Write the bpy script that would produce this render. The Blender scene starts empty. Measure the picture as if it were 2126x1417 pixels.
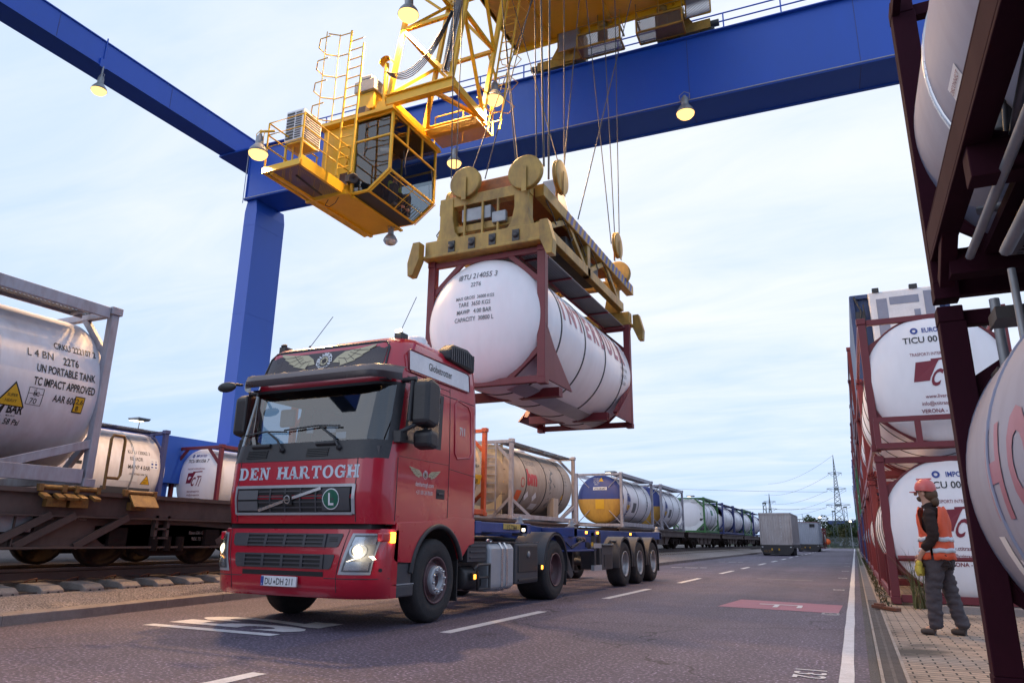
import bpy, bmesh, math, random
from mathutils import Vector, Matrix
random.seed(7)
R = math.radians
SC = bpy.context.scene
COL = SC.collection
# ------------------------------------------------------------------ camera
CAMH = 1.05
yc = Vector((712, -418, 1476)).normalized()
zc = Vector((66, (66*712 + 1476**2)/418.0, 1476)).normalized()
xc = Vector((0.90698363, 0.10203383, -0.40861938))
# rows of M are the world axes seen in camera coordinates (x right, y up, z forward)
Mw = Matrix((xc, yc, zc))
rt = Mw @ Vector((1, 0, 0)); up = Mw @ Vector((0, 1, 0)); fw = Mw @ Vector((0, 0, 1))
cam_d = bpy.data.cameras.new('camera'); cam = bpy.data.objects.new('camera', cam_d); COL.objects.link(cam)
cam.matrix_world = Matrix(((rt.x, up.x, -fw.x, 0), (rt.y, up.y, -fw.y, 0), (rt.z, up.z, -fw.z, CAMH), (0, 0, 0, 1)))
cam_d.sensor_width = 36; cam_d.lens = 36*1476/2126.0
cam_d.clip_start = 0.05; cam_d.clip_end = 3000
SC.camera = cam
# ------------------------------------------------------------------ world, sun, exposure
SUN_EL, SUN_AZ = R(16), R(215)      # azimuth from +Y clockwise
W = bpy.data.worlds.new('World'); SC.world = W; W.use_nodes = True
nt = W.node_tree; nt.nodes.clear()
def N(tree, kind, **kw):
    n = tree.nodes.new(kind)
    for k, v in kw.items():
        if k.startswith('i_'):
            n.inputs[int(k[2:])].default_value = v
        else: setattr(n, k, v)
    return n
out = N(nt, 'ShaderNodeOutputWorld'); bg = N(nt, 'ShaderNodeBackground'); nt.links.new(bg.outputs[0], out.inputs[0])
sky = N(nt, 'ShaderNodeTexSky', sky_type='NISHITA', sun_disc=False, sun_elevation=SUN_EL, sun_rotation=SUN_AZ)
bg.inputs[1].default_value = 0.1
tc = N(nt, 'ShaderNodeTexCoord'); sep = N(nt, 'ShaderNodeSeparateXYZ'); nt.links.new(tc.outputs['Generated'], sep.inputs[0])
def MA(tree, op, a, b=None, c=None, clamp=False):
    n = tree.nodes.new('ShaderNodeMath'); n.operation = op; n.use_clamp = clamp
    for i, x in enumerate((a, b, c)):
        if x is None: continue
        if isinstance(x, (int, float)): n.inputs[i].default_value = x
        else: tree.links.new(x, n.inputs[i])
    return n.outputs[0]
# cloud sheet: project the direction on a plane overhead so that streaks close up towards the horizon
zz = MA(nt, 'MAXIMUM', MA(nt, 'ADD', sep.outputs[2], 0.12), 0.05)
u_ = MA(nt, 'DIVIDE', sep.outputs[0], zz); v_ = MA(nt, 'DIVIDE', sep.outputs[1], zz)
comb = N(nt, 'ShaderNodeCombineXYZ'); nt.links.new(MA(nt, 'MULTIPLY', u_, 0.75), comb.inputs[0]); nt.links.new(MA(nt, 'MULTIPLY', v_, 2.0), comb.inputs[1])
n1 = N(nt, 'ShaderNodeTexNoise'); n1.inputs['Scale'].default_value = 1.5; n1.inputs['Detail'].default_value = 7; n1.inputs['Roughness'].default_value = .58; n1.inputs['Distortion'].default_value = .6
nt.links.new(comb.outputs[0], n1.inputs['Vector'])
# bright part of the overcast: towards +Y, a little to the right
dt = N(nt, 'ShaderNodeVectorMath', operation='DOT_PRODUCT'); dt.inputs[1].default_value = Vector((-.12, .86, .5)).normalized(); nt.links.new(tc.outputs['Generated'], dt.inputs[0])
brt = MA(nt, 'POWER', MA(nt, 'MAXIMUM', dt.outputs['Value'], 0.0), 3.0)
cl = MA(nt, 'ADD', MA(nt, 'MULTIPLY', MA(nt, 'SUBTRACT', n1.outputs[0], 0.5), 1.3), MA(nt, 'MULTIPLY', brt, 0.58))
lowz = MA(nt, 'SUBTRACT', 1.0, MA(nt, 'MULTIPLY', MA(nt, 'ABSOLUTE', sep.outputs[2]), 3.2), clamp=True)
cl = MA(nt, 'SUBTRACT', MA(nt, 'ADD', cl, 0.20), MA(nt, 'MULTIPLY', lowz, 0.55), clamp=True)
mixc = N(nt, 'ShaderNodeMix', data_type='RGBA'); nt.links.new(cl, mixc.inputs['Factor'])
mixc.inputs['A'].default_value = (5.2, 6.9, 9.9, 1); mixc.inputs['B'].default_value = (8.9, 9.2, 10.1, 1)
mixs = N(nt, 'ShaderNodeMix', data_type='RGBA'); mixs.inputs['Factor'].default_value = 0.93
nt.links.new(sky.outputs[0], mixs.inputs['A']); nt.links.new(mixc.outputs['Result'], mixs.inputs['B'])
nt.links.new(mixs.outputs['Result'], bg.inputs[0])
sd = bpy.data.lights.new('sun', 'SUN'); sd.energy = 0.5; sd.angle = R(60); sd.color = (1, .97, .95)
so = bpy.data.objects.new('sun', sd); COL.objects.link(so)
d = Vector((math.sin(SUN_AZ)*math.cos(SUN_EL), math.cos(SUN_AZ)*math.cos(SUN_EL), math.sin(SUN_EL)))
so.rotation_euler = d.to_track_quat('Z', 'Y').to_euler(); so.location = (0, -20, 40)
SC.view_settings.view_transform = 'Standard'; SC.view_settings.look = 'None'
SC.view_settings.exposure = 0.25; SC.view_settings.gamma = 1.0
SC.render.engine = 'CYCLES'
try:
    SC.cycles.use_denoising = True; SC.cycles.max_bounces = 6; SC.cycles.caustics_reflective = False; SC.cycles.caustics_refractive = False
    SC.cycles.transparent_max_bounces = 16; SC.cycles.sample_clamp_indirect = 4.0
except Exception: pass
# ------------------------------------------------------------------ materials
MATS = {}
def mat(name, rgb, rough=.5, metal=0.0, dirt=.35, dcol=None, scale=2.0, streak=1.0, bump=0.0, bscale=40.0, coat=0.0, emit=None, estr=0, speck=0.0, spec=.5):
    m = bpy.data.materials.new(name); m.use_nodes = True; t = m.node_tree
    b = t.nodes['Principled BSDF']; L = t.links.new
    b.inputs['Roughness'].default_value = rough; b.inputs['Metallic'].default_value = metal
    b.inputs['Specular IOR Level'].default_value = spec
    if coat: b.inputs['Coat Weight'].default_value = coat; b.inputs['Coat Roughness'].default_value = .06
    tc = t.nodes.new('ShaderNodeTexCoord')
    mp = N(t, 'ShaderNodeMapping'); mp.inputs['Scale'].default_value = (1, 1, 1.0/streak); L(tc.outputs['Object'], mp.inputs[0])
    n = t.nodes.new('ShaderNodeTexNoise'); n.inputs['Scale'].default_value = scale; n.inputs['Detail'].default_value = 8; n.inputs['Roughness'].default_value = .65
    L(mp.outputs[0], n.inputs['Vector'])
    n2 = t.nodes.new('ShaderNodeTexNoise'); n2.inputs['Scale'].default_value = scale*6.3; n2.inputs['Detail'].default_value = 5
    L(mp.outputs[0], n2.inputs['Vector'])
    f = MA(t, 'MULTIPLY', MA(t, 'SUBTRACT', MA(t, 'ADD', MA(t, 'MULTIPLY', n.outputs[0], .7), MA(t, 'MULTIPLY', n2.outputs[0], .3)), .42), 4.0, clamp=True)
    f = MA(t, 'MULTIPLY', f, dirt)
    mx = N(t, 'ShaderNodeMix', data_type='RGBA'); L(f, mx.inputs['Factor'])
    mx.inputs['A'].default_value = (*rgb, 1)
    if dcol is None: dcol = tuple(c*.45 + .02 for c in rgb)
    mx.inputs['B'].default_value = (*dcol, 1)
    c = mx.outputs['Result']
    if speck:
        v = t.nodes.new('ShaderNodeTexNoise'); v.inputs['Scale'].default_value = bscale; v.inputs['Detail'].default_value = 2
        L(tc.outputs['Object'], v.inputs['Vector'])
        mv = N(t, 'ShaderNodeMix', data_type='RGBA', blend_type='MULTIPLY'); mv.inputs['Factor'].default_value = 1
        g = MA(t, 'ADD', MA(t, 'MULTIPLY', MA(t, 'SUBTRACT', v.outputs[0], .5), speck*6), 1.0)
        g = MA(t, 'MAXIMUM', g, .15)
        cb = N(t, 'ShaderNodeCombineColor'); [L(g, cb.inputs[i]) for i in range(3)]
        L(c, mv.inputs['A']); L(cb.outputs[0], mv.inputs['B']); c = mv.outputs['Result']
    L(c, b.inputs['Base Color'])
    rr = MA(t, 'ADD', MA(t, 'MULTIPLY', n.outputs[0], .25), rough - .12, clamp=True); L(rr, b.inputs['Roughness'])
    if bump:
        bn = t.nodes.new('ShaderNodeBump'); bn.inputs['Strength'].default_value = bump; bn.inputs['Distance'].default_value = .02
        nb = t.nodes.new('ShaderNodeTexNoise'); nb.inputs['Scale'].default_value = bscale; nb.inputs['Detail'].default_value = 4
        L(tc.outputs['Object'], nb.inputs['Vector']); L(nb.outputs[0], bn.inputs['Height']); L(bn.outputs[0], b.inputs['Normal'])
    if emit: b.inputs['Emission Color'].default_value = (*emit, 1); b.inputs['Emission Strength'].default_value = estr
    MATS[name] = m
    return m
def glass(name, tint, alpha, rough=.02):
    m = bpy.data.materials.new(name); m.use_nodes = True; t = m.node_tree; t.nodes.clear()
    o = N(t, 'ShaderNodeOutputMaterial'); g = N(t, 'ShaderNodeBsdfGlossy'); g.inputs['Roughness'].default_value = rough
    tr = N(t, 'ShaderNodeBsdfTransparent'); tr.inputs[0].default_value = (*tint, 1)
    fr = N(t, 'ShaderNodeLayerWeight'); fr.inputs[0].default_value = .5      # Schlick on the facing term: same from both sides of a pane
    mx = N(t, 'ShaderNodeMixShader'); t.links.new(MA(t, 'ADD', MA(t, 'MULTIPLY', MA(t, 'POWER', fr.outputs['Facing'], 5.0), .9), alpha, clamp=True), mx.inputs[0])
    t.links.new(tr.outputs[0], mx.inputs[1]); t.links.new(g.outputs[0], mx.inputs[2]); t.links.new(mx.outputs[0], o.inputs[0])
    MATS[name] = m; return m
def grating(name, rgb, pitch=.05, open_=.55, diag=False, rough=.5):
    m = mat(name, rgb, rough, dirt=.3); t = m.node_tree; L = t.links.new
    tc = t.nodes.new('ShaderNodeTexCoord'); s = t.nodes.new('ShaderNodeSeparateXYZ'); L(tc.outputs['Object'], s.inputs[0])
    a, b_, c_ = s.outputs
    if diag: p, q = MA(t, 'ADD', MA(t, 'ADD', a, b_), c_), MA(t, 'SUBTRACT', MA(t, 'SUBTRACT', b_, a), c_)
    else: p, q = MA(t, 'ADD', a, MA(t, 'MULTIPLY', c_, 1.0)), MA(t, 'ADD', b_, MA(t, 'MULTIPLY', c_, 1.0))
    def hole(x):
        f = MA(t, 'FRACT', MA(t, 'DIVIDE', MA(t, 'ADD', x, 100.0), pitch)); return MA(t, 'LESS_THAN', f, open_)
    h = MA(t, 'MULTIPLY', hole(p), hole(q))
    mx = t.nodes.new('ShaderNodeMixShader'); tr = t.nodes.new('ShaderNodeBsdfTransparent')
    o = [n for n in t.nodes if n.type == 'OUTPUT_MATERIAL'][0]
    L(h, mx.inputs[0]); L(t.nodes['Principled BSDF'].outputs[0], mx.inputs[1]); L(tr.outputs[0], mx.inputs[2]); L(mx.outputs[0], o.inputs[0])
    return m
def emis(name, rgb, s):
    m = bpy.data.materials.new(name); m.use_nodes = True; t = m.node_tree; t.nodes.clear()
    o = N(t, 'ShaderNodeOutputMaterial'); e = N(t, 'ShaderNodeEmission'); e.inputs[0].default_value = (*rgb, 1); e.inputs[1].default_value = s
    t.links.new(e.outputs[0], o.inputs[0]); MATS[name] = m; return m
mat('crane_blue', (.012, .080, .47), .42, dirt=.3, dcol=(.02, .075, .33), scale=.35, streak=3)
mat('crane_yellow', (.80, .46, .02), .42, dirt=.3, dcol=(.50, .27, .03), scale=1.2, streak=2)
mat('spreader_yellow', (.44, .27, .055), .5, dirt=.85, dcol=(.13, .075, .03), scale=1.6, streak=2)
mat('spreader_orange', (.34, .11, .025), .6, dirt=.8, dcol=(.12, .05, .02), scale=2)
mat('dark_steel', (.035, .033, .036), .5, dirt=.5, dcol=(.07, .055, .05), scale=3)
mat('rope_steel', (.035, .03, .035), .6)
mat('visor_band', (.15, .115, .11), .35, dirt=.4)
mat('truck_red', (.47, .006, .026), .3, dirt=.25, dcol=(.27, .012, .022), scale=1.2, coat=.8)
mat('plastic_black', (.022, .022, .026), .5, dirt=.5, dcol=(.05, .045, .05), scale=4)
mat('plastic_grey', (.05, .05, .06), .55, dirt=.5, dcol=(.085, .075, .075), scale=3)
mat('rubber', (.020, .019, .021), .75, dirt=.7, dcol=(.05, .042, .042), scale=6, bump=.15, bscale=30)
mat('rim_dark', (.12, .055, .065), .5, dirt=.7, dcol=(.05, .035, .035), scale=5)
mat('rim_steel', (.42, .41, .42), .4, metal=.6, dirt=.6, dcol=(.12, .10, .10), scale=6)
mat('chrome', (.62, .63, .66), .25, metal=.85, dirt=.3)
mat('silver_paint', (.42, .43, .46), .4, metal=.3, dirt=.3)
mat('white_paint', (.78, .77, .80), .45, dirt=.3, scale=3)
mat('sign_dark', (.045, .030, .034), .25, dirt=.3)
mat('letter_silver', (.58, .63, .72), .4, dirt=.1)
mat('letter_black', (.012, .012, .015), .5, dirt=.1)
mat('letter_wine', (.20, .012, .03), .5, dirt=.1)
mat('letter_blue', (.03, .06, .28), .5, dirt=.1)
mat('letter_white', (.75, .75, .78), .5, dirt=.1)
mat('letter_grey', (.13, .13, .14), .5, dirt=.2)
mat('letter_green', (.01, .16, .08), .5, dirt=.1)
mat('letter_red', (.45, .04, .04), .5, dirt=.1)
mat('letter_faint', (.33, .12, .17), .5, dirt=.3)
mat('wing_beige', (.50, .44, .29), .5, dirt=.2)
mat('sign_green', (.01, .11, .07), .4, dirt=.1)
mat('sign_yellow', (.75, .42, .02), .5, dirt=.2)
mat('sign_orange', (.75, .12, .02), .5, dirt=.2)
mat('plate_yellow', (.55, .38, .10), .5, dirt=.4)
mat('frame_red', (.165, .018, .027), .5, dirt=.45, dcol=(.10, .02, .022), scale=2.2, streak=2)
mat('frame_orange', (.48, .09, .03), .55, dirt=.6, dcol=(.20, .05, .03), scale=3, streak=2)
mat('frame_grey', (.38, .38, .44), .5, dirt=.7, dcol=(.20, .14, .13), scale=2.6, streak=3)
mat('frame_blue', (.035, .045, .17), .5, dirt=.4, scale=2.5)
mat('frame_green', (.045, .16, .045), .5, dirt=.4, scale=2.5)
mat('tank_white', (.86, .83, .86), .34, dirt=.35, dcol=(.62, .56, .58), scale=.9, streak=3)
mat('tank_dirty', (.74, .72, .76), .62, dirt=.6, dcol=(.44, .36, .34), scale=1.1, streak=4)
mat('tank_beige', (.42, .36, .31), .5, dirt=.7, dcol=(.22, .17, .14), scale=1.2, streak=3)
mat('tank_cream', (.62, .50, .32), .45, dirt=.5, dcol=(.30, .22, .14), scale=1.5, streak=3)
mat('tank_blue', (.035, .06, .25), .45, dirt=.5, dcol=(.06, .06, .15), scale=2, streak=3)
mat('tank_yellow', (.58, .33, .06), .5, dirt=.7, dcol=(.33, .17, .05), scale=2, streak=3)
mat('tank_steel', (.28, .30, .41), .6, dirt=.6, dcol=(.19, .19, .26), scale=1.0, streak=5, spec=.3)
mat('band_steel', (.55, .55, .58), .3, metal=.7, dirt=.3)
mat('seam_dark', (.05, .045, .05), .6, dirt=.2)
mat('frame_wine_shaded', (.032, .006, .014), .85, dirt=.45, dcol=(.018, .006, .009), scale=2.2, streak=2, spec=.12)  # near stack's red frame paint, darkened to carry the shade it stands in
mat('girder_brown', (.12, .082, .068), .65, dirt=.8, dcol=(.07, .045, .035), scale=1.3, streak=1.5, bump=.1)
mat('wagon_brown', (.105, .070, .060), .65, dirt=.8, dcol=(.05, .032, .027), scale=1.3, streak=1.5, bump=.1)
mat('wagon_dark', (.020, .014, .013), .9, dirt=.6, dcol=(.035, .02, .016), scale=2.5, bump=.1, spec=.1)
mat('hinge_yellow', (.27, .14, .03), .6, dirt=.9, dcol=(.11, .05, .025), scale=8)
mat('rust', (.16, .055, .03), .75, dirt=.8, dcol=(.07, .03, .02), scale=6, bump=.2)
mat('rail_steel', (.07, .05, .045), .5, dirt=.6, dcol=(.05, .03, .025), scale=4)
mat('rail_top', (.55, .55, .6), .18, metal=1.0, dirt=.2)
mat('concrete', (.33, .28, .25), .8, dirt=.7, dcol=(.18, .14, .12), scale=5, bump=.25, bscale=60, speck=.08)
mat('kerb_stone', (.28, .235, .22), .8, dirt=.6, dcol=(.16, .12, .11), scale=3, bump=.2, bscale=80, speck=.06)
mat('ballast_dark', (.075, .055, .048), .9, dirt=.6, dcol=(.035, .025, .022), scale=1.2, bump=1.0, bscale=22, speck=.7)
mat('gravel', (.30, .25, .235), .9, dirt=.5, dcol=(.17, .14, .12), scale=.9, bump=.8, bscale=48, speck=.5)
mat('asphalt', (.088, .070, .102), .72, dirt=.6, dcol=(.062, .050, .072), scale=.45, bump=.6, bscale=34)
def asphalt_detail(m, amp=1.0):
    t = m.node_tree; L = t.links.new; b = t.nodes['Principled BSDF']; src = b.inputs['Base Color'].links[0].from_socket
    tc = N(t, 'ShaderNodeTexCoord')
    st = N(t, 'ShaderNodeTexNoise'); st.inputs['Scale'].default_value = 34; st.inputs['Detail'].default_value = 1.5; L(tc.outputs['Object'], st.inputs['Vector'])
    stones = MA(t, 'MULTIPLY', MA(t, 'SUBTRACT', st.outputs[0], .575), 14.0, clamp=True)
    hol = MA(t, 'MULTIPLY', MA(t, 'SUBTRACT', .42, st.outputs[0]), 9.0, clamp=True)
    mp = N(t, 'ShaderNodeMapping'); mp.inputs['Scale'].default_value = (1.4, .045, 1); L(tc.outputs['Object'], mp.inputs[0])
    tr = N(t, 'ShaderNodeTexNoise'); tr.inputs['Scale'].default_value = 1.0; tr.inputs['Detail'].default_value = 4; L(mp.outputs[0], tr.inputs['Vector'])
    pa = N(t, 'ShaderNodeTexNoise'); pa.inputs['Scale'].default_value = .22; pa.inputs['Detail'].default_value = 7; pa.inputs['Roughness'].default_value = .62; L(tc.outputs['Object'], pa.inputs['Vector'])
    oil = N(t, 'ShaderNodeTexNoise'); oil.inputs['Scale'].default_value = 1.1; oil.inputs['Detail'].default_value = 3; L(tc.outputs['Object'], oil.inputs['Vector'])
    k = MA(t, 'ADD', MA(t, 'MULTIPLY', MA(t, 'SUBTRACT', tr.outputs[0], .5), .9*amp), 1.0)
    k = MA(t, 'MULTIPLY', k, MA(t, 'ADD', MA(t, 'MULTIPLY', MA(t, 'SUBTRACT', pa.outputs[0], .5), 1.1*amp), 1.0))
    k = MA(t, 'MULTIPLY', k, MA(t, 'SUBTRACT', 1.0, MA(t, 'MULTIPLY', MA(t, 'MULTIPLY', MA(t, 'SUBTRACT', oil.outputs[0], .66), 9.0, clamp=True), .45)))
    k = MA(t, 'MULTIPLY', k, MA(t, 'ADD', MA(t, 'SUBTRACT', MA(t, 'MULTIPLY', stones, 2.1), MA(t, 'MULTIPLY', hol, .5)), 1.0))
    # a wandering crack
    cv = N(t, 'ShaderNodeTexVoronoi', feature='DISTANCE_TO_EDGE'); cv.inputs['Scale'].default_value = .16
    wn = N(t, 'ShaderNodeTexNoise'); wn.inputs['Scale'].default_value = 1.5; L(tc.outputs['Object'], wn.inputs['Vector'])
    va = N(t, 'ShaderNodeVectorMath', operation='ADD'); vs_ = N(t, 'ShaderNodeVectorMath', operation='SCALE'); vs_.inputs['Scale'].default_value = .9; L(wn.outputs['Color'], vs_.inputs[0]); L(tc.outputs['Object'], va.inputs[0]); L(vs_.outputs[0], va.inputs[1]); L(va.outputs[0], cv.inputs['Vector'])
    crack = MA(t, 'LESS_THAN', cv.outputs['Distance'], .0022)
    k = MA(t, 'MULTIPLY', k, MA(t, 'SUBTRACT', 1.0, MA(t, 'MULTIPLY', crack, .6)))
    cb = N(t, 'ShaderNodeCombineColor'); [L(MA(t, 'MAXIMUM', k, .1), cb.inputs[i]) for i in range(3)]
    mv = N(t, 'ShaderNodeMix', data_type='RGBA', blend_type='MULTIPLY'); mv.inputs['Factor'].default_value = 1; L(src, mv.inputs['A']); L(cb.outputs[0], mv.inputs['B']); L(mv.outputs['Result'], b.inputs['Base Color'])
asphalt_detail(MATS['asphalt'])
mat('asphalt_old', (.085, .075, .075), .75, dirt=.7, dcol=(.055, .047, .047), scale=1.2, bump=.9, bscale=80, speck=.3)
mat('road_paint', (.66, .64, .66), .6, dirt=.55, dcol=(.42, .38, .37), scale=5, bump=.3, bscale=90, speck=.1)
mat('road_paint_worn', (.19, .17, .20), .7, dirt=.9, dcol=(.09, .08, .09), scale=6, bump=.3, bscale=60)
mat('road_pink', (.37, .14, .19), .7, dirt=.6, dcol=(.34, .17, .20), scale=3, bump=.3, bscale=90, speck=.12)
mat('iron_grate', (.11, .085, .075), .55, dirt=.6, dcol=(.06, .045, .04), scale=4)
mat('trailer_blue', (.025, .06, .24), .45, dirt=.6, dcol=(.03, .04, .10), scale=2)
mat('container_beige', (.52, .47, .46), .6, dirt=.6, dcol=(.30, .22, .19), scale=1.5, streak=3)
mat('container_grey', (.40, .42, .48), .6, dirt=.4, scale=1.5, streak=3)
mat('reefer_blue', (.03, .055, .16), .5, dirt=.4)
mat('tin_grey', (.30, .31, .33), .5, metal=.4, dirt=.5)
mat('skin', (.50, .27, .19), .55, dirt=.1)
mat('hair_brown', (.10, .05, .025), .7, dirt=.4, scale=30)
mat('jacket', (.032, .020, .019), .9, dirt=.5, dcol=(.05, .034, .03), scale=6, bump=.4, bscale=14, spec=.15)
mat('trousers', (.058, .046, .054), .9, dirt=.5, dcol=(.11, .09, .095), scale=6, bump=.4, bscale=14)
mat('boots', (.06, .04, .035), .7, dirt=.5)
mat('hivis_orange', (.70, .095, .035), .7, dirt=.2, dcol=(.55, .08, .03), scale=7, bump=.3, bscale=14)
mat('hivis_yellow', (.60, .72, .06), .7, dirt=.2)
mat('reflective', (.55, .57, .62), .4, dirt=.2)
mat('helmet', (.62, .12, .11), .35, dirt=.2)
mat('glove_yellow', (.55, .42, .05), .8, dirt=.5, dcol=(.1, .09, .05), scale=14)
mat('leaf_green', (.055, .085, .025), .7, dirt=.6, dcol=(.025, .045, .012), scale=8)
mat('leaf_olive', (.10, .095, .03), .7, dirt=.6, dcol=(.05, .05, .015), scale=8)
mat('leaf_red', (.07, .03, .025), .7, dirt=.5)
mat('bark', (.07, .055, .045), .85, dirt=.5)
mat('grass', (.085, .09, .04), .85, dirt=.6, dcol=(.05, .05, .025), scale=4)
mat('mast_green', (.05, .07, .065), .6, dirt=.4)
mat('pylon_steel', (.16, .18, .20), .6, dirt=.2)
mat('wire', (.10, .11, .13), .6, dirt=.1)
mat('building_wall', (.10, .11, .15), .7, dirt=.3)
mat('glass_lens', (.5, .5, .52), .1, metal=.3)
glass('windscreen', (.42, .50, .56), .115)
glass('cab_glass', (.42, .47, .50), .09)
glass('lens_clear', (.9, .9, .9), .05)
grating('grating_grey', (.12, .11, .12), .06, .5)
grating('grating_yellow', (.50, .30, .05), .05, .45, True)
grating('grating_blue', (.25, .27, .36), .07, .45, True)
grating('grating_dark', (.16, .12, .12), .06, .62, True)
grating('fence_mesh', (.12, .14, .13), .25, .82)
LAMP_RGB = (1.0, .60, .27)
emis('lamp_glow', (1.0, .56, .17), 2.3)
emis('headlight_glow', (1.0, .86, .60), 2.6)
emis('amber_glow', (1.0, .32, .03), 7)
emis('lamp_small', (1.0, .85, .62), 5)
emis('marker_white', (1.0, .86, .62), 6)
M = MATS
# ------------------------------------------------------------------ mesh helper
V = Vector
class MB:
    def __init__(s): s.v = []; s.f = []; s.s = []; s.m = []; s.cur = 0
    def add(s, vs, fs, smooth=False):
        o = len(s.v); s.v += [tuple(x) for x in vs]
        for f in fs: s.f.append([i + o for i in f]); s.s.append(smooth); s.m.append(s.cur)
    def obox(s, c, a, b, d):
        c, a, b, d = V(c), V(a), V(b), V(d)
        vs = [c + a*i + b*j + d*k for i in (-1, 1) for j in (-1, 1) for k in (-1, 1)]
        s.add(vs, [(0, 1, 3, 2), (4, 6, 7, 5), (0, 4, 5, 1), (2, 3, 7, 6), (0, 2, 6, 4), (1, 5, 7, 3)])
        return s
    def box(s, x0, x1, y0, y1, z0, z1):
        return s.obox(((x0+x1)/2, (y0+y1)/2, (z0+z1)/2), ((x1-x0)/2, 0, 0), (0, (y1-y0)/2, 0), (0, 0, (z1-z0)/2))
    def beam(s, p, q, w, h=None, upv=(0, 0, 1)):
        p, q = V(p), V(q); h = h or w; d = q - p; L = d.length
        if L < 1e-6: return s
        d /= L; u = V(upv)
        if abs(d.dot(u)) > .98: u = V((0, 1, 0))
        a = d.cross(u).normalized(); b = a.cross(d).normalized()
        return s.obox((p+q)/2, a*(w/2), d*(L/2), b*(h/2))
    def tube(s, pts, r, n=8, caps=True, closed=False):
        pts = [V(p) for p in pts]; k = len(pts); rings = []
        rs = r if isinstance(r, (list, tuple)) else [r]*k
        pu = None
        for i, p in enumerate(pts):
            if closed: t = (pts[(i+1) % k] - pts[i-1]).normalized()
            else: t = (pts[min(i+1, k-1)] - pts[max(i-1, 0)]).normalized()
            if pu is None:
                pu = t.cross(V((0, 0, 1)) if abs(t.z) < .9 else V((1, 0, 0))).normalized()
            else:
                pu = (pu - t*pu.dot(t)).normalized()
            w = t.cross(pu)
            rings.append([p + (pu*math.cos(2*math.pi*j/n) + w*math.sin(2*math.pi*j/n))*rs[i] for j in range(n)])
        vs = [x for g in rings for x in g]; fs = []
        for i in range(k if closed else k-1):
            i2 = (i+1) % k
            for j in range(n): fs.append((i*n+j, i*n+(j+1) % n, i2*n+(j+1) % n, i2*n+j))
        s.add(vs, fs, True)
        if caps and not closed: s.add(rings[0], [tuple(range(n))][::-1]); s.add(rings[-1], [tuple(range(n))])
        return s
    def lathe(s, prof, o, ax, n=32, a0=0, a1=2*math.pi, smooth=True):
        o, ax = V(o), V(ax).normalized(); u = ax.cross(V((0, 0, 1)) if abs(ax.z) < .9 else V((1, 0, 0))).normalized(); w = ax.cross(u)
        full = abs(a1 - a0 - 2*math.pi) < 1e-6; m = n if full else n+1
        vs = []
        for (r, t) in prof:
            for j in range(m):
                a = a0 + (a1-a0)*j/n
                vs.append(o + ax*t + (u*math.cos(a) + w*math.sin(a))*max(r, 1e-4))
        for i in range(len(prof)-1):
            fs = []
            for j in range(n):
                j2 = (j+1) % m
                fs.append((i*m+j, i*m+j2, (i+1)*m+j2, (i+1)*m+j))
            s.f += [[x + len(s.v) for x in f] for f in fs]
            dr = abs(prof[i+1][0]-prof[i][0]); s.s += [smooth]*n; s.m += [s.cur]*n
        s.v += [tuple(x) for x in vs]
        return s
    def prism(s, poly, axis, a, b):
        def P(p, t):
            return {'x': (t, p[0], p[1]), 'y': (p[0], t, p[1]), 'z': (p[0], p[1], t)}[axis]
        n = len(poly); vs = [P(p, a) for p in poly] + [P(p, b) for p in poly]
        fs = [tuple(range(n))[::-1], tuple(range(n, 2*n))] + [(i, (i+1) % n, n+(i+1) % n, n+i) for i in range(n)]
        s.add(vs, fs); return s
    def flat(s, poly, fn):
        s.add([fn(*p) for p in poly], [tuple(range(len(poly)))]); return s
    def patch(s, fn, us, vs, smooth=True):
        m = len(vs); s.add([fn(u, v) for u in us for v in vs], [(i*m+j, (i+1)*m+j, (i+1)*m+j+1, i*m+j+1) for i in range(len(us)-1) for j in range(m-1)], smooth); return s
    def ring(s, fn, r0, r1, n=28, sx=1, sy=1):
        vs = []
        for i in range(n):
            a = 2*math.pi*i/n; vs += [fn(math.cos(a)*r0*sx, math.sin(a)*r0*sy), fn(math.cos(a)*r1*sx, math.sin(a)*r1*sy)]
        s.add(vs, [(2*i, 2*i+1, (2*i+3) % (2*n), (2*i+2) % (2*n)) for i in range(n)]); return s
    def text(s, body, fn, size, at=(0, 0), align='C', sx=1.0, bold=0, shear=0, rot=0, cut=0):
        vs, fs = text2d(body, bold, cut/size if cut else 0)
        w = max((v[0] for v in vs), default=0); x0 = min((v[0] for v in vs), default=0)
        off = {'L': -x0, 'C': -(w+x0)/2, 'R': -w}[align]; c, si = math.cos(rot), math.sin(rot)
        o = []
        for (x, y) in vs:
            x = ((x+off)*sx + shear*y)*size; y = y*size
            o.append(fn(at[0]+x*c-y*si, at[1]+x*si+y*c))
        s.add(o, fs); return s
    def build(s, name, mats, parent=None, bevel=0, loc=None, recalc=True):
        me = bpy.data.meshes.new(name); me.from_pydata(s.v, [], s.f)
        if not isinstance(mats, (list, tuple)): mats = [mats]
        for m in mats: me.materials.append(M[m] if isinstance(m, str) else m)
        me.polygons.foreach_set('use_smooth', s.s); me.polygons.foreach_set('material_index', s.m)
        if recalc:
            bm = bmesh.new(); bm.from_mesh(me); bmesh.ops.recalc_face_normals(bm, faces=bm.faces); bm.to_mesh(me); bm.free()
        me.update()
        o = bpy.data.objects.new(name, me); COL.objects.link(o)
        if parent: o.parent = parent
        if loc: o.location = loc
        if bevel:
            b = o.modifiers.new('bevel', 'BEVEL'); b.width = bevel; b.segments = 2; b.limit_method = 'ANGLE'; b.angle_limit = R(40); b.use_clamp_overlap = True
        return o
_T = {}
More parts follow.
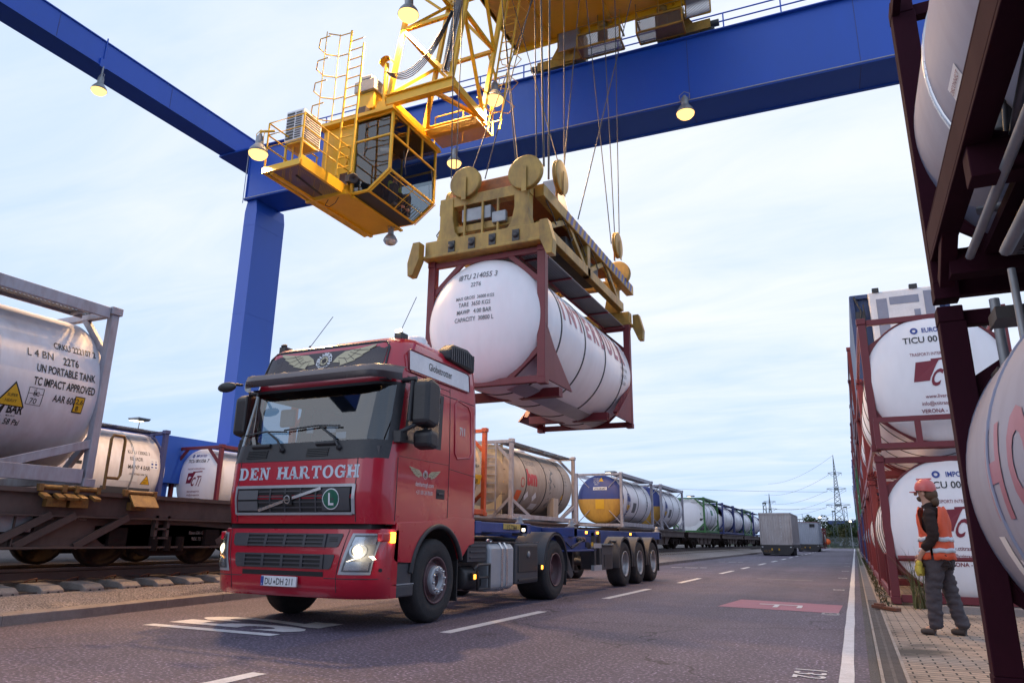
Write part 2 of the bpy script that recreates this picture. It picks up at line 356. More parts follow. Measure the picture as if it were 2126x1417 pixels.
def text2d(body, bold=0, cut=0):
    k = (body, bold, cut)
    if k in _T: return _T[k]
    cu = bpy.data.curves.new('t', 'FONT'); cu.body = body; cu.size = 1; cu.resolution_u = 3; cu.offset = bold
    ob = bpy.data.objects.new('t', cu); COL.objects.link(ob)
    dg = bpy.context.evaluated_depsgraph_get(); me = bpy.data.meshes.new_from_object(ob.evaluated_get(dg))
    if cut:
        bm = bmesh.new(); bm.from_mesh(me)
        for ax in (0, 1):
            xs = [v.co[ax] for v in bm.verts]; t = min(xs) + cut
            while t < max(xs):
                co = [0, 0, 0]; no = [0, 0, 0]; co[ax] = t; no[ax] = 1
                bmesh.ops.bisect_plane(bm, geom=bm.verts[:] + bm.edges[:] + bm.faces[:], plane_co=co, plane_no=no); t += cut
        bm.to_mesh(me); bm.free()
    r = ([(v.co.x, v.co.y) for v in me.vertices], [tuple(p.vertices) for p in me.polygons])
    bpy.data.objects.remove(ob); bpy.data.curves.remove(cu); bpy.data.meshes.remove(me)
    _T[k] = r; return r
def plane(o, ux, uy):
    o, ux, uy = V(o), V(ux), V(uy); return lambda a, b: o + ux*a + uy*b
def cyl(xc_, zc_, y0, r, side, z0):
    """map (u along, v up) on the side of a barrel lying along Y; side +1 = seen from +X"""
    a0 = math.asin(max(-1, min(1, (z0-zc_)/r)))
    def f(u, v):
        a = a0 + v/r; return V((xc_ + side*r*math.cos(a), y0 + side*u, zc_ + r*math.sin(a)))
    return f
def thing(name, label, cat, loc=(0, 0, 0), rz=0, group=None):
    o = bpy.data.objects.new(name, None); COL.objects.link(o); o.location = loc; o.rotation_euler = (0, 0, rz); o.empty_display_size = .2
    return tag(o, label, cat, group)
def tag(o, label, cat, group=None):
    o['label'] = label; o['category'] = cat
    if group: o['group'] = group
    return o
def struct(o): o['kind'] = 'structure'; return o
def children(o): return [c for c in ALLOBJ() if c.parent == o]
def ALLOBJ(): return COL.objects
def dup(root, loc, rz=None, label=None, group=None):
    r = root.copy(); COL.objects.link(r); r.location = loc
    if rz is not None: r.rotation_euler = (0, 0, rz)
    if label: r['label'] = label
    if group: r['group'] = group
    for ch in list(root.children):
        c = ch.copy(); COL.objects.link(c); c.parent = r
        for g in ch.children:
            e = g.copy(); COL.objects.link(e); e.parent = c
    return r
def frange(a, b, n): return [a + (b-a)*i/(n-1) for i in range(n)]
# ------------------------------------------------------------------ ground, road, kerb, paving
KERB = [(-9.0, -6), (-9.05, 5.5), (-9.15, 6.6), (-9.35, 8), (-9.7, 10.5), (-9.75, 14), (-9.15, 21), (-8.75, 25), (-8.5, 27.5), (-7.85, 31), (-7.9, 48), (-8.1, 75), (-8.1, 162)]
g = MB(); g.box(-900, 900, -60, 1500, -.6, -.06); struct(g.build('ground', 'grass'))
g = MB()
poly = [(x, y) for x, y in KERB] + [(.05, 162), (.05, -6)]
g.add([(x, y, 0) for x, y in poly], [tuple(range(len(poly)))]); struct(g.build('road', 'asphalt'))
g = MB()
for i in range(len(KERB)-1):
    (x0, y0), (x1, y1) = KERB[i], KERB[i+1]
    n = max(1, round((y1-y0)/1.55)) if y0 < 40 else 1
    for k in range(n):
        ya, yb = y0+(y1-y0)*k/n, y0+(y1-y0)*(k+1)/n; xa, xb = x0+(x1-x0)*k/n, x0+(x1-x0)*(k+1)/n
        gp = .006 if n > 1 else 0
        g.add([(xa, ya+gp, -.05), (xb, yb-gp, -.05), (xb, yb-gp, .115), (xb-.025, yb-gp, .13), (xb-.20, yb-gp, .135), (xb-.20, yb-gp, -.05),
               (xa, ya+gp, .115), (xa-.025, ya+gp, .13), (xa-.20, ya+gp, .135), (xa-.20, ya+gp, -.05)],
              [(0, 1, 2, 6), (6, 2, 3, 7), (7, 3, 4, 8), (8, 4, 5, 9), (0, 6, 7, 8, 9), (1, 5, 4, 3, 2)])
struct(g.build('kerb', 'kerb_stone'))
# ballast bed rising from the kerb to the sleepers
g = MB(); ys = [-8, 0, 4, 5, 6, 7, 8, 9, 10, 11, 12, 14, 16, 20, 25, 28, 31, 40, 60, 90, 162]
def kx(y):
    for (x0, y0), (x1, y1) in zip(KERB, KERB[1:]):
        if y0 <= y <= y1: return x0+(x1-x0)*(y-y0)/(y1-y0)
    return KERB[-1][0]
vs = []; cols = 6
for y in ys:
    a = kx(y)-.19
    row = [(a, .118), ((a-9.75)/2, .20), (-9.85, .27), (-12.7, .27), (-40, .22), (-140, .15)]
    vs += [(x, y, z) for x, z in row]
g.add(vs, [(i*cols+j, (i+1)*cols+j, (i+1)*cols+j+1, i*cols+j+1) for i in range(len(ys)-1) for j in range(cols-1)])
o = struct(g.build('gravel_bed', 'gravel'))
g = MB(); g.box(-12.5, -9.98, -8, 140, .2, .285); g.box(-139, -12.5, -8, 140, .2, .28); struct(g.build('track_ballast', 'ballast_dark'))
# road markings
g = MB(); LX = -4.38
for (a, b) in [(.9, 4.72), (7.62, 10.55), (13.4, 16.6), (19.4, 22.2), (25.8, 28.7), (31, 33.2)] + [(36.8+6*i, 39.6+6*i) for i in range(20)]:
    x = LX + max(0, min(.16, (a-7)*.012)); g.add([(x-.075, a, .004), (x+.075, a, .004), (x+.075, b, .004), (x-.075, b, .004)], [(0, 1, 2, 3)])
random.seed(3)
e = [(-.225+random.uniform(-.004, .004), y) for y in [i*.7 for i in range(-6, 220)]]; f = [(-.115+random.uniform(-.004, .004), y) for _, y in e]
g.patch(lambda i, j: (e[i][0] if j == 0 else f[i][0], e[i][1], .004), range(len(e)), (0, 1), False)
for k, y in enumerate((6.85, 12.55, 18.95, 25.2, 31.5, 37.8, 44, 50.4, 56.7, 63)):       # slot numbers read from the road, tops towards the stacks
    g.text(str(132-k), plane((-.44, y, .005), (0, -1, 0), (1, 0, 0)), .36, (0, -.13), 'C', 1.0 if k else .95, .006)
g.text('152', plane((-6.9, 7.05, .005), (0, 1, 0), (-1, 0, 0)), 2.65, (0, -.95), 'C', .36, .035)
for (x, w, y) in [(-6.9, .42, 30.2), (-6.4, .5, 30.4), (-5.85, .25, 30.8), (-6.65, .3, 40.2), (-6.2, .4, 40.5), (-5.75, .25, 40.8)]:
    g.add([(x, y, .004), (x+w, y+.15, .004), (x+w, y+.4, .004), (x, y+.3, .004)], [(0, 1, 2, 3)])
struct(g.build('road_markings', 'road_paint', recalc=False))
g = MB(); g.add([(-2.75, 23.0, .004), (-1.2, 22.75, .004), (-1.2, 23.15, .004), (-2.75, 23.45, .004)], [(0, 1, 2, 3)]); struct(g.build('worn_road_marking', 'road_paint_worn', recalc=False))
g = MB(); g.add([(-2.2, 12.95, .004), (-.34, 12.7, .004), (-.30, 14.35, .004), (-2.05, 14.7, .004)], [(0, 1, 2, 3)]); struct(g.build('pink_road_pad', 'road_pink', recalc=False))
g = MB()
for (x0, x1, y0, y1) in [(-1.62, -.92, 13.75, 13.86), (-1.36, -1.28, 13.25, 13.745), (-.99, -.91, 13.3, 13.745)]: g.add([(x0, y0, .009), (x1, y0, .009), (x1, y1, .009), (x0, y1, .009)], [(0, 1, 2, 3)])
struct(g.build('road_pad_sign', 'road_paint', recalc=False))
# strip of old asphalt between the edge line and the drain, the drain itself, the block paving
g = MB(); g.add([(.0, -6, .0035), (.075, -6, .0035), (.075, 162, .0035), (.0, 162, .0035)], [(0, 1, 2, 3)]); struct(g.build('road_edge', 'asphalt_old'))
g = MB(); y = -1.0
while y < 70:
    n = 1.0 if y < 30 else 4.0
    g.box(.078, .105, y, y+n-.008, -.05, .012); g.box(.262, .29, y, y+n-.008, -.05, .012); y += n
struct(g.build('drain_kerb', 'concrete', recalc=True))
g = MB(); y = -1.0
while y < 40:
    m = .5
    if y < 16:
        k = y
        while k < y+m-.02:
            g.box(.107, .26, k, k+.022, -.02, .006); k += .042
        g.box(.170, .196, y, y+m-.01, -.021, .005)
    else: g.box(.107, .26, y, y+m-.01, -.02, .006)
    y += m
struct(g.build('drain_grating', 'iron_grate'))
g = MB(); g.box(.075, .295, -2, 162, -.12, -.07); struct(g.build('drain_bottom', 'seam_dark'))
pv = mat('paving', (.34, .27, .22), .8, dirt=.6, dcol=(.20, .15, .125), scale=1.5, bump=.3, bscale=70, speck=.08)
t = pv.node_tree; bs = t.nodes['Principled BSDF']; src = bs.inputs['Base Color'].links[0].from_socket
br = N(t, 'ShaderNodeTexBrick'); br.inputs['Scale'].default_value = 1; br.inputs['Brick Width'].default_value = .22; br.inputs['Row Height'].default_value = .11
br.inputs['Mortar Size'].default_value = .008; br.inputs['Mortar'].default_value = (.03, .028, .025, 1); br.inputs['Color1'].default_value = (.85, .85, .85, 1); br.inputs['Color2'].default_value = (1.15, 1.12, 1.1, 1)
tcn = N(t, 'ShaderNodeTexCoord'); mpn = N(t, 'ShaderNodeMapping'); mpn.inputs['Rotation'].default_value = (0, 0, 0); t.links.new(tcn.outputs['Object'], mpn.inputs[0]); t.links.new(mpn.outputs[0], br.inputs['Vector'])
mu = N(t, 'ShaderNodeMix', data_type='RGBA', blend_type='MULTIPLY'); mu.inputs['Factor'].default_value = 1; t.links.new(src, mu.inputs['A']); t.links.new(br.outputs['Color'], mu.inputs['B'])
mud = N(t, 'ShaderNodeTexNoise'); mud.inputs['Scale'].default_value = .9; mud.inputs['Detail'].default_value = 6; t.links.new(tcn.outputs['Object'], mud.inputs['Vector'])
mm = N(t, 'ShaderNodeMix', data_type='RGBA'); t.links.new(MA(t, 'MULTIPLY', MA(t, 'SUBTRACT', mud.outputs[0], .54), 9.0, clamp=True), mm.inputs['Factor']); t.links.new(mu.outputs['Result'], mm.inputs['A']); mm.inputs['B'].default_value = (.055, .045, .038, 1)
t.links.new(mm.outputs['Result'], bs.inputs['Base Color'])
g = MB(); g.add([(.292, -6, .008), (40, -6, .008), (40, 162, .008), (.292, 162, .008)], [(0, 1, 2, 3)]); struct(g.build('paving', pv, recalc=False))
# ------------------------------------------------------------------ railway track
g = MB()
g.prism([(-.14, .25), (.14, .25), (.14, .33), (.12, .36), (-.12, .36), (-.14, .33)], 'x', -1.3, 1.3)
SLEEPER = MB()
prof = [(-1.32, .20), (1.32, .20), (1.32, .31), (1.22, .36), (.95, .385), (.55, .385), (.35, .33), (-.35, .33), (-.55, .385), (-.95, .385), (-1.22, .36), (-1.32, .31)]
SLEEPER.prism(prof, 'y', -.15, .15)
sl0 = SLEEPER.build('sleeper', ['concrete', 'seam_dark'], bevel=.012, loc=(-11.2, 3.0, 0))
h = MB(); [h.lathe([(.001, 0), (.018, .0), (.018, .004)], (1.321, yy, .275), (1, 0, 0), 8) for yy in (-.07, .07)]; h.build('bolt_hole', 'seam_dark', sl0)
h = MB()
for s in (-1, 1):
    for d_ in (-1, 1): h.tube([(s*.72+d_*.09, -.09, .395), (s*.72+d_*.14, -.05, .43), (s*.72+d_*.13, .05, .44), (s*.72+d_*.08, .08, .40)], .011, 6)
h.build('rail_clip', 'rust', sl0)
tag(sl0, 'concrete sleeper with two bolt holes, under the near end of the train', 'sleeper', 'concrete sleepers under the railway track')
SLN = 'concrete sleeper with two bolt holes, one of the row under the train'
sl0['label'] = SLN
for i in range(1, 130): dup(sl0, (-11.2, 3.0+.6*i, 0))
for s in (-.72, .72):
    g = MB(); x = -11.2+s
    g.prism([(x-.075, .388), (x+.075, .388), (x+.075, .40), (x+.02, .42), (x+.012, .515), (x+.036, .53), (x+.036, .562), (x-.036, .562), (x-.036, .53), (x-.012, .515), (x-.02, .42), (x-.075, .40)], 'y', -8, 130)
    ro = g.build('rail', 'rail_steel'); h = MB(); h.box(x-.03, x+.03, -8, 130, .5625, .567); h.build('running_surface', 'rail_top', ro)
    tag(ro, 'rusty steel rail of the track, the one nearer the road' if s > 0 else 'rusty steel rail of the track, the one farther from the road', 'rail')
# ------------------------------------------------------------------ tank containers
def dish(Rr, y0, y1, dep=.30, n=7):
    p = []
    for i in range(n):       # near end: centre to rim
        a = (i/(n-1))*math.pi/2; p.append((Rr*math.sin(a), y0 + dep*(1-math.cos(a))**1.0))
    q = [(r, y1-(t-y0)) for r, t in reversed(p)]
    return p + q
def tank_container(label, group, loc, L=6.06, Wd=2.44, Ht=2.6, Rr=1.19, fm='frame_grey', tm='tank_white', gusset=False, toprail=True, botrail=True, diag=False, bands=2, ladder=False, walk=True,
                   xbrace=False, dz=0.0, post=.13, seg=48, bm='band_steel', tendon=0.08, dishdep=.34, railh=.12, tmats=None, endplate=False):
    t = thing('tank_container', label, 'tank container', loc, 0, group)
    w = Wd/2; zc_ = Ht*.5 + .03 + dz
    f = MB()
    ch = .118
    for sx in (-1, 1):
        for y in (post/2, L-post/2):
            x = sx*(w-post/2)
            f.box(x-post/2, x+post/2, y-post/2, y+post/2, ch, Ht-ch)
            for z in (ch/2, Ht-ch/2): f.box(x-.089 if sx < 0 else x-.075, x+.075 if sx < 0 else x+.089, y-.09, y+.09, z-ch/2, z+ch/2)
        if toprail: f.box(sx*w-(.06 if sx > 0 else 0), sx*w+(.06 if sx < 0 else 0), .16, L-.16, Ht-.02-railh, Ht-.02)
        if botrail: f.box(sx*w-(.06 if sx > 0 else 0), sx*w+(.06 if sx < 0 else 0), .16, L-.16, .04, .04+railh*1.2)
        if diag:
            for (ya, yb) in ((.1, 1.6), (L-.1, L-1.6)): f.beam((sx*(w-.05), ya, .62), (sx*(w-.05), yb, .12), .07, .12)
    for y in (.07, L-.07):
        f.box(-w+.15, w-.15, y-.05, y+.05, .03, .16); f.box(-w+.15, w-.15, y-.045, y+.045, Ht-.14, Ht-.03)
        iy = .02 if y < 1 else -.02
        if gusset:
            for sx in (-1, 1):
                for sz in (-1, 1):
                    zz = .14 if sz < 0 else Ht-.14
                    xs = sx*(w-.12); q = []
                    for k in range(7):
                        a = R(12+66*k/6); q.append((sx*(Rr-.02)*math.cos(a), zc_ + sz*(Rr-.02)*math.sin(a)))
                    pl = [(xs, zc_+sz*.12)] + q + [(sx*.12, zz), (sx*(w-.75), zz), (xs, zc_+sz*(.72))]
                    f.prism(pl, 'y', y-.02+iy, y+.02+iy)
            f.lathe([(Rr-.015, y-.03+iy), (Rr+.015, y-.03+iy), (Rr+.015, y+.06+iy), (Rr-.015, y+.06+iy)], (0, 0, zc_), (0, 1, 0), seg)
        elif xbrace:
            for sx in (-1, 1):
                for sz in (-1, 1): f.tube([(sx*(w-.08), y, zc_+sz*(Ht/2-.12)), (sx*.5, y+(.03 if y < 1 else -.03), zc_+sz*.55)], .022, 6)
        else:
            for sx in (-1, 1):
                f.beam((sx*(w-.07), y, Ht*.72), (sx*.5, y, Ht-.09), .07, .1); f.beam((sx*(w-.07), y, Ht*.27), (sx*.5, y, .10), .07, .1)
    if toprail or botrail or diag: f.build('frame', fm, t, bevel=.008)
    else:
        for half in (0, 1):
            h_ = MB(); mp_ = {}
            for fc in f.f:
                if (sum(f.v[i][1] for i in fc)/len(fc) > L/2) == bool(half):
                    for i in fc:
                        if i not in mp_: mp_[i] = len(h_.v); h_.v.append(f.v[i])
                    h_.f.append([mp_[i] for i in fc]); h_.s.append(False); h_.m.append(0)
            h_.build('end_frame', fm, t, bevel=.008)
    y0, y1 = .10-tendon, L-.10+tendon
    b = MB(); pr = dish(Rr, y0, y1, dishdep)
    b.lathe(pr, (0, 0, zc_), (0, 1, 0), seg)
    if tmats:      # painted dish: (upper colour, lower colour)
        for f_i in range(len(b.f)):
            zs = sum(b.v[i][2] for i in b.f[f_i])/len(b.f[f_i]); ys_ = sum(b.v[i][1] for i in b.f[f_i])/len(b.f[f_i])
            if ys_ < y0+dishdep+.02 and ys_ < 1: b.m[f_i] = 1 if zs > zc_ else 2
        b.build('barrel', [tm, *tmats], t)
    else: b.build('barrel', tm, t)
    if bands:
        for k in range(bands):
            y = y0+dishdep+(y1-y0-2*dishdep)*(k+.5)/bands
            q = MB(); q.lathe([(Rr-.01, y-.025), (Rr+.012, y-.025), (Rr+.012, y+.025), (Rr-.01, y+.025)], (0, 0, zc_), (0, 1, 0), seg); q.build('band', bm, t)
    if walk:
        q = MB(); q.box(w-.62, w-.10, .2, L-.2, Ht-.09, Ht-.07); q.build('walkway', 'grating_grey', t)
        q = MB(); q.box(w-.63, w-.60, .2, L-.2, Ht-.13, Ht-.03); [q.box(w-.62, w-.08, y, y+.04, Ht-.13, Ht-.095) for y in frange(.4, L-.4, 5)]; q.build('walkway_bearer', fm, t)
        q = MB(); q.lathe([(.30, 0), (.30, .10), (.27, .14), (.01, .16)], (0, L*.5, zc_+Rr-.03), (0, 0, 1), 20); q.tube([(-.2, L*.5+.9, zc_+Rr-.05), (-.2, L*.5+.9, Ht-.04)], .06, 8); q.build('manhole', 'band_steel', t)
    if ladder:
        q = MB()
        for x in (ladder-.2, ladder+.2): q.box(x-.018, x+.018, -.03, .01, .12, Ht-.12)
        for z in frange(.3, Ht-.3, 8): q.box(ladder-.2, ladder+.2, -.025, .005, z-.014, z+.014)
        q.build('ladder', fm, t)
    t['zc'] = zc_
    return t, zc_
G_T = 'tank containers on the train'
TX = -10.0-1.22
def lettering(parent, lines, m): 
    q = MB()
    for fn in lines: fn(q)
    q.build('lettering', m, parent, recalc=False); return q
# --- grey framed tank at the left edge
c1, z1 = tank_container('white tank in grey frame marked CRKU 222107 2, at the near end of the train', G_T, (TX, .92, 1.70), Ht=2.72, Rr=1.20, tendon=.30, fm='frame_grey', tm='tank_dirty', diag=True, bands=2, bm='tank_dirty', seg=72, post=.12, railh=.17)
def sd_(y, z, rr=1.20, zc_=z1, side=1): return cyl(0, zc_, y+.06, rr+.004, side, z)
q = MB()
for (s, y, z, h, b_, sx, al) in [('CRKU 222107 2', 5.50, 1.90, .155, .016, .62, 'C'), ('L 4 BN', 4.98, 1.71, .165, .0, .80, 'C'), ('22T6', 5.42, 1.68, .165, .018, .68, 'C'), ('UN PORTABLE TANK', 5.37, 1.51, .155, .024, .585, 'C'), ('TC IMPACT APPROVED', 5.37, 1.32, .155, .024, .56, 'C'),
                                ('AAR 600', 5.40, 1.135, .14, .016, .64, 'C'), ('BAR', 4.80, .90, .18, .03, .62, 'C'), ('58 Psi', 4.82, .755, .12, .012, .72, 'C'), ('M.A.W.P', 4.77, .855, .035, .01, .9, 'C')]:
    q.text(s, sd_(y, z), h, (0, 0), al, sx, b_, cut=.05)
q.text('4', sd_(4.56, .74), .38, (0, 0), 'C', .72, .035, .15, cut=.05); q.text('ic', sd_(5.0, 1.17), .12, (0, 0), 'C', 1.2); q.text('70', sd_(4.98, 1.06), .11, (0, 0), 'C', .9)
for (y, z, a, b_) in [(4.99, 1.195, .20, .003), (4.99, 1.045, .20, .003), (4.99, 1.275, .20, .003)]: q.flat([(-a/2, -b_), (a/2, -b_), (a/2, b_), (-a/2, b_)], sd_(y, z))
for y in (4.89, 5.09): q.patch(sd_(y, 1.045), (-.004, .004), frange(0, .235, 4))
for y in (4.985,): q.patch(sd_(y, 1.155), (-.003, .003), frange(0, .12, 3))
q.build('lettering', 'letter_black', c1, recalc=False)
def warn(parent, fn, s=.34, txt=None, zt=.0):
    q = MB(); q.flat([(-s/2*1.12, -.02*s), (s/2*1.12, -.02*s), (0, s*1.0)], fn); q.build('warning_border', 'letter_black', parent, recalc=False)
    f2 = lambda u, v: V(fn(u, v)) + (V(fn(u, v))-V(fn(u, v+.001)) if False else V((0, 0, 0)))
    return q
def tri(parent, y, z, s, rr, zc_, txt):
    for k, (sc_, mname, off) in enumerate(((1, 'letter_black', .004), (.86, 'sign_yellow', .006))):
        q = MB(); f = cyl(0, zc_, y, rr+off, 1, z); n = 6
        q.patch(lambda i, t_: f((i-.5)*s*1.1*(1-t_)*sc_, s*.08*(1-sc_)*3 + t_*s*.95*sc_), (0, .5, 1), frange(0, 1, n), False); q.build('warning_sign', mname, parent, recalc=False)
    q = MB(); f = cyl(0, zc_, y, rr+.008, 1, z); h = s*.17
    for k, w_ in enumerate(txt): q.text(w_, f, h, (0, s*.36-k*h*1.25), 'C', .8)
    q.build('warning_lettering', 'letter_black', parent, recalc=False)
tri(c1, 4.76, .985, .36, 1.20, z1, ('SUPER', 'HEAVY'))
q = MB(); f_ = sd_(5.62, 1.03); q.patch(f_, (-.075, .075), frange(0, .24, 4)); q.build('size_plate', 'letter_black', c1, recalc=False)
q = MB(); f_ = sd_(5.62, 1.045, 1.203); q.patch(f_, (-.062, .062), frange(0, .21, 4)); q.build('size_plate_face', 'sign_yellow', c1, recalc=False)
q = MB(); f_ = sd_(5.62, 1.04, 1.206); q.text('2,6', f_, .10, (0, .12), 'C', .9, .01); q.text('8', f_, .10, (-.015, .02), 'C', .9, .01); q.build('size_plate_lettering', 'letter_black', c1, recalc=False)
q = MB(); f_ = sd_(3.2, 1.42, 1.201); q.patch(lambda a, b_: f_(a+b_*.6, b_), (-1.4, .62), frange(0, .10, 3)); q.build('stripe', 'letter_blue', c1, recalc=False)
# --- tank with the cream dish behind the cab
c2, z2 = tank_container('cream tank in orange frame, half hidden behind the red cab', G_T, (TX, 13.6, 1.70), fm='frame_orange', tm='tank_cream', bands=2, toprail=False, walk=False, gusset=False, Ht=2.65, diag=False)
q = MB(); f_ = cyl(0, z2, 0, 1.194, 1, 1.55)
for s, y, v_, h in [('EXU', 5.38, .03, .16), ('U 290006 4', 5.3, -.16, .16), ('30400 kgs', 5.3, -.58, .2)]: q.text(s, cyl(0, z2, y, 1.195, 1, 1.55+v_), h, (0, 0), 'C', .8, .008, cut=.06)
q.build('lettering', 'letter_black', c2, recalc=False)
q = MB(); f_ = cyl(0, z2, 5.3, 1.1935, 1, .92); q.patch(f_, (-.5, .5), frange(0, .28, 4)); q.build('data_panel', 'sign_yellow', c2, recalc=False)
q = MB(); f_ = cyl(0, z2, 5.35, 1.194, 1, .66); q.patch(lambda a, b_: f_((a-.5)*.44*(1-abs(2*b_-1)), (b_-.5)*.44), (0, 1), frange(0, 1, 7), False); q.build('hazard_diamond', 'letter_white', c2, recalc=False)
# --- grey tank with the ladder
c3, z3 = tank_container('dusty grey tank with ladder and end panel, lettered GEODIS and bm', G_T, (TX, 21.5, 1.66), fm='frame_grey', tm='tank_beige', bands=3, ladder=.42, bm='seam_dark', toprail=False, Ht=2.62, seg=56, diag=True)
q = MB(); q.box(-1.05, .78, .14, .18, .12, 2.45); q.build('end_panel', 'tank_cream', c3)
q = MB()
for z in (.82, 1.62): q.box(-1.05, .9, .13, .139, z-.008, z+.008)
q.build('panel_seam', 'seam_dark', c3)
q = MB(); pf = plane((0, .135, 0), (1, 0, 0), (0, 0, 1))
for s, z in (('0006', 2.2), ('22R4', 2.02), ('GEODIS', 1.72)): q.text(s, pf, .16, (.14, z), 'R', .8, .005)
q.build('panel_lettering', 'letter_black', c3, recalc=False)
def tri_flat(parent, x, z, s, y=.12):
    q = MB(); q.flat([(x-s*.55, z), (x+s*.55, z), (x, z+s*.95)], plane((0, y, 0), (1, 0, 0), (0, 0, 1))); q.build('warning_sign', 'sign_yellow', parent, recalc=False)
tri_flat(c3, .72, 1.2, .26); 
q = MB(); q.box(.02, .22, .12, .134, .98, 1.12); q.build('yellow_label', 'sign_yellow', c3)
def s3(y, z, o=.004): return cyl(0, z3, y, 1.19+o, 1, z)
q = MB(); q.text('GEODIS', s3(1.85, 1.88), .30, (0, 0), 'C', .85, -.004, cut=.08); q.text('IGDU 205041 4', s3(4.85, 1.96), .11, (0, 0), 'C', .7)
for k in range(4): q.text('22T6 4 BAR', s3(5.0, 1.78-.13*k), .09, (0, 0), 'C', .7)
q.text('KONVERGENZ', s3(4.9, .66), .1, (0, 0), 'C', .75); q.text('26.000 KG', s3(4.9, .52), .1, (0, 0), 'C', .75)
q.build('lettering', 'letter_grey', c3, recalc=False)
q = MB(); q.text('bm', s3(1.75, 1.22), .72, (0, 0), 'C', .95, .06, cut=.08); q.build('emblem', 'letter_red', c3, recalc=False)
q = MB()
f_ = s3(3.55, 1.2)
for poly in ([(-.5, .75), (-.35, .8), (-.15, .35), (-.05, .5), (.12, .78), (.3, .6), (.38, .1), (.3, -.3), (.1, -.65), (-.15, -.75), (-.2, -.62), (0, -.5), (.12, -.2), (.14, .2), (.05, .3), (-.05, 0), (-.15, -.1), (-.2, .1), (-.32, .45), (-.42, .5)],
             [(-.35, .2), (-.22, .22), (-.2, -.4), (-.28, -.45)], [(-.1, -.15), (.02, -.12), (-.02, -.42), (-.12, -.42)]):
    q.flat(poly, f_)
q.build('emblem', 'letter_grey', c3, recalc=False)
for (y, z, w_, h, m_) in [(.75, .62, .42, .40, 'sign_orange'), (2.45, .42, .55, .26, 'letter_white')]:
    q = MB(); q.patch(s3(y, z), (-w_/2, w_/2), frange(0, h, 4)); q.build('label_plate', m_, c3, recalc=False)
for y in (1.45, 2.15):
    q = MB(); f_ = s3(y, .82); q.patch(lambda a, b_: f_((a-.5)*.36*(1-abs(2*b_-1)), (b_-.5)*.36), (0, 1), frange(0, 1, 7), False); q.build('hazard_diamond', 'letter_white', c3, recalc=False)
q = MB(); q.ring(s3(.95, 1.25), .13, .17); q.build('round_sign', 'letter_red', c3, recalc=False)
tri(c3, 4.75, .85, .26, 1.19, z3, ())
q = MB(); q.box(.92, 1.19, 3.75, 4.25, .08, .86); q.build('valve_box', 'tank_beige', c3, bevel=.015)
# --- blue and yellow ended tanks
def btt(label, loc, L, strong):
    c, z = tank_container(label, G_T, loc, L=L, fm='frame_grey', tm='tank_white', xbrace=True, tmats=('tank_blue', 'tank_yellow'), bands=3, bm='seam_dark', botrail=strong, diag=not strong, railh=.16, Ht=2.6)
    q = MB(); f_ = cyl(0, z, 1.25, 1.195, 1, 1.18); q.ring(f_, .36, .42, 30, .85, 1.2); q.build('emblem_ring', 'letter_blue', c, recalc=False)
    for (m_, a0, a1, o) in (('letter_blue', 15, 165, .2), ('sign_yellow', 195, 345, .2)):
        q = MB(); q.flat([(.31*.85*math.cos(R(a)), .32*1.2*math.sin(R(a))) for a in frange(a0, a1, 12)], f_); q.build('emblem_field', m_, c, recalc=False)
    q = MB(); q.text('BTT', f_, .3, (0, -.09), 'C', .8, .02); q.text('Bulk Transport', f_, .12, (.0, -.62), 'C', .8); q.text('Rotterdam', f_, .12, (0, -.76), 'C', .8)
    q.build('lettering', 'letter_blue', c, recalc=False)
    q = MB(); q.patch(cyl(0, z, 2.35, 1.195, 1, .75), (-.3, .3), frange(0, .5, 4)); q.build('label_plate', 'letter_grey', c, recalc=False)
    q = MB()
    for k, s in enumerate(('UTTU 281207', '22T6', 'L4BN', 'MAWP 4 BAR', '30480 KG', '26000 L')): q.text(s, cyl(0, z, L-1.25, 1.195, 1, 1.85-.17*k), .11, (0, 0), 'C', .75)
    q.build('data_lettering', 'letter_grey', c, recalc=False)
    return c, z
c4, z4 = btt('blue over yellow tank end with number board UTTU 2812407, third from the cab', (TX, 34.2, 1.66), 6.06, True)
pf = plane((0, .10+.02, z4), (1, 0, 0), (0, 0, 1))
def ds(x, z, d_=.34, Rr=1.19): 
    rr = min(.999, math.hypot(x, z)/Rr); return V((x, .02+d_*(1-math.sqrt(1-rr*rr))-.012, z4+z))
q = MB(); q.patch(lambda a, b_: ds(a, b_), frange(-.28, .42, 6), (.43, .58), False); q.build('number_board', 'letter_white', c4, recalc=False)
q = MB(); q.text('UTTU 2812407', lambda a, b_: ds(a, b_)+V((0, -.006, 0)), .13, (.07, .455), 'C', .72, .01); q.build('number_lettering', 'letter_black', c4, recalc=False)
q = MB()
for k, s in enumerate(('TARE 3630 KG', 'CAP 24050 L', 'MGW 34000', '74960 LB')): q.text(s, lambda a, b_: ds(a, b_), .08, (-.12, .97-.1*k), 'C', .7)
q.build('lettering', 'letter_white', c4, recalc=False)
q = MB(); q.flat([(.0, .85), (.24, .85), (.12, 1.05)], ds); q.build('warning_sign', 'sign_yellow', c4, recalc=False)
q = MB(); q.patch(ds, frange(-.16, .28, 5), frange(-.48, -.02, 5), False); q.build('label_plate', 'sign_yellow', c4, recalc=False)
c5, z5 = btt('white tank with blue and yellow end behind the blue over yellow one', (TX, 42.3, 1.66), 6.06, False)
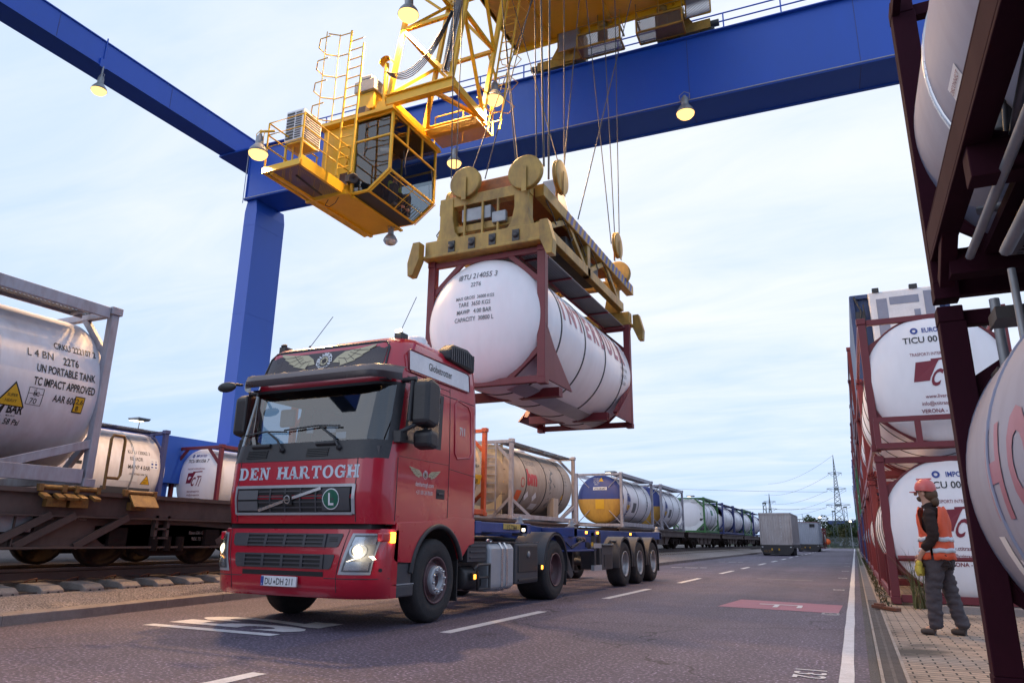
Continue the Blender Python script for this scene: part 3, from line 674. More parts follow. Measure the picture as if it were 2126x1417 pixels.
# --- green framed, blue framed and the rest of the train
def plain(label, y, fm, tm, L=6.06, **k):
    c, z = tank_container(label, G_T, (TX, y, 1.66), L=L, fm=fm, tm=tm, seg=32, **k)
    q = MB()
    for i in range(5): q.text(random.choice(('22T6 L4BN', 'MAWP 4 BAR', 'UN PORTABLE', 'TARE 3580')), cyl(0, z, L-1.4, 1.195, 1, 1.75-.2*i), .13, (0, 0), 'C', .7)
    q.build('lettering', 'letter_grey', c, recalc=False)
    return c, z
c6, z6 = plain('white tank in green frame with flat white end lettered CONTAINER', 55.9, 'frame_green', 'tank_white', gusset=False, bands=3, bm='letter_grey', diag=True)
q = MB(); pl = [(-1.1, .15), (.7, .15), (1.05, .6), (1.05, 1.9), (.6, 2.42), (-1.1, 2.42)]; q.prism(pl, 'y', .14, .18); q.build('end_panel', 'white_paint', c6)
pf = plane((.38, .132, 0), (1, 0, 0), (0, 0, 1))
q = MB(); q.text('CONTAINER', pf, .24, (.55, 1.28), 'R', .9, .02, .15); q.build('panel_lettering', 'letter_green', c6, recalc=False)
q = MB(); q.text('VAN MONT', pf, .17, (.2, 1.56), 'R', .9, .01); q.text('111111 3', pf, .17, (.3, 2.15), 'R', .8, .01); q.text('22T0', pf, .15, (.05, 1.95), 'R', .8, .01)
q.flat([(.28, 1.04), (.72, 1.04), (.5, .84)], pf); q.build('panel_marking', 'letter_black', c6, recalc=False)
q = MB(); q.flat([(-.3, .9), (.12, .9), (.12, 1.2), (-.3, 1.2)], pf); q.build('hazard_board', 'sign_orange', c6, recalc=False)
q = MB(); q.patch(cyl(0, z6, 3.2, 1.196, 1, 1.35), (-.45, .45), frange(0, .4, 4)); q.build('label_plate', 'letter_green', c6, recalc=False)
plain('white tank in blue frame just behind the green framed one', 64.6, 'frame_blue', 'tank_white', gusset=True, toprail=False)
plain('shiny white tank in blue frame, second blue one behind the green frame', 71.0, 'frame_blue', 'tank_white', gusset=True, toprail=False)
plain('white tank in light green frame, far down the train', 77.4, 'frame_green', 'tank_white', diag=True)
plain('white tank in blue frame beside the beige box container', 85.6, 'frame_blue', 'tank_white', gusset=True, toprail=False)
# --- second and third track: steel tank and white tank seen between the near tank and the truck
c7, z7 = tank_container('pale steel tank in dark blue frame lettered KUBU, behind the yellow handrail', 'tank containers on the rear tracks', (-18.9-1.22, 9.35, 1.55), L=6.1, fm='frame_blue', tm='tank_dirty', bands=3, Ht=2.6, toprail=False, botrail=False, tendon=.42, seg=56, gusset=False)
def s7(y, z): return cyl(0, z7, y, 1.194, 1, z)
q = MB()
for s, y, z, h in [('KUBU 130062 3', 5.25, 1.78, .16), ('RID/ADR', 5.15, 1.58, .16), ('MAWP 4 BAR', 5.25, 1.33, .18), ('U.N. PORTABLE TANK T12', 5.25, 1.17, .075)]: q.text(s, s7(y, z), h, (0, 0), 'C', .7, .004, cut=.07)
q.text('OFEN2', s7(2.75, 1.35), .55, (0, 0), 'C', .85, .035, cut=.08); q.build('lettering', 'letter_black', c7, recalc=False)
q = MB(); q.patch(s7(4.95, .98), (-.32, .32), frange(0, .18, 3)); q.patch(s7(5.75, 1.38), (-.14, .14), frange(0, .32, 4)); q.build('label_plate', 'letter_white', c7, recalc=False)
q = MB(); q.patch(s7(5.75, 1.42), (-.1, -.03), frange(0, .2, 3)); q.patch(s7(5.75, 1.42), (.03, .1), frange(0, .2, 3)); q.build('flag_marking', 'letter_blue', c7, recalc=False)
q = MB(); q.patch(s7(5.0, .45), (-.8, .8), frange(0, .45, 4)); q.build('label_plate', 'letter_grey', c7, recalc=False)
q = MB(); q.patch(s7(3.0, .45), (-.3, .3), frange(0, .2, 4)); q.build('hazard_board', 'sign_orange', c7, recalc=False)
tri(c7, 5.55, .92, .30, 1.19, z7, ('SUPER', 'HEAVY'))
# cap emblem used on the white tanks lettered TICU
def ticu_end(c, z, num, r_=1.19, far=False, web1='www.ctitrasporti.it', imp='IMPORTED', d_=.34, y0_=.02):
    def fd(x, v): 
        rr = min(.995, math.hypot(x, v)/r_); return V((x, y0_+d_*(1-math.sqrt(1-rr*rr))-.008, z+v))
    q = MB(); q.text('TICU '+num, fd, .17, (.02, .66), 'C', .95, .012)
    q.build('lettering', 'letter_black', c, recalc=False)
    q = MB()
    q.flat([(-.33, .28), (.05, .30), (.0, .22), (-.12, -.02), (-.14, -.08), (-.4, -.09)], fd)
    q.text('C', fd, .42, (-.07, -.17), 'C', .55, .03, .35); q.text('T', fd, .50, (.14, -.17), 'C', .72, .0, .35); q.text('I', fd, .42, (.25, -.2), 'C', .7, .0, .35)
    q.flat([(-.08, .33), (.36, .35), (.36, .31), (-.08, .29)], fd)
    q.text('TRASPORTI INTERNAZIONALI', fd, .085, (.02, .40), 'C', .75); q.text(web1, fd, .095, (0, -.40), 'C', .85, .005); q.text('info@ctitrasporti.it', fd, .095, (0, -.53), 'C', .85, .005); q.text('VERONA - ITALY', fd, .10, (0, -.67), 'C', .9, .012)
    q.build('emblem', 'letter_wine', c, recalc=False)
    q = MB(); q.text(imp, fd, .13, (.12, .86), 'C', .8, .02); q.ring(lambda a, b_: fd(a-.28, b_+.905), .03, .065, 14); q.build('sticker_lettering', 'letter_blue', c, recalc=False)
c8, z8 = tank_container('white tank in dark red frame marked TICU 001356 7, left of the red cab', 'tank containers on the rear tracks', (-21.45, 18.8, 1.6), fm='frame_red', tm='tank_white', gusset=False, seg=56)
ticu_end(c8, z8, '001356 7')
# ------------------------------------------------------------------ wagons
def wheelset(parent, y, x=0, n=24):
    for s in (-1, 1):
        q = MB(); X = x+s*.75
        q.lathe([(.001, -.06), (.12, -.06), (.14, -.03), (.38, -.02), (.40, -.065), (.46, -.065), (.455, .065), (.40, .065), (.38, .03), (.12, .04), (.1, .13), (.001, .13)], (X, y, .567+.455), (s, 0, 0), n)
        q.build('wheel', 'wagon_dark', parent)
    q = MB(); q.tube([(-.7, y, 1.02), (.7, y, 1.02)], .08, 10); q.build('axle', 'wagon_dark', parent)
def wagon(label, y0, Lw, bog, near=False):
    t = thing('container_wagon', label, 'rail wagon', (TX, y0, 0), 0, 'flat container wagons of the train')
    zt = 1.64
    for s in (-1, 1):
        q = MB(); X = s*1.14
        q.box(X-.09, X+.09, .15, Lw-.15, zt-.06, zt); q.box(X-.012, X+.012, .2, Lw-.2, zt-.34, zt-.06); q.box(X-.07, X+.07, .2, Lw-.2, zt-.37, zt-.345)
        # fish-bellied web between bogies
        segs = sorted(bog); spans = [(segs[i]+1.25, segs[i+1]-1.25) for i in range(len(segs)-1)]
        for (a, b_) in spans:
            if b_-a < 1: continue
            pl = [(a, zt-.37), (a+.9, .86), (b_-.9, .86), (b_, zt-.37)]; q.prism(pl, 'x', X-.11*s-.01, X-.11*s+.01); q.box(X-.11*s-.09, X-.11*s+.09, a+.9, b_-.9, .83, .86)
            y = a+1.0
            while y < b_-.9: q.box(X-.10*s-.01*(s < 0), X-.02*s, y, y+.02, .87, zt-.38) if s > 0 else None; y += 1.6
        q.build('side_sill', 'wagon_brown', t)
    q = MB(); q.box(-1.04, 1.04, .1, .3, 1.1, zt-.02); q.box(-1.04, 1.04, Lw-.3, Lw-.1, 1.1, zt-.02); q.box(-.3, .3, .3, Lw-.3, 1.05, zt-.1)
    for y in frange(1.2, Lw-1.2, 9): q.box(-1.12, 1.12, y-.08, y+.08, zt-.2, zt-.04)
    q.build('underframe', 'wagon_dark', t)
    for s in (-1, 1):
        for e_, y in ((-1, .1), (1, Lw-.1)):
            q = MB(); q.lathe([(.08, 0), (.08, .35), (.22, .36), (.22, .40), (.001, .42)], (s*.87, y, 1.12), (0, e_, 0), 16); q.build('buffer', 'wagon_dark', t)
    for yb in bog:
        q = MB()
        for s in (-1, 1):
            q.prism([(yb-1.25, 1.02), (yb-1.1, .90), (yb-.55, .86), (yb-.35, .72), (yb+.35, .72), (yb+.55, .86), (yb+1.1, .90), (yb+1.25, 1.02), (yb+1.25, 1.16), (yb+.5, 1.2), (yb-.5, 1.2), (yb-1.25, 1.16)], 'x', s*1.0-.06, s*1.0+.06)
            for d_ in (-.9, .9): q.box(s*1.0-.13, s*1.0+.13, yb+d_-.15, yb+d_+.15, .88, 1.14)
            for d_ in (-.25, 0, .25): q.lathe([(.07, 0), (.07, .22)], (s*1.1, yb+d_, .80), (0, 0, 1), 8)
        q.box(-1, 1, yb-.2, yb+.2, .8, 1.1); q.build('bogie_frame', 'wagon_dark', t)
        for d_ in (-.9, .9): wheelset(t, yb+d_)
    return t
wa = wagon('brown container wagon with yellow hinged brackets, under the grey framed tank', -5.0, 16.6, [2.4, 13.5], True)
for (y, k) in ((6.57, 0), (6.90, 0), (7.86, 1)):
    q = MB(); Y = y+5-.1
    q.tube([(1.23, Y-.26, 1.66), (1.23, Y+.3, 1.66)], .035, 10); q.box(1.2, 1.27, Y-.27, Y-.2, 1.60, 1.70); q.box(1.2, 1.27, Y+.25, Y+.31, 1.60, 1.70)
    if k: q.obox((1.32, Y+.05, 1.53), (.07, 0, -.09), (0, .22, 0), (.012, 0, .01))
    else:
        for d_ in (-.2, 0, .2): q.obox((1.31, Y+d_, 1.54), (.07, 0, -.03), (0, .05, 0), (.01, 0, .02))
    q.box(1.15, 1.25, Y-.12, Y+.16, 1.40, 1.52); q.build('hinged_bracket', 'hinge_yellow', wa, bevel=.006)
for y in (5.75, 6.1, 6.95, 9.4, 9.75):
    q = MB(); Y = y+5; q.beam((1.2, Y+.72, 1.30), (1.09, Y, .87), .10, .05, (1, 0, 0)); q.build('strut', 'wagon_brown', wa)
# the side plate of this wagon is one continuous box girder seen from the road
q = MB(); q.box(1.045, 1.06, .3, 16.3, .87, 1.28); q.box(.98, 1.14, .3, 16.3, .84, .868); q.build('girder_web', 'girder_brown', wa)
q = MB(); q.tube([(1.28, 12.13, 1.68), (1.28, 12.13, 2.42), (1.28, 12.16, 2.48), (1.28, 12.33, 2.48), (1.28, 12.36, 2.42), (1.28, 12.36, 1.9), (1.28, 12.33, 1.85), (1.28, 12.13, 1.85)], .022, 8); ho = q.build('handrail', 'hinge_yellow', wa)
q = MB()
q.box(1.062, 1.09, 10.75, 11.35, 1.02, 1.34); q.build('paper_holder', 'wagon_dark', wa, bevel=.01)
q = MB(); q.patch(lambda a, b_: (1.092, a, b_), frange(10.8, 11.3, 3), frange(1.06, 1.30, 3), False); q.build('paper_holder_mesh', 'tin_grey', wa)
q = MB(); q.box(1.061, 1.067, 11.4, 12.1, .98, 1.30); q.box(1.061, 1.067, 9.0, 10.2, .92, 1.30); q.build('inscription_panel', 'girder_brown', wa)
pf = plane((1.069, 0, 0), (0, 1, 0), (0, 0, 1))
q = MB(); q.text('MOBILI', plane((1.194, 0, 0), (0, 1, 0), (0, 0, 1)), .15, (10.0, 1.36), 'R', .7); q.text('Ettich', pf, .06, (11.55, 1.23), 'C', .8); q.text('Ettich & Transito', pf, .06, (11.95, 1.23), 'C', .7)
q.text('Essen DK-GP-V', plane((1.064, 0, 0), (0, 1, 0), (0, 0, 1)), .075, (14.15, 1.06), 'C', .8); q.text('REV. 72 T', plane((1.064, 0, 0), (0, 1, 0), (0, 0, 1)), .075, (14.15, .96), 'C', .8); q.build('lettering', 'tank_beige', wa, recalc=False)
q = MB(); q.box(1.07, 1.16, 13.2, 13.25, 1.0, 1.34); q.box(1.07, 1.16, 13.42, 13.47, 1.0, 1.34); q.box(1.07, 1.16, 13.2, 13.47, 1.3, 1.34); q.box(1.07, 1.16, 13.2, 13.47, 1.12, 1.15); q.box(1.07, 1.16, 13.2, 13.47, .98, 1.01); q.build('step', 'wagon_brown', wa)
wb = wagon('brown container wagon behind the red tractor, under the cream and dusty grey tanks', 13.2, 15.0, [2.5, 12.5])
dup(wb, (TX, 34.0, 0), None, 'brown container wagon under the two tanks with blue and yellow ends').location.y = 33.6
dup(wb, (-20.15, 5.5, -.05), None, 'brown wagon on the rear track under the pale steel tank')
dup(wb, (-21.45, 18.2, -.05), None, 'brown wagon on the rear track under the white tank in dark red frame')
w3 = wagon('dark fish-bellied container wagon under the dark green framed tank', 49.6, 13.2, [2.2, 11.0])
dup(w3, (TX, 63.6, 0), None, 'dark container wagon under the two blue framed tanks')
dup(w3, (TX, 77.2, 0), None, 'dark container wagon under the light green framed tank')
dup(w3, (TX, 90.8, 0), None, 'dark container wagon at the far end of the train')
q = MB(); q.lathe([(.001, -.02), (.09, -.02), (.09, .06), (.001, .06)], (0, 0, 0), (0, -1, 0), 14); q.cur = 1; q.lathe([(.001, .065), (.075, .065)], (0, 0, 0), (0, -1, 0), 14)
wl = q.build('tail_lamp', ['plastic_black', 'headlight_glow'], loc=(TX+.9, 49.25, 1.12)); tag(wl, 'small lit white lamp on the wagon end behind the trailer wheels', 'lamp')
# ------------------------------------------------------------------ gantry crane
cr = thing('gantry_crane', 'blue gantry crane spanning the road, with a tall box leg at the left', 'gantry crane', (-23.2, 22, 0))
def at(o): return lambda x, y, z: None
def off(mb, o):       # move mesh coordinates into the frame of a thing at location o
    mb.v = [(x-o[0], y-o[1], z-o[2]) for x, y, z in mb.v]; return mb
CO = (-23.2, 22, 0); SKEW = .03
def YAW(o): o.rotation_euler = (0, 0, SKEW); return o      # the cross girder stands a little askew to the road
q = MB(); q.box(-23.25, 16, 21.25, 22.65, 15.54, 18.05); YAW(off(q, CO).build('cross_girder', 'crane_blue', cr))
q = MB(); q.box(-23.3, 16, 21.17, 21.27, 15.50, 15.56); q.box(-23.3, 16, 22.64, 22.75, 15.50, 15.56); q.box(-23.3, 16, 21.1, 22.8, 18.05, 18.09); q.box(-23.28, -23.24, 21.2, 22.7, 15.52, 18.06); YAW(off(q, CO).build('girder_flange', 'crane_blue', cr))
q = MB()
for x in (-19.5, -14.2, -8.9, -3.6, 1.7): q.box(x-.008, x+.008, 21.243, 21.25, 15.57, 18.04); q.box(x-.008, x+.008, 21.3, 22.6, 15.532, 15.54)
YAW(off(q, CO).build('weld_seam', 'frame_blue', cr)); q = MB()
for y in (7.5, 12.6, 17.4): q.box(-24.0, -23.994, y-.008, y+.008, 18.1, 19.1)
off(q, CO).build('weld_seam', 'frame_blue', cr)
q = MB(); q.tube([(-23.3, 21.12, 15.55), (16, 21.12, 15.55)], .018, 6); q.tube([(-23.37, 21.2, 17.9), (-23.37, 21.2, 15.4)], .02, 6); YAW(off(q, CO).build('cable_conduit', 'silver_paint', cr))
q = MB(); q.box(-23, 16, 21.42, 21.50, 18.09, 18.22); YAW(off(q, CO).build('trolley_rail', 'rail_top', cr))
q = MB()
for z in (19.6, 20.15, 20.5): q.tube([(-23, 23.4, z), (16, 23.4, z)], .028, 6)
for x in frange(-23, 16, 20): q.tube([(x, 23.4, 18.0), (x, 23.4, 20.5)], .03, 6)
YAW(off(q, CO).build('handrail', 'crane_blue', cr))
q = MB(); q.box(-23, 16, 22.75, 23.5, 17.95, 18.03); YAW(off(q, CO).build('walkway', 'grating_blue', cr))
q = MB(); q.box(-23.3, -22.6, 21.35, 23.1, 4.62, 15.0); q.prism([(-23.3, 15.0), (-22.6, 15.0), (-22.7, 15.54), (-23.2, 15.54)], 'y', 21.35, 23.1)
q.box(-23.305, -22.595, 21.345, 23.105, 14.3, 14.33); q.box(-23.305, -22.595, 21.345, 23.105, 10.2, 10.22)
off(q, CO).build('leg', 'crane_blue', cr)
q = MB(); q.box(-23.75, -22.45, 21.1, 24.0, 4.54, 4.62); off(q, CO).build('leg_flange', 'crane_blue', cr)
q = MB(); q.box(-24.1, -22.3, 13, 28, 2.85, 4.54); off(q, CO).build('lower_beam', 'crane_blue', cr)
q = MB()
for y in (14, 17.5, 24, 27):
    q.box(-23.9, -22.5, y-1.1, y+1.1, 1.3, 2.85)
    for d_ in (-.6, .6): q.lathe([(.001, -.1), (.42, -.1), (.42, .1), (.001, .1)], (-23.2, y+d_, .95), (1, 0, 0), 18)
off(q, CO).build('travel_bogie', 'crane_blue', cr)
q = MB(); q.box(-24.9, -24.0, -12, 22.9, 18.09, 19.12); q.box(-24.95, -23.95, -12, 22.9, 19.12, 19.16); q.box(-24.95, -23.95, -12, 22.9, 18.05, 18.09); off(q, CO).build('end_beam', 'crane_blue', cr)
q = MB(); q.box(-25.0, -23.2, 21.0, 22.9, 17.97, 18.05); off(q, CO).build('bracket', 'crane_blue', cr); q = MB(); q.tube([(-23.98, 14.4, 19.3), (-23.98, 14.4, 18.0)], .03, 6); q.box(-24.0, -23.93, 14.25, 14.5, 18.0, 18.35); off(q, CO).build('lamp_bracket', 'crane_blue', cr)
# ------------------------------------------------------------------ crane lamps
def lamp(label, p, power=0, lit=True, s=1.0, hang=.5, arm=None, tilt=0, cone=128):
    t = thing('crane_lamp', label, 'lamp', p, 0, 'bell shaped lamps on the crane')
    q = MB(); q.lathe([(.07, .52), (.10, .50), (.11, .30), (.10, .24)], (0, 0, 0), (0, 0, 1), 16); q.lathe([(.05, .52), (.05, .58)], (0, 0, 0), (0, 0, 1), 10); q.build('housing', 'tin_grey', t)
    q = MB(); q.lathe([(.10, .26), (.15, .20), (.22, .10), (.255, .0), (.265, .0), (.23, .11), (.16, .21), (.11, .27)], (0, 0, 0), (0, 0, 1), 24); q.build('reflector', 'tin_grey', t)
    q = MB(); q.lathe([(.25, .01), (.24, -.05), (.18, -.12), (.09, -.155), (.001, -.165)], (0, 0, 0), (0, 0, 1), 24); q.lathe([(.001, .016), (.24, .016)], (0, 0, 0), (0, 0, 1), 24); q.build('lamp_glass', 'lamp_glow' if lit else 'glass_lens', t)
    q = MB(); q.tube([(0, 0, .57), (0, 0, .57+hang)], .03, 8); q.tube([(-.12, 0, .42), (-.15, 0, .62), (0, 0, .72), (.15, 0, .62), (.12, 0, .42)], .012, 6)
    if arm: q.tube([(0, 0, .57+hang), arm], .035, 8)
    q.build('bracket', 'tin_grey' if not arm else 'crane_yellow', t)
    t.scale = (s, s, s); t.rotation_euler = (tilt, 0, 0)
    if lit and power:
        l = bpy.data.lights.new('lamp_light', 'SPOT'); l.energy = power*1.6; l.color = LAMP_RGB; l.shadow_soft_size = .22; l.spot_size = R(cone); l.spot_blend = .5
        lo = bpy.data.objects.new('lamp_light', l); COL.objects.link(lo); lo.parent = t; lo.location = (0, 0, -.42)
    return t
LP = 1.0
lamp('lit bell lamp hanging from the left blue end beam', (-23.95, 14.4, 17.02), 400*LP, cone=105, s=1.05, hang=.42)
lamp('lit bell lamp under the blue girder, beside the cab glazing', (-12.6, 21.42, 15.05), 1700*LP, s=1.1, hang=-.02)
lamp('lit bell lamp under the blue girder, alone right of the hoist ropes', (-3.74, 21.68, 15.05), 1700*LP, s=1.18, hang=-.02)
lamp('lit bell lamp on a yellow arm before the blue girder, right of the lattice', (-8.3, 16.3, 13.5), 1700*LP, s=1.05, hang=.2, arm=(-.25, .05, 1.6))
lamp('big lit bell lamp on top of the yellow lattice tower', (-9.98, 14.1, 15.35), 3200*LP, cone=165, s=1.15, hang=.2, arm=(.9, .1, -.1))
lamp('lit bell lamp at the outer corner of the cab walkway', (-12.86, 11.98, 10.48), 1300*LP, cone=135, s=.95, hang=.1, arm=(.35, .15, .68))
lamp('unlit bell lamp under the cab floor', (-11.55, 16.1, 9.48), 0, False, s=.8, hang=.0)
# ------------------------------------------------------------------ trolley on the girder
tr = thing('crane_trolley', 'yellow crane trolley with driven wheel bogies on the blue girder', 'crane trolley', (-6, 15, 18.2)); TO = (-6, 15, 18.2)
q = MB(); q.box(-10.1, -2.4, 8.8, 21.7, 19.5, 19.53); q.box(-10.1, -2.4, 21.6, 21.75, 19.5, 20.2); q.box(-10.15, -10.0, 8.8, 21.75, 19.5, 20.2); q.box(-2.5, -2.35, 8.8, 21.75, 19.5, 20.2)
off(q, TO).build('platform', 'crane_yellow', tr)
q = MB()
for y in (12.2, 15.2, 18.2): q.box(-10.0, -2.5, y-.06, y+.06, 19.34, 19.5)
for x in (-8.6, -6.2, -3.9): q.box(x-.05, x+.05, 8.8, 21.6, 19.38, 19.5)
q.box(-10.2, -2.3, 21.55, 21.61, 19.30, 19.52); q.box(-9.2, -8.4, 13.5, 14.4, 19.25, 19.5); q.box(-7.4, -6.6, 18.9, 19.8, 19.2, 19.5); off(q, TO).build('floor_beam', 'crane_yellow', tr)
for s in (-1, 1):
    bx = -6+s*1.75
    q = MB(); q.box(min(bx, bx+s*1.5), max(bx, bx+s*1.5), 21.28, 21.6, 18.35, 18.72); q.box(bx-.4, bx+.4, 21.2, 21.75, 18.4, 19.6)
    q.prism([(bx-s*.4, 19.6), (bx+s*.4, 19.6), (bx+s*.9, 18.72), (bx+s*.3, 18.5)], 'y', 21.25, 21.7)
    off(q, TO).build('wheel_bogie', 'spreader_yellow', tr)
    q = MB(); q.lathe([(.001, -.1), (.26, -.1), (.26, .1), (.001, .1)], (bx+s*.2, 21.46, 18.46), (0, 1, 0), 20); q.lathe([(.001, -.1), (.26, -.1), (.26, .1), (.001, .1)], (bx+s*1.35, 21.46, 18.46), (0, 1, 0), 20); off(q, TO).build('wheel', 'dark_steel', tr)
    q = MB(); q.lathe([(.12, 0), (.12, .28), (.001, .28)], (bx+s*1.5, 21.4, 18.55), (s, 0, 0), 14); off(q, TO).build('buffer', 'plastic_black', tr)
    bk = -6.55 if s < 0 else -4.35
    q = MB(); x0, x1 = bk-.85, bk+.75
    for a, b_ in (((x0, 20.55, 18.3), (x1, 20.55, 18.3)), ((x0, 20.55, 18.85), (x1, 20.55, 18.85)), ((x0, 20.55, 18.3), (x0, 20.55, 18.85)), ((x1, 20.55, 18.3), (x1, 20.55, 18.85)), ((x0, 21.2, 18.3), (x0, 20.55, 18.3)), ((x1, 21.2, 18.3), (x1, 20.55, 18.3)), ((x0, 21.2, 18.85), (x0, 20.55, 18.85)), ((x1, 21.2, 18.85), (x1, 20.55, 18.85)), ((x0, 21.2, 18.3), (x1, 21.2, 18.3))): q.beam(a, b_, .06)
    for z in (19.2, 19.55): q.tube([(x0, 21.2, z), (x0, 20.55, z), (x1, 20.55, z), (x1, 21.2, z)], .02, 6)
    for x in (x0, (x0+x1)/2, x1): q.tube([(x, 20.55, 18.85), (x, 20.55, 19.55)], .02, 6)
    off(q, TO).build('maintenance_basket', 'spreader_yellow', tr)
    q = MB(); q.box(x0, x1, 20.55, 21.2, 18.285, 18.295); q.box(x0, x1, 20.56, 20.57, 18.33, 18.82); off(q, TO).build('basket_floor', 'grating_dark', tr)
    q = MB(); q.lathe([(.19, 0), (.19, .42), (.15, .46), (.15, .52), (.19, .54), (.19, .68), (.001, .7)], (bk, 21.0, 18.75), (0, 0, 1), 18); off(q, TO).build('drive_motor', 'spreader_yellow', tr)
    q = MB(); a = bk+1.25 if s > 0 else bk-1.3; q.obox((a, 20.95, 19.15), (.42, 0, .03), (0, .02, .45), (.0, .02, .01)); off(q, TO).build('mesh_guard', 'grating_blue', tr)
    q = MB()
    for dx in (-.42, .42): q.beam((a+dx, 20.93, 18.7), (a+dx, 20.97, 19.6), .05)
    for z in (18.7, 19.6): q.beam((a-.42, 20.95, z), (a+.42, 20.95, z), .05)
    off(q, TO).build('guard_frame', 'spreader_yellow', tr)
cC, cT = V((-23.2, 22, 0)), V(TO); rzm = Matrix.Rotation(SKEW, 3, 'Z')
for o in list(tr.children):
    if o.name.split('.')[0] in ('wheel_bogie', 'wheel', 'buffer', 'maintenance_basket', 'basket_floor', 'drive_motor', 'mesh_guard', 'guard_frame'):
        o.rotation_euler = (0, 0, SKEW); o.location = cC + rzm @ (cT-cC) - cT
# lattice tower that carries the cab
def TWR(z, sx, sy):
    k = (z-12.9)/6.4; x0, x1 = -10.52+.95*k, -8.55+.95*k
    return V((x0 if sx < 0 else x1, 14.2+.12*k if sy < 0 else 16.05+.12*k, z))
q = MB()
for sx in (-1, 1):
    for sy in (-1, 1): q.beam(TWR(12.9, sx, sy), TWR(19.5, sx, sy), .12)
for z in (15.0, 17.2):
    for a, b_ in (((-1, -1), (1, -1)), ((1, -1), (1, 1)), ((1, 1), (-1, 1)), ((-1, 1), (-1, -1))): q.beam(TWR(z, *a), TWR(z, *b_), .10)
for (z0, z1_) in ((12.95, 15.0), (15.0, 17.2), (17.2, 19.4)):
    q.beam(TWR(z1_, -1, -1), TWR(z0, 1, -1), .09); q.beam(TWR(z1_, 1, -1), TWR(z0, 1, 1), .09); q.beam(TWR(z1_, -1, 1), TWR(z0, 1, 1), .09); q.beam(TWR(z0, -1, -1), TWR(z1_, -1, 1), .09)
off(q, TO).build('lattice_tower', 'crane_yellow', tr)
q = MB()
for y in (14.2, 16.05): q.box(-10.6, -8.45, y-.02, y+.02, 12.62, 12.9); q.box(-10.6, -8.45, y-.09, y+.09, 12.9, 12.93); q.box(-10.6, -8.45, y-.09, y+.09, 12.59, 12.62)
q.beam((-8.5, 14.2, 12.76), (-8.5, 16.05, 12.76), .14, .22); q.beam((-10.5, 14.2, 12.76), (-10.5, 16.05, 12.76), .14, .22)
q.beam((-9.2, 14.2, 12.75), (-10.4, 16.05, 12.75), .1); q.beam((-9.2, 14.2, 12.75), (-8.5, 16.05, 12.75), .1)
off(q, TO).build('tower_base', 'crane_yellow', tr)
q = MB(); q.box(-10.2, -8.5, 15.55, 16.6, 12.5, 12.53); off(q, TO).build('tower_walkway', 'grating_yellow', tr)
q = MB()
for x in (-8.62, -8.22): q.tube([(x, 16.5, 12.6), (x+.9, 16.62, 19.5)], .03, 6)
z = 12.9
while z < 19.4: k = (z-12.6)/6.9; q.tube([(-8.62+.9*k, 16.5+.12*k, z), (-8.22+.9*k, 16.5+.12*k, z)], .016, 6); z += .3
for z in (13.6, 14.4, 15.2, 16.0, 16.8, 17.6): k = (z-12.6)/6.9; q.tube([(-8.62+.9*k, 16.5, z), (-8.75+.9*k, 17.0, z), (-8.42+.9*k, 17.25, z), (-8.1+.9*k, 17.0, z), (-8.22+.9*k, 16.5, z)], .014, 6)
for z in (13.2, 13.65): q.tube([(-10.5, 16.6, z), (-8.5, 16.6, z), (-8.5, 15.6, z)], .022, 6)
for x in (-10.5, -9.5, -8.5): q.tube([(x, 16.6, 12.55), (x, 16.6, 13.65)], .022, 6)
off(q, TO).build('tower_ladder', 'crane_yellow', tr)
q = MB(); 
for k in range(-3, 4): q.tube([(-8.7+.95*.02, 14.08+.012*k, 13.15+.0*k), (-8.15, 14.2+.012*k, 16.0), (-7.7, 14.3+.012*k, 19.4)], .013, 6)
off(q, TO).build('cable_bundle', 'plastic_black', tr)
q = MB(); q.beam((-8.68, 14.1, 13.1), (-7.75, 14.22, 19.4), .22, .04, (0, 1, 0)); off(q, TO).build('cable_tray', 'grating_grey', tr)
q = MB()
for k in range(5):
    pts = []
    for i in range(13):
        u = i/12; sag = -.72-.05*k; pts.append((-10.62+(2.1)*u, 14.05+.02*k, 14.0-.35*(1-u)+.95*u + sag*4*u*(1-u)))
    q.tube(pts, .014, 6)
off(q, TO).build('hanging_cable', 'plastic_black', tr)
# ------------------------------------------------------------------ operator cab
CB = (-11.3, 14.5, 10.0)
cb = thing('operator_cab', 'yellow crane operator cab with dark glazing, ladder and walkway, hung from the lattice', 'crane cab', CB)
# profile across X (x, z): roof, vertical glazing, slanted lower glazing, floor
P = [(-11.5, 10.05), (-10.95, 10.05), (-10.28, 10.55), (-10.28, 12.30), (-11.5, 12.30)]
YA, YB = 14.1, 16.35
q = MB()      # corner posts and rails of the glazed box
for y in (YA, YB):
    for i in range(len(P)-1): q.beam((P[i][0], y, P[i][1]), (P[i+1][0], y, P[i+1][1]), .075)
    q.beam((-11.5, y, 11.62), (-10.28, y, 11.62), .06)
for (x, z) in P[1:4]: q.beam((x, YA, z), (x, YB, z), .06)
q.beam((-10.28, YA, 11.62), (-10.28, YB, 11.62), .06)
for y in (14.85, 15.6): q.beam((-10.28, y, 11.62), (-10.28, y, 12.3), .06)
q.beam((-11.5, YA, 10.05), (-11.5, YA, 12.3), .09); q.beam((-11.5, YB, 10.05), (-11.5, YB, 12.3), .09)
off(q, CB).build('window_frame', 'crane_yellow', cb, bevel=.012)
q = MB(); q.box(-12.75, -10.2, 13.95, 16.5, 12.34, 12.42); q.box(-12.75, -10.18, 13.93, 16.52, 12.30, 12.34); off(q, CB).build('roof', 'crane_yellow', cb)
q = MB(); q.box(-12.70, -11.5, 14.15, 16.35, 10.06, 12.30); off(q, CB).build('cab_wall', 'crane_yellow', cb, bevel=.03)
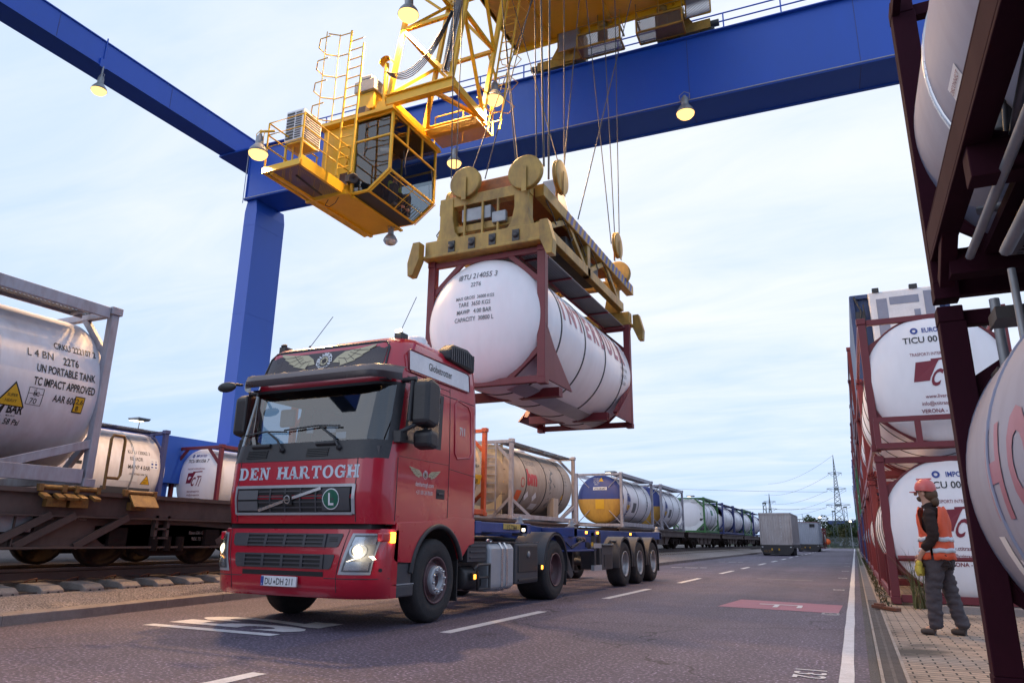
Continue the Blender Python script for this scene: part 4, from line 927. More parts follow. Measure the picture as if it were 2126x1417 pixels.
q = MB(); q.box(-11.496, -11.485, YA+.05, YB-.05, 10.07, 12.28); q.box(-11.48, -10.32, YA+.05, YB-.05, 12.27, 12.285); off(q, CB).build('cab_lining', 'plastic_black', cb)
q = MB(); q.box(-12.3, -11.6, 14.10, 14.148, 10.1, 12.0); q.box(-11.78, -11.72, 14.06, 14.1, 11.0, 11.12); off(q, CB).build('door', 'crane_yellow', cb, bevel=.02)
q = MB(); q.box(-11.95, -11.62, 14.085, 14.099, 10.35, 10.75); off(q, CB).build('door_window', 'sign_dark', cb)
for nm, vs in (('window_pane', [(-11.47, YA, 11.66), (-10.31, YA, 11.66), (-10.31, YA, 12.27), (-11.47, YA, 12.27)]), ('window_pane', [(-11.47, YA, 10.1), (-10.95, YA, 10.1), (-10.31, YA, 10.57), (-10.31, YA, 11.58), (-11.47, YA, 11.58)]),
               ('window_pane', [(-11.47, YB, 10.1), (-10.95, YB, 10.1), (-10.31, YB, 10.57), (-10.31, YB, 12.27), (-11.47, YB, 12.27)]),
               ('window_pane', [(-10.28, YA, 10.58), (-10.28, YB, 10.58), (-10.28, YB, 11.58), (-10.28, YA, 11.58)]), ('window_pane', [(-10.28, YA, 11.66), (-10.28, YB, 11.66), (-10.28, YB, 12.27), (-10.28, YA, 12.27)]),
               ('floor_window', [(-10.95, YA, 10.06), (-10.95, YB, 10.06), (-10.28, YB, 10.55), (-10.28, YA, 10.55)])):
    q = MB(); q.add(vs, [tuple(range(len(vs)))]); off(q, CB).build(nm, 'cab_glass', cb, recalc=False)
q = MB()
for k in range(7): 
    u = .08+.84*k/6; q.tube([(-10.95+.67*u, YA, 10.0+.49*u), (-10.95+.67*u, YB, 10.0+.49*u)], .012, 6) if k in (0, 3, 6) else None
for y in frange(YA+1.2, YB-.1, 9): q.tube([(-10.93, y, 10.09), (-10.6, y, 10.33)], .010, 6)
for y in (YA, (YA+YB)/2, YB): q.tube([(-10.9, y, 9.98), (-10.2, y, 10.5)], .014, 6)
off(q, CB).build('guard_bar', 'crane_yellow', cb)
q = MB(); q.box(-11.45, -10.95, YA+.05, YB-.05, 10.0, 10.06); off(q, CB).build('floor', 'dark_steel', cb)
q = MB(); q.box(-11.45, -11.0, 15.35, 15.8, 10.06, 10.5); q.obox((-11.4, 15.58, 10.85), (.05, 0, .02), (0, .22, 0), (-.05, 0, .38)); off(q, CB).build('seat', 'plastic_black', cb, bevel=.03)
q = MB(); q.box(-11.0, -10.8, 15.1, 15.3, 10.08, 10.75); q.box(-11.05, -10.85, 15.85, 16.05, 10.08, 10.75); off(q, CB).build('control_console', 'plastic_grey', cb, bevel=.02)
q = MB(); q.lathe([(.001, -.14), (.05, -.14), (.05, .14), (.001, .14)], (-10.75, 14.5, 11.45), (1, .3, 0), 12); off(q, CB).build('sun_blind', 'white_paint', cb)
q = MB(); q.tube([(-10.24, 14.9, 11.6), (-10.22, 14.75, 11.3), (-10.23, 14.7, 10.9)], .014, 6); q.tube([(-10.24, 16.1, 11.5), (-10.22, 16.15, 11.2), (-10.23, 16.2, 10.7)], .014, 6); q.tube([(-10.23, 14.62, 11.35), (-10.23, 14.78, 10.7)], .012, 6); off(q, CB).build('wiper', 'plastic_black', cb)
# walkway deck along Y
q = MB(); q.box(-12.82, -12.76, 12.15, 16.5, 9.98, 10.14); q.box(-11.66, -11.58, 12.15, 14.1, 9.98, 10.28); q.box(-12.82, -11.58, 12.12, 12.18, 9.98, 10.14); q.box(-12.76, -11.47, 13.85, 16.5, 9.99, 10.04); q.box(-12.82, -11.45, 13.8, 13.88, 9.92, 10.05); q.box(-12.6, -12.5, 12.2, 16.5, 9.93, 9.985); q.box(-11.5, -11.4, 14.1, 16.5, 9.93, 9.985)
off(q, CB).build('deck_frame', 'crane_yellow', cb)
q = MB(); q.box(-12.76, -11.66, 12.18, 13.85, 10.02, 10.04); off(q, CB).build('deck_grating', 'grating_dark', cb)
q = MB()
for z in (10.75, 11.1, 11.45): q.tube([(-11.62, 14.1, z), (-11.62, 12.18, z), (-12.79, 12.18, z), (-12.79, 14.1, z)], .022, 6)
for x, y in ((-11.62, 14.05), (-11.62, 13.1), (-11.62, 12.18), (-12.79, 12.18), (-12.79, 13.1), (-12.79, 14.05)): q.tube([(x, y, 10.1), (x, y, 11.45)], .025, 6)
off(q, CB).build('handrail', 'crane_yellow', cb)
q = MB()
for x in (-11.36, -10.9): q.tube([(x, 13.25, 10.15), (x, 13.4, 14.75 if x < -11.1 else 14.2)], .03, 8)
for i in range(14): z = 10.35+.31*i; y = 13.25+.15*(z-10.15)/4.6; q.tube([(-11.36, y, z), (-10.9, y, z)], .016, 6)
off(q, CB).build('ladder', 'crane_yellow', cb)
q = MB()
for z in (11.9, 12.6, 13.3, 14.0, 14.7):
    y = 13.3+.03*(z-11); q.tube([(-11.36, y, z), (-11.72, y-.02, z), (-11.98, y-.25, z-.02), (-11.98, y-.55, z-.02), (-11.72, y-.8, z), (-11.36, y-.8, z)] if z < 14.3 else [(-11.36, y, z), (-11.72, y-.02, z), (-11.98, y-.25, z-.02)], .016, 6)
for (x, y) in ((-11.72, 13.3), (-11.98, 13.05)): q.tube([(x, y, 11.85), (x, y+.05, 14.7)], .014, 6)
off(q, CB).build('ladder_cage', 'crane_yellow', cb)
q = MB(); q.box(-12.95, -12.35, 12.9, 13.65, 11.3, 12.25); off(q, CB).build('air_conditioner', 'white_paint', cb, bevel=.02)
q = MB()
for z in frange(11.4, 12.15, 9): q.box(-12.9, -12.65, 12.88, 12.90, z-.025, z+.025)
for z in frange(11.4, 12.15, 12): q.box(-12.6, -12.4, 12.885, 12.90, z-.015, z+.015); q.box(-12.35, -12.335, 12.95, 13.6, z-.012, z+.012)
off(q, CB).build('air_conditioner_louver', 'plastic_grey', cb)
q = MB(); q.box(-12.95, -12.9, 12.95, 13.0, 10.1, 11.3); q.box(-12.4, -12.35, 12.95, 13.0, 10.1, 11.3); q.box(-12.95, -12.35, 12.95, 13.5, 11.26, 11.3); off(q, CB).build('air_conditioner_stand', 'crane_yellow', cb)
q = MB(); q.box(-11.62, -11.05, 14.2, 14.7, 12.7, 13.25); off(q, CB).build('switch_box', 'crane_yellow', cb, bevel=.02)
q = MB(); q.box(-11.7, -10.98, 14.1, 14.8, 13.25, 13.62); q.box(-11.5, -11.1, 14.1, 14.4, 13.62, 13.75); off(q, CB).build('electric_motor', 'tin_grey', cb, bevel=.03)
q = MB(); q.box(-11.5, -11.2, 14.05, 14.75, 12.42, 12.7); q.obox((-11.2, 14.5, 13.5), (.2, 0, -.1), (0, .3, 0), (.01, 0, .02)); off(q, CB).build('motor_mount', 'dark_steel', cb)
q = MB(); q.tube([(-10.72, 14.25, 12.42), (-10.72, 14.25, 14.05)], .07, 10); q.lathe([(.19, -.12), (.20, .12)], (-10.72, 14.25, 14.05), (0, 1, 0), 14, R(180), R(360)); q.prism([(-10.95, 12.42), (-10.5, 12.42), (-10.62, 12.75), (-10.82, 12.75)], 'y', 14.1, 14.4); off(q, CB).build('cable_post', 'crane_yellow', cb)
q = MB(); q.lathe([(.05, 0), (.08, .05), (.14, .2), (.12, .22), (.001, .1)], (-11.3, 13.95, 10.4), (.35, -.7, -.35), 14); q.box(-11.6, -11.4, 13.9, 14.1, 10.35, 10.55); off(q, CB).build('loudspeaker', 'plastic_grey', cb)
q = MB(); q.tube([(-12.2, 14.0, 9.98), (-12.25, 13.95, 9.8), (-12.1, 13.95, 9.72), (-11.9, 13.95, 9.8), (-11.85, 14.0, 9.98)], .012, 6); q.tube([(-12.1, 12.6, 10.0), (-12.1, 13.6, 9.92)], .03, 6); off(q, CB).build('cable_loop', 'plastic_black', cb)
# ------------------------------------------------------------------ people
def skin(name, J, E_, root, m, parent=None, sub=2, smooth=True, crease=0.0):
    names = list(J); me = bpy.data.meshes.new(name); me.from_pydata([J[n][0] for n in names], [(names.index(a), names.index(b)) for a, b in E_], [])
    o = bpy.data.objects.new(name, me); COL.objects.link(o)
    md = o.modifiers.new('skin', 'SKIN'); md.use_smooth_shade = True; md.branch_smoothing = .6
    if not me.skin_vertices: 
        bpy.context.view_layer.objects.active = o
    sv = me.skin_vertices[0].data
    for i, n in enumerate(names):
        r = J[n][1]; sv[i].radius = r if isinstance(r, tuple) else (r, r); sv[i].use_root = (n == root)
    ss = o.modifiers.new('sub', 'SUBSURF'); ss.levels = sub; ss.render_levels = sub
    dg = bpy.context.evaluated_depsgraph_get(); nm = bpy.data.meshes.new_from_object(o.evaluated_get(dg))
    bpy.data.objects.remove(o); bpy.data.meshes.remove(me)
    if crease:
        from mathutils import noise
        for v_ in nm.vertices:
            p_ = v_.co; k_ = noise.noise(V((p_.x*9, p_.y*9, p_.z*22)))*.65 + noise.noise(V((p_.x*20, p_.y*20, p_.z*36)))*.35
            v_.co = p_ + v_.normal*k_*crease
    nm.materials.clear(); nm.materials.append(M[m]); nm.polygons.foreach_set('use_smooth', [True]*len(nm.polygons))
    nm.name = name; o = bpy.data.objects.new(name, nm); COL.objects.link(o)
    if parent: o.parent = parent
    return o
def chain(*n): return list(zip(n, n[1:]))
def ell(mb, c, r, n=14, m=9):
    c = V(c); vs = []; 
    mb.lathe([(math.sin(math.pi*i/m), -math.cos(math.pi*i/m)) for i in range(m+1)], (0, 0, 0), (0, 0, 1), n)
    k = (m+1)*n
    for i in range(len(mb.v)-k, len(mb.v)): x, y, z = mb.v[i]; mb.v[i] = (c.x+x*r[0], c.y+y*r[1], c.z+z*r[2])
# worker: x = his right, y = the way he faces, z up
wk = thing('person', 'person in orange hi-vis vest, dark jacket and red helmet, walking past the white tank end', 'person', (.90, 10.42, 0), R(72))
J = {'pel': ((0, 0, .95), (.15, .11)), 'wa': ((0, .0, 1.12), (.15, .11)), 'ch': ((0, -.01, 1.33), (.175, .12)), 'ne0': ((0, .0, 1.49), (.075, .07)), 'ne': ((0, .03, 1.55), .06),
     'sl': ((-.19, -.01, 1.42), .065), 'el': ((-.25, -.05, 1.13), .048), 'wl': ((-.19, .13, .93), .034), 'sr': ((.19, -.01, 1.42), .065), 'er': ((.26, -.04, 1.13), .048), 'wr': ((.21, .16, .96), .034),
     'hl': ((-.10, .01, .88), .10), 'kl': ((-.11, .08, .49), .066), 'al': ((-.10, .10, .10), .045), 'hr': ((.10, 0, .88), .10), 'kr': ((.11, -.06, .49), .066), 'ar': ((.11, -.16, .11), .045),
     'tl': ((-.12, .22, .045), .040), 'tr': ((.13, -.05, .045), .040),
     'hd': ((0, .045, 1.66), (.082, .095)), 'tp': ((0, .04, 1.745), (.07, .085))}
E1 = chain('pel', 'wa', 'ch', 'ne0', 'ne', 'hd', 'tp') + chain('ch', 'sl', 'el', 'wl') + chain('ch', 'sr', 'er', 'wr') + chain('pel', 'hl', 'kl', 'al', 'tl') + chain('pel', 'hr', 'kr', 'ar', 'tr')
def add_hand(J, E_, key, wrist, fwd, side, curl):
    w = V(wrist); f = V(fwd).normalized(); s = V(side).normalized(); c = V(curl).normalized()
    pk = key+'p'; J[pk] = (tuple(w+f*.055), (.030, .020)); E_.append((key, pk))
    for i, (o_, L) in enumerate(((-.030, .062), (-.010, .074), (.011, .070), (.030, .055))):
        a = w+f*.088+s*o_; b_ = a+f*L*.45+c*L*.2; d_ = b_+f*L*.18+c*L*.42
        for nme, p in (('a', a), ('b', b_), ('c', d_)): J[pk+str(i)+nme] = (tuple(p), .0095)
        E_ += chain(pk, pk+str(i)+'a', pk+str(i)+'b', pk+str(i)+'c')
    a = w+f*.035-s*.036+c*.008; b_ = a+f*.035-s*.014+c*.018; J[pk+'t'] = (tuple(a), .012); J[pk+'u'] = (tuple(b_), .010); E_ += chain(pk, pk+'t', pk+'u')
add_hand(J, E1, 'wl', J['wl'][0], (.05, .45, -.85), (.0, -.85, -.4), (.8, .1, 0)); add_hand(J, E1, 'wr', J['wr'][0], (-.05, .4, -.9), (0, .8, .35), (-.8, .1, 0))
body = skin('body', J, E1, 'pel', 'skin', wk)
q = MB()      # face: nose, brow, lips, ears, eyes belong to the head
ell(q, (0, .150, 1.655), (.014, .022, .022), 8, 6); ell(q, (-.082, .045, 1.655), (.012, .02, .032), 8, 6); ell(q, (.082, .045, 1.655), (.012, .02, .032), 8, 6); ell(q, (0, .128, 1.60), (.035, .018, .020), 8, 6); q.build('face', 'skin', wk)
q = MB(); [ell(q, (s*.030, .128, 1.685), (.012, .010, .007), 8, 6) for s in (-1, 1)]; q.build('eye', 'letter_black', wk)
q = MB(); ell(q, (0, -.015, 1.645), (.090, .085, .095), 14, 9); ell(q, (0, .105, 1.592), (.055, .038, .035), 10, 7); ell(q, (0, -.055, 1.56), (.075, .05, .07), 10, 7); q.build('hair', 'hair_brown', wk)
q = MB(); q.lathe([(.118, -.01), (.122, .03), (.112, .075), (.085, .115), (.045, .138), (.001, .145)], (0, .035, 1.695), (0, -.10, 1), 24); q.prism([(-.085, .115), (.085, .115), (.06, .205), (-.06, .205)], 'z', 1.672, 1.682); q.box(-.012, .012, -.05, .12, 1.826, 1.845); ho = q.build('helmet', 'helmet', wk)
CJ = {k: (J[k][0], tuple((r+.022 for r in (J[k][1] if isinstance(J[k][1], tuple) else (J[k][1],)*2)))) for k in ('wa', 'ch', 'ne0', 'sl', 'el', 'sr', 'er')}
CJ['hem'] = ((0, .0, .80), (.19, .145)); CJ['pel'] = ((0, 0, .95), (.185, .145)); CJ['fl'] = ((-.205, .10, .975), (.055, .055)); CJ['fr'] = ((.225, .125, 1.0), (.055, .055)); CJ['col'] = ((0, .025, 1.545), (.082, .075))
skin('jacket', CJ, chain('hem', 'pel', 'wa', 'ch', 'ne0', 'col') + chain('ch', 'sl', 'el', 'fl') + chain('ch', 'sr', 'er', 'fr'), 'pel', 'jacket', wk, sub=3, crease=.022)
TJ = {'pel': ((0, 0, .93), (.155, .12)), 'hl': ((-.10, .01, .84), .118), 'kl': ((-.11, .08, .50), .092), 'ml': ((-.105, .085, .27), .085), 'al': ((-.10, .10, .055), .082), 'hr': ((.10, 0, .84), .118), 'kr': ((.11, -.06, .50), .092), 'mr': ((.11, -.10, .28), .085), 'ar': ((.11, -.155, .06), .082)}
skin('trousers', TJ, chain('pel', 'hl', 'kl', 'ml', 'al') + chain('pel', 'hr', 'kr', 'mr', 'ar'), 'pel', 'trousers', wk, sub=3, crease=.026)
for (x, y0, y1, a) in ((-.11, .02, .30, 0), (.12, -.25, .03, 0)):
    BJ = {'h': ((x, y0+.04, .055), (.052, .05)), 'm': ((x-.005, (y0+y1)/2, .05), (.055, .045)), 't': ((x-.01, y1-.03, .042), (.050, .036)), 'an': ((x, y0+.085, .15), .068)}
    skin('boot', BJ, chain('an', 'h', 'm', 't'), 'h', 'boots', wk)
# hi-vis vest: a shell around the jacket, open at the arms
def vest(z, th): 
    k = [(.86, .215, .170), (1.0, .212, .166), (1.15, .200, .152), (1.3, .212, .158), (1.42, .190, .150), (1.50, .120, .115)]
    for (a, b_) in zip(k, k[1:]):
        if a[0] <= z <= b_[0]: u = (z-a[0])/(b_[0]-a[0]); rx = a[1]+(b_[1]-a[1])*u; ry = a[2]+(b_[2]-a[2])*u; break
    c_, s_ = math.cos(th), math.sin(th); p = 2.6; r_ = (abs(c_)**p + abs(s_)**p)**(-1/p)
    return V(((rx+.007*math.sin(5*th+11*z)+.005*math.sin(11*th-17*z))*r_*c_, (ry+.007*math.sin(5*th+11*z)+.005*math.sin(11*th-17*z))*r_*s_ - .005, z+.006*math.sin(9*th+7*z)))
def vest_mesh(z0, z1, o, name, m, back, nz=8):
    q = MB(); lo, hi = (R(196), R(344)) if back else (R(22), R(158))
    zs = frange(z0, z1, nz)
    def f(z, t):
        if z > 1.18: 
            u = (z-1.18)/.3; l2, h2 = lo+u*R(32)*.9, hi-u*R(32)*.9
        else: l2, h2 = lo-R(14), hi+R(14)
        p = vest(z, l2+(h2-l2)*t); return p*1.0 + V((p.x, p.y, 0)).normalized()*o
    q.patch(f, zs, frange(0, 1, 17)); ob = q.build(name, m, wk)
    s = ob.modifiers.new('thick', 'SOLIDIFY'); s.thickness = .006; s.offset = 1
for bk in (True, False):
    vest_mesh(.87, 1.49, .008, 'vest', 'hivis_orange', bk, 14)
    for z in (.95, 1.08): vest_mesh(z, z+.052, .017, 'reflective_band', 'reflective', bk, 3)
gl = MB()
for i, (dx, dy, dz, L) in enumerate([(0, 0, 0, .12), (.02, .03, -.02, .1), (-.02, -.03, -.01, .11), (.01, .05, -.03, .09), (-.01, -.05, -.02, .08)]):
    gl.tube([(dx, dy, dz), (dx*1.3, dy*1.5, dz-L*.5), (dx*1.5+.01, dy*1.9, dz-L)], [.034, .03, .018], 8)
ell(gl, (0, 0, .01), (.04, .07, .05), 10, 7)
g_ = gl.build('work_gloves', 'glove_yellow', None, loc=(.68, 10.28, .80)); tag(g_, 'pair of yellow work gloves held in the hand of the walking person', 'gloves')
# crane operator, seated
op = thing('person', 'person in yellow hi-vis vest seated inside the crane cab', 'person', (-11.22, 15.58, 10.5), R(-90))
J = {'pel': ((0, 0, .02), (.15, .12)), 'wa': ((0, .03, .2), (.14, .1)), 'ch': ((0, .05, .42), (.17, .11)), 'ne': ((0, .09, .60), .055), 'hd': ((0, .12, .73), (.085, .10)), 'tp': ((0, .12, .81), (.07, .085)),
     'sl': ((-.2, .05, .48), .06), 'el': ((-.27, .12, .22), .045), 'wl': ((-.24, .34, .22), .033), 'sr': ((.2, .05, .48), .06), 'er': ((.27, .12, .22), .045), 'wr': ((.24, .34, .22), .033),
     'hl': ((-.1, .1, .02), .09), 'kl': ((-.12, .42, .03), .065), 'al': ((-.12, .45, -.34), .045), 'tl': ((-.12, .55, -.38), .035), 'hr': ((.1, .1, .02), .09), 'kr': ((.12, .42, .03), .065), 'ar': ((.12, .45, -.34), .045), 'tr': ((.12, .55, -.38), .035)}
E2 = chain('pel', 'wa', 'ch', 'ne', 'hd', 'tp') + chain('ch', 'sl', 'el', 'wl') + chain('ch', 'sr', 'er', 'wr') + chain('pel', 'hl', 'kl', 'al', 'tl') + chain('pel', 'hr', 'kr', 'ar', 'tr')
add_hand(J, E2, 'wl', J['wl'][0], (0, 1, -.1), (1, 0, 0), (0, 0, -1)); add_hand(J, E2, 'wr', J['wr'][0], (0, 1, -.1), (-1, 0, 0), (0, 0, -1))
skin('body', J, E2, 'pel', 'skin', op)
VJ = {k: (J[k][0], tuple(r+.03 for r in J[k][1])) for k in ('pel', 'wa', 'ch')}; VJ['sl'] = (J['sl'][0], .09); VJ['sr'] = (J['sr'][0], .09); VJ['el'] = (J['el'][0], .07); VJ['er'] = (J['er'][0], .07)
skin('vest', VJ, chain('pel', 'wa', 'ch') + chain('ch', 'sl', 'el') + chain('ch', 'sr', 'er'), 'pel', 'hivis_yellow', op)
skin('trousers', {k: (J[k][0], (J[k][1][0] if isinstance(J[k][1], tuple) else J[k][1])+.022) for k in ('pel', 'hl', 'kl', 'al', 'hr', 'kr', 'ar')}, chain('pel', 'hl', 'kl', 'al') + chain('pel', 'hr', 'kr', 'ar'), 'pel', 'trousers', op)
q = MB(); ell(q, (0, .09, .78), (.092, .10, .085)); q.build('hair', 'hair_brown', op)
# ------------------------------------------------------------------ lifted tank, spreader and ropes
SX, SY, SZ = -6.0, 11.5, 3.74
cs, zs_ = tank_container('white tank in dark red frame hanging from the yellow spreader above the trailer', 'tank containers outside the train', (SX, SY, SZ), L=5.85, Wd=2.55, Ht=2.68, Rr=1.275, dz=-.06, fm='frame_red', tm='tank_white', gusset=False, toprail=False, bands=4, bm='seam_dark', seg=72, post=.16, diag=False, botrail=False, dishdep=.46, tendon=.40)
for sx in (-1, 1):
    q = MB()
    for (y, e_) in ((.08, 1), (5.77, -1)):
        q.prism([(y, .10), (y+e_*1.35, .10), (y+e_*1.0, .34), (y, 1.05)], 'x', sx*1.25-.02, sx*1.25+.02)
        q.beam((sx*1.23, y, 1.1), (sx*1.16, y+e_*1.1, .22), .10, .06)
    for y in (1.5, 4.6): q.box(sx*.5-.5, sx*.5+.5, y-.1, y+.1, .04, .22)
    q.build('saddle', 'frame_red', cs)
q = MB(); q.lathe([(1.285, .55), (1.293, .55), (1.293, 5.6), (1.285, 5.6)], (0, 0, zs_), (0, 1, 0), 30, R(62), R(78)); q.build('rain_gutter', 'silver_paint', cs)
q = MB()
for k, s in enumerate('INTERBULK'): q.text(s, cyl(0, zs_, 1.05+.50*k, 1.28, 1, 1.50), .70, (0, 0), 'C', .85, .04, cut=.08)
q.build('lettering', 'letter_faint', cs, recalc=False)
q = MB()
for k in range(3): q.text(('MAWP 4 BAR', 'L4BN 22T6', 'TARE 3650')[k], cyl(0, zs_, 5.1, 1.28, 1, 1.3-.16*k), .12, (0, 0), 'C', .75)
q.build('data_lettering', 'letter_grey', cs, recalc=False)
def fe(x, v, d_=.46, r_=1.275): rr = min(.995, math.hypot(x, v)/r_); return V((x, -.30+d_*(1-math.sqrt(1-rr*rr))-.006, zs_+v))
q = MB()
for s, z, h, w_ in [('IBTU 214055 3', .80, .17, .9), ('22T6', .62, .13, .9), ('MAX GROSS  36000 KGS', .36, .095, .9), ('TARE  3650 KGS', .22, .12, .9), ('MAWP   4.00 BAR', .07, .12, .9), ('CAPACITY  30800 L', -.08, .12, .9)]: q.text(s, fe, h, (-.05, z), 'C', w_*.9, .008)
q.build('end_lettering', 'letter_grey', cs, recalc=False)
SY -= .12
sp = thing('spreader', 'yellow container spreader with rope sheaves and striped side beam', 'spreader', (SX, SY+3.05, SZ+2.7)); SO = (SX, SY+3.05, SZ+2.7)
zb = SZ+2.70
q = MB()
for y in (SY+.08, SY+6.02):
    q = MB(); q.box(SX-1.27, SX+1.27, y-.13, y+.13, zb, zb+.36)
    q.box(SX-1.32, SX+1.32, y-.16, y+.16, zb-.02, zb+.05); off(q, SO).build('end_beam', 'spreader_yellow', sp, bevel=.02)
q = MB()
for x in (-.65, -.2, .25, .75): q.box(SX+x-.07, SX+x+.07, SY-.075, SY-.051, zb+.05, zb+.28); q.lathe([(.001, 0), (.06, 0), (.06, .02), (.001, .02)], (SX+x, SY-.08, zb+.17), (0, -1, 0), 10)
off(q, SO).build('lifting_lug', 'dark_steel', sp)
for ya, yb, sg_ in ((0, .24, 1), (5.86, 6.1, 0)):
    q = MB()
    for s in (-1, 1): q.prism([(SX+s*1.05, zb+.34), (SX+s*.50, zb+.34), (SX+s*.62, zb+.50), (SX+s*.68, zb+.8), (SX+s*.68, zb+1.25), (SX+s*.98, zb+1.25), (SX+s*.98, zb+.6)], 'y', SY+ya, SY+yb)
    q.box(SX-1.0, SX+1.0, SY+ya+.02, SY+yb-.02, zb+1.05, zb+1.28)
    if sg_:
        q.box(SX-.68, SX+.68, SY+.1, SY+.3, zb+.5, zb+.66)
        for x in (-.42, -.02, .32): q.box(SX+x-.025, SX+x+.025, SY+.01, SY+.06, zb+.34, zb+1.08)
    off(q, SO).build('portal_frame', 'spreader_yellow', sp, bevel=.015)
q = MB(); q.box(SX-.95, SX+.95, SY+.25, SY+5.7, zb+1.28, zb+1.42); q.box(SX-.6, SX+.6, SY+.2, SY+.9, zb+1.3, zb+1.62); off(q, SO).build('headblock', 'spreader_orange', sp, bevel=.02)
q = MB()
for s in (-1, 1):
    x = SX+s*1.08
    q.box(x-.1, x+.1, SY+.3, SY+6.75, zb+1.08, zb+1.34)
    q.box(x-.08, x+.08, SY+.3, SY+5.8, zb+.34, zb+.56)
    for (a, b_) in ((.5, 1.7), (3.0, 1.9), (3.1, 4.3), (5.6, 4.5)): q.beam((x, SY+a, zb+.5), (x, SY+b_, zb+1.12), .09, .12)
    q.box(x-.08, x+.08, SY+2.95, SY+3.15, zb+.34, zb+1.1)
off(q, SO).build('side_beam', 'spreader_yellow', sp, bevel=.012)
q = MB(); x = SX+1.181
for k in range(19):
    y = SY+1.5+.27*k; q.add([(x+.004, y, zb+1.10), (x+.004, y+.13, zb+1.10), (x+.004, y+.25, zb+1.33), (x+.004, y+.12, zb+1.33)], [(0, 1, 2, 3)])
off(q, SO).build('warning_stripe', 'letter_blue', sp, recalc=False)
q = MB(); q.box(SX+.45, SX+1.0, SY+1.0, SY+5.4, zb+.06, zb+.1); q.box(SX-1.0, SX+1.0, SY+2.0, SY+4.2, zb+.5, zb+.95); off(q, SO).build('drive_unit', 'dark_steel', sp, bevel=.02)
def sheave(x, y, z, r_, ax):
    q = MB(); q.lathe([(.001, -.05), (r_*.9, -.05), (r_, -.045), (r_, -.02), (r_-.05, 0), (r_, .02), (r_, .045), (r_*.9, .05), (.001, .05)], (x, y, z), ax, 32); off(q, SO).build('sheave', 'spreader_yellow', sp)
    q = MB(); a = V(ax)
    for s in (-1, 1):
        c = V((x, y, z))+a*.085*s; q.obox(c+V((0, 0, -r_*.45)), (.05*(1-abs(a.x))+.008*abs(a.x), 0, 0), (0, .05*(1-abs(a.y))+.008*abs(a.y), 0), (0, 0, r_*.75))
    off(q, SO).build('sheave_bracket', 'spreader_yellow', sp)
for (x, y, z, r_, ax) in ((-6.39, SY-.02, zb+1.52, .34, (0, 1, 0)), (-5.07, SY-.02, zb+1.46, .36, (0, 1, 0)), (-6.39, SY+6.1, zb+1.5, .34, (0, 1, 0)), (-5.07, SY+6.1, zb+1.5, .36, (0, 1, 0)), (SX+1.24, SY+1.05, zb+1.82, .36, (1, 0, 0)), (SX+1.24, SY+5.1, zb+1.9, .34, (1, 0, 0)), (SX-1.24, SY+1.05, zb+1.62, .36, (1, 0, 0))): sheave(x, y, z, r_, ax)
q = MB(); q.prism([(SX+.35, zb+1.4), (SX+.95, zb+1.4), (SX+.75, zb+2.3), (SX+.5, zb+2.3)], 'y', SY+1.9, SY+2.5); off(q, SO).build('cable_basket', 'tin_grey', sp)
for s in (-1, 1):
    for y, e_ in ((SY-.12, -1), (SY+6.2, 1)):
        q = MB(); q.prism([(0, .32), (.16, .32), (.27, -.10), (.25, -.38), (.14, -.38), (0, -.05)], 'y', -.10, .10); q.v = [(SX+s*(1.3+a), y+b_, zb+c_) for a, b_, c_ in q.v]; off(q, SO).build('guide_flap', 'spreader_yellow', sp, bevel=.012)
q = MB()
for (x, y) in ((-.85, .6), (-.9, .9), (-.95, 1.3)): q.tube([(SX-1.2, SY+y, zb+.4), (SX-1.35, SY+y-.1, zb+.75), (SX-1.1, SY+y, zb+1.2)], .014, 6)
off(q, SO).build('hydraulic_hose', 'plastic_black', sp)
q = MB()
for k in range(4): q.lathe([(.001, 0), (.045, 0), (.045, .55), (.03, .56), (.03, .8), (.001, .8)], (SX+1.0, SY+1.2+1.15*k, zb+.45), (0, 1, .12), 10)
off(q, SO).build('hydraulic_cylinder', 'tin_grey', sp)
q = MB(); q.box(SX-.5, SX+.15, SY+.05, SY+.25, zb+.70, zb+.98); q.box(SX+.2, SX+.5, SY-.0, SY+.1, zb+.55, zb+.78); off(q, SO).build('switch_box', 'tin_grey', sp, bevel=.015)
q = MB(); q.box(SX-.9, SX+.9, SY+.35, SY+.5, zb+1.42, zb+1.72); q.lathe([(.001, -.5), (.13, -.5), (.13, .5), (.001, .5)], (SX, SY+.8, zb+1.6), (1, 0, 0), 16); off(q, SO).build('sheave_beam', 'spreader_orange', sp, bevel=.015)
q = MB()
for k in range(5): q.tube([(SX+1.14, SY+.5+.9*k, zb+1.08), (SX+1.2, SY+.7+.9*k, zb+.85), (SX+1.12, SY+1.1+.9*k, zb+.8), (SX+1.1, SY+1.35+.9*k, zb+1.06)], .013, 6)
off(q, SO).build('hanging_cable', 'plastic_black', sp)
F_, CX, CY = 1476.0, 1063.0, 708.5
def ray(px, py): return Mw @ V((px-CX, CY-py, F_))
def onY(px, py, Y): d_ = ray(px, py); return V((0, 0, CAMH)) + d_*(Y/d_.y)
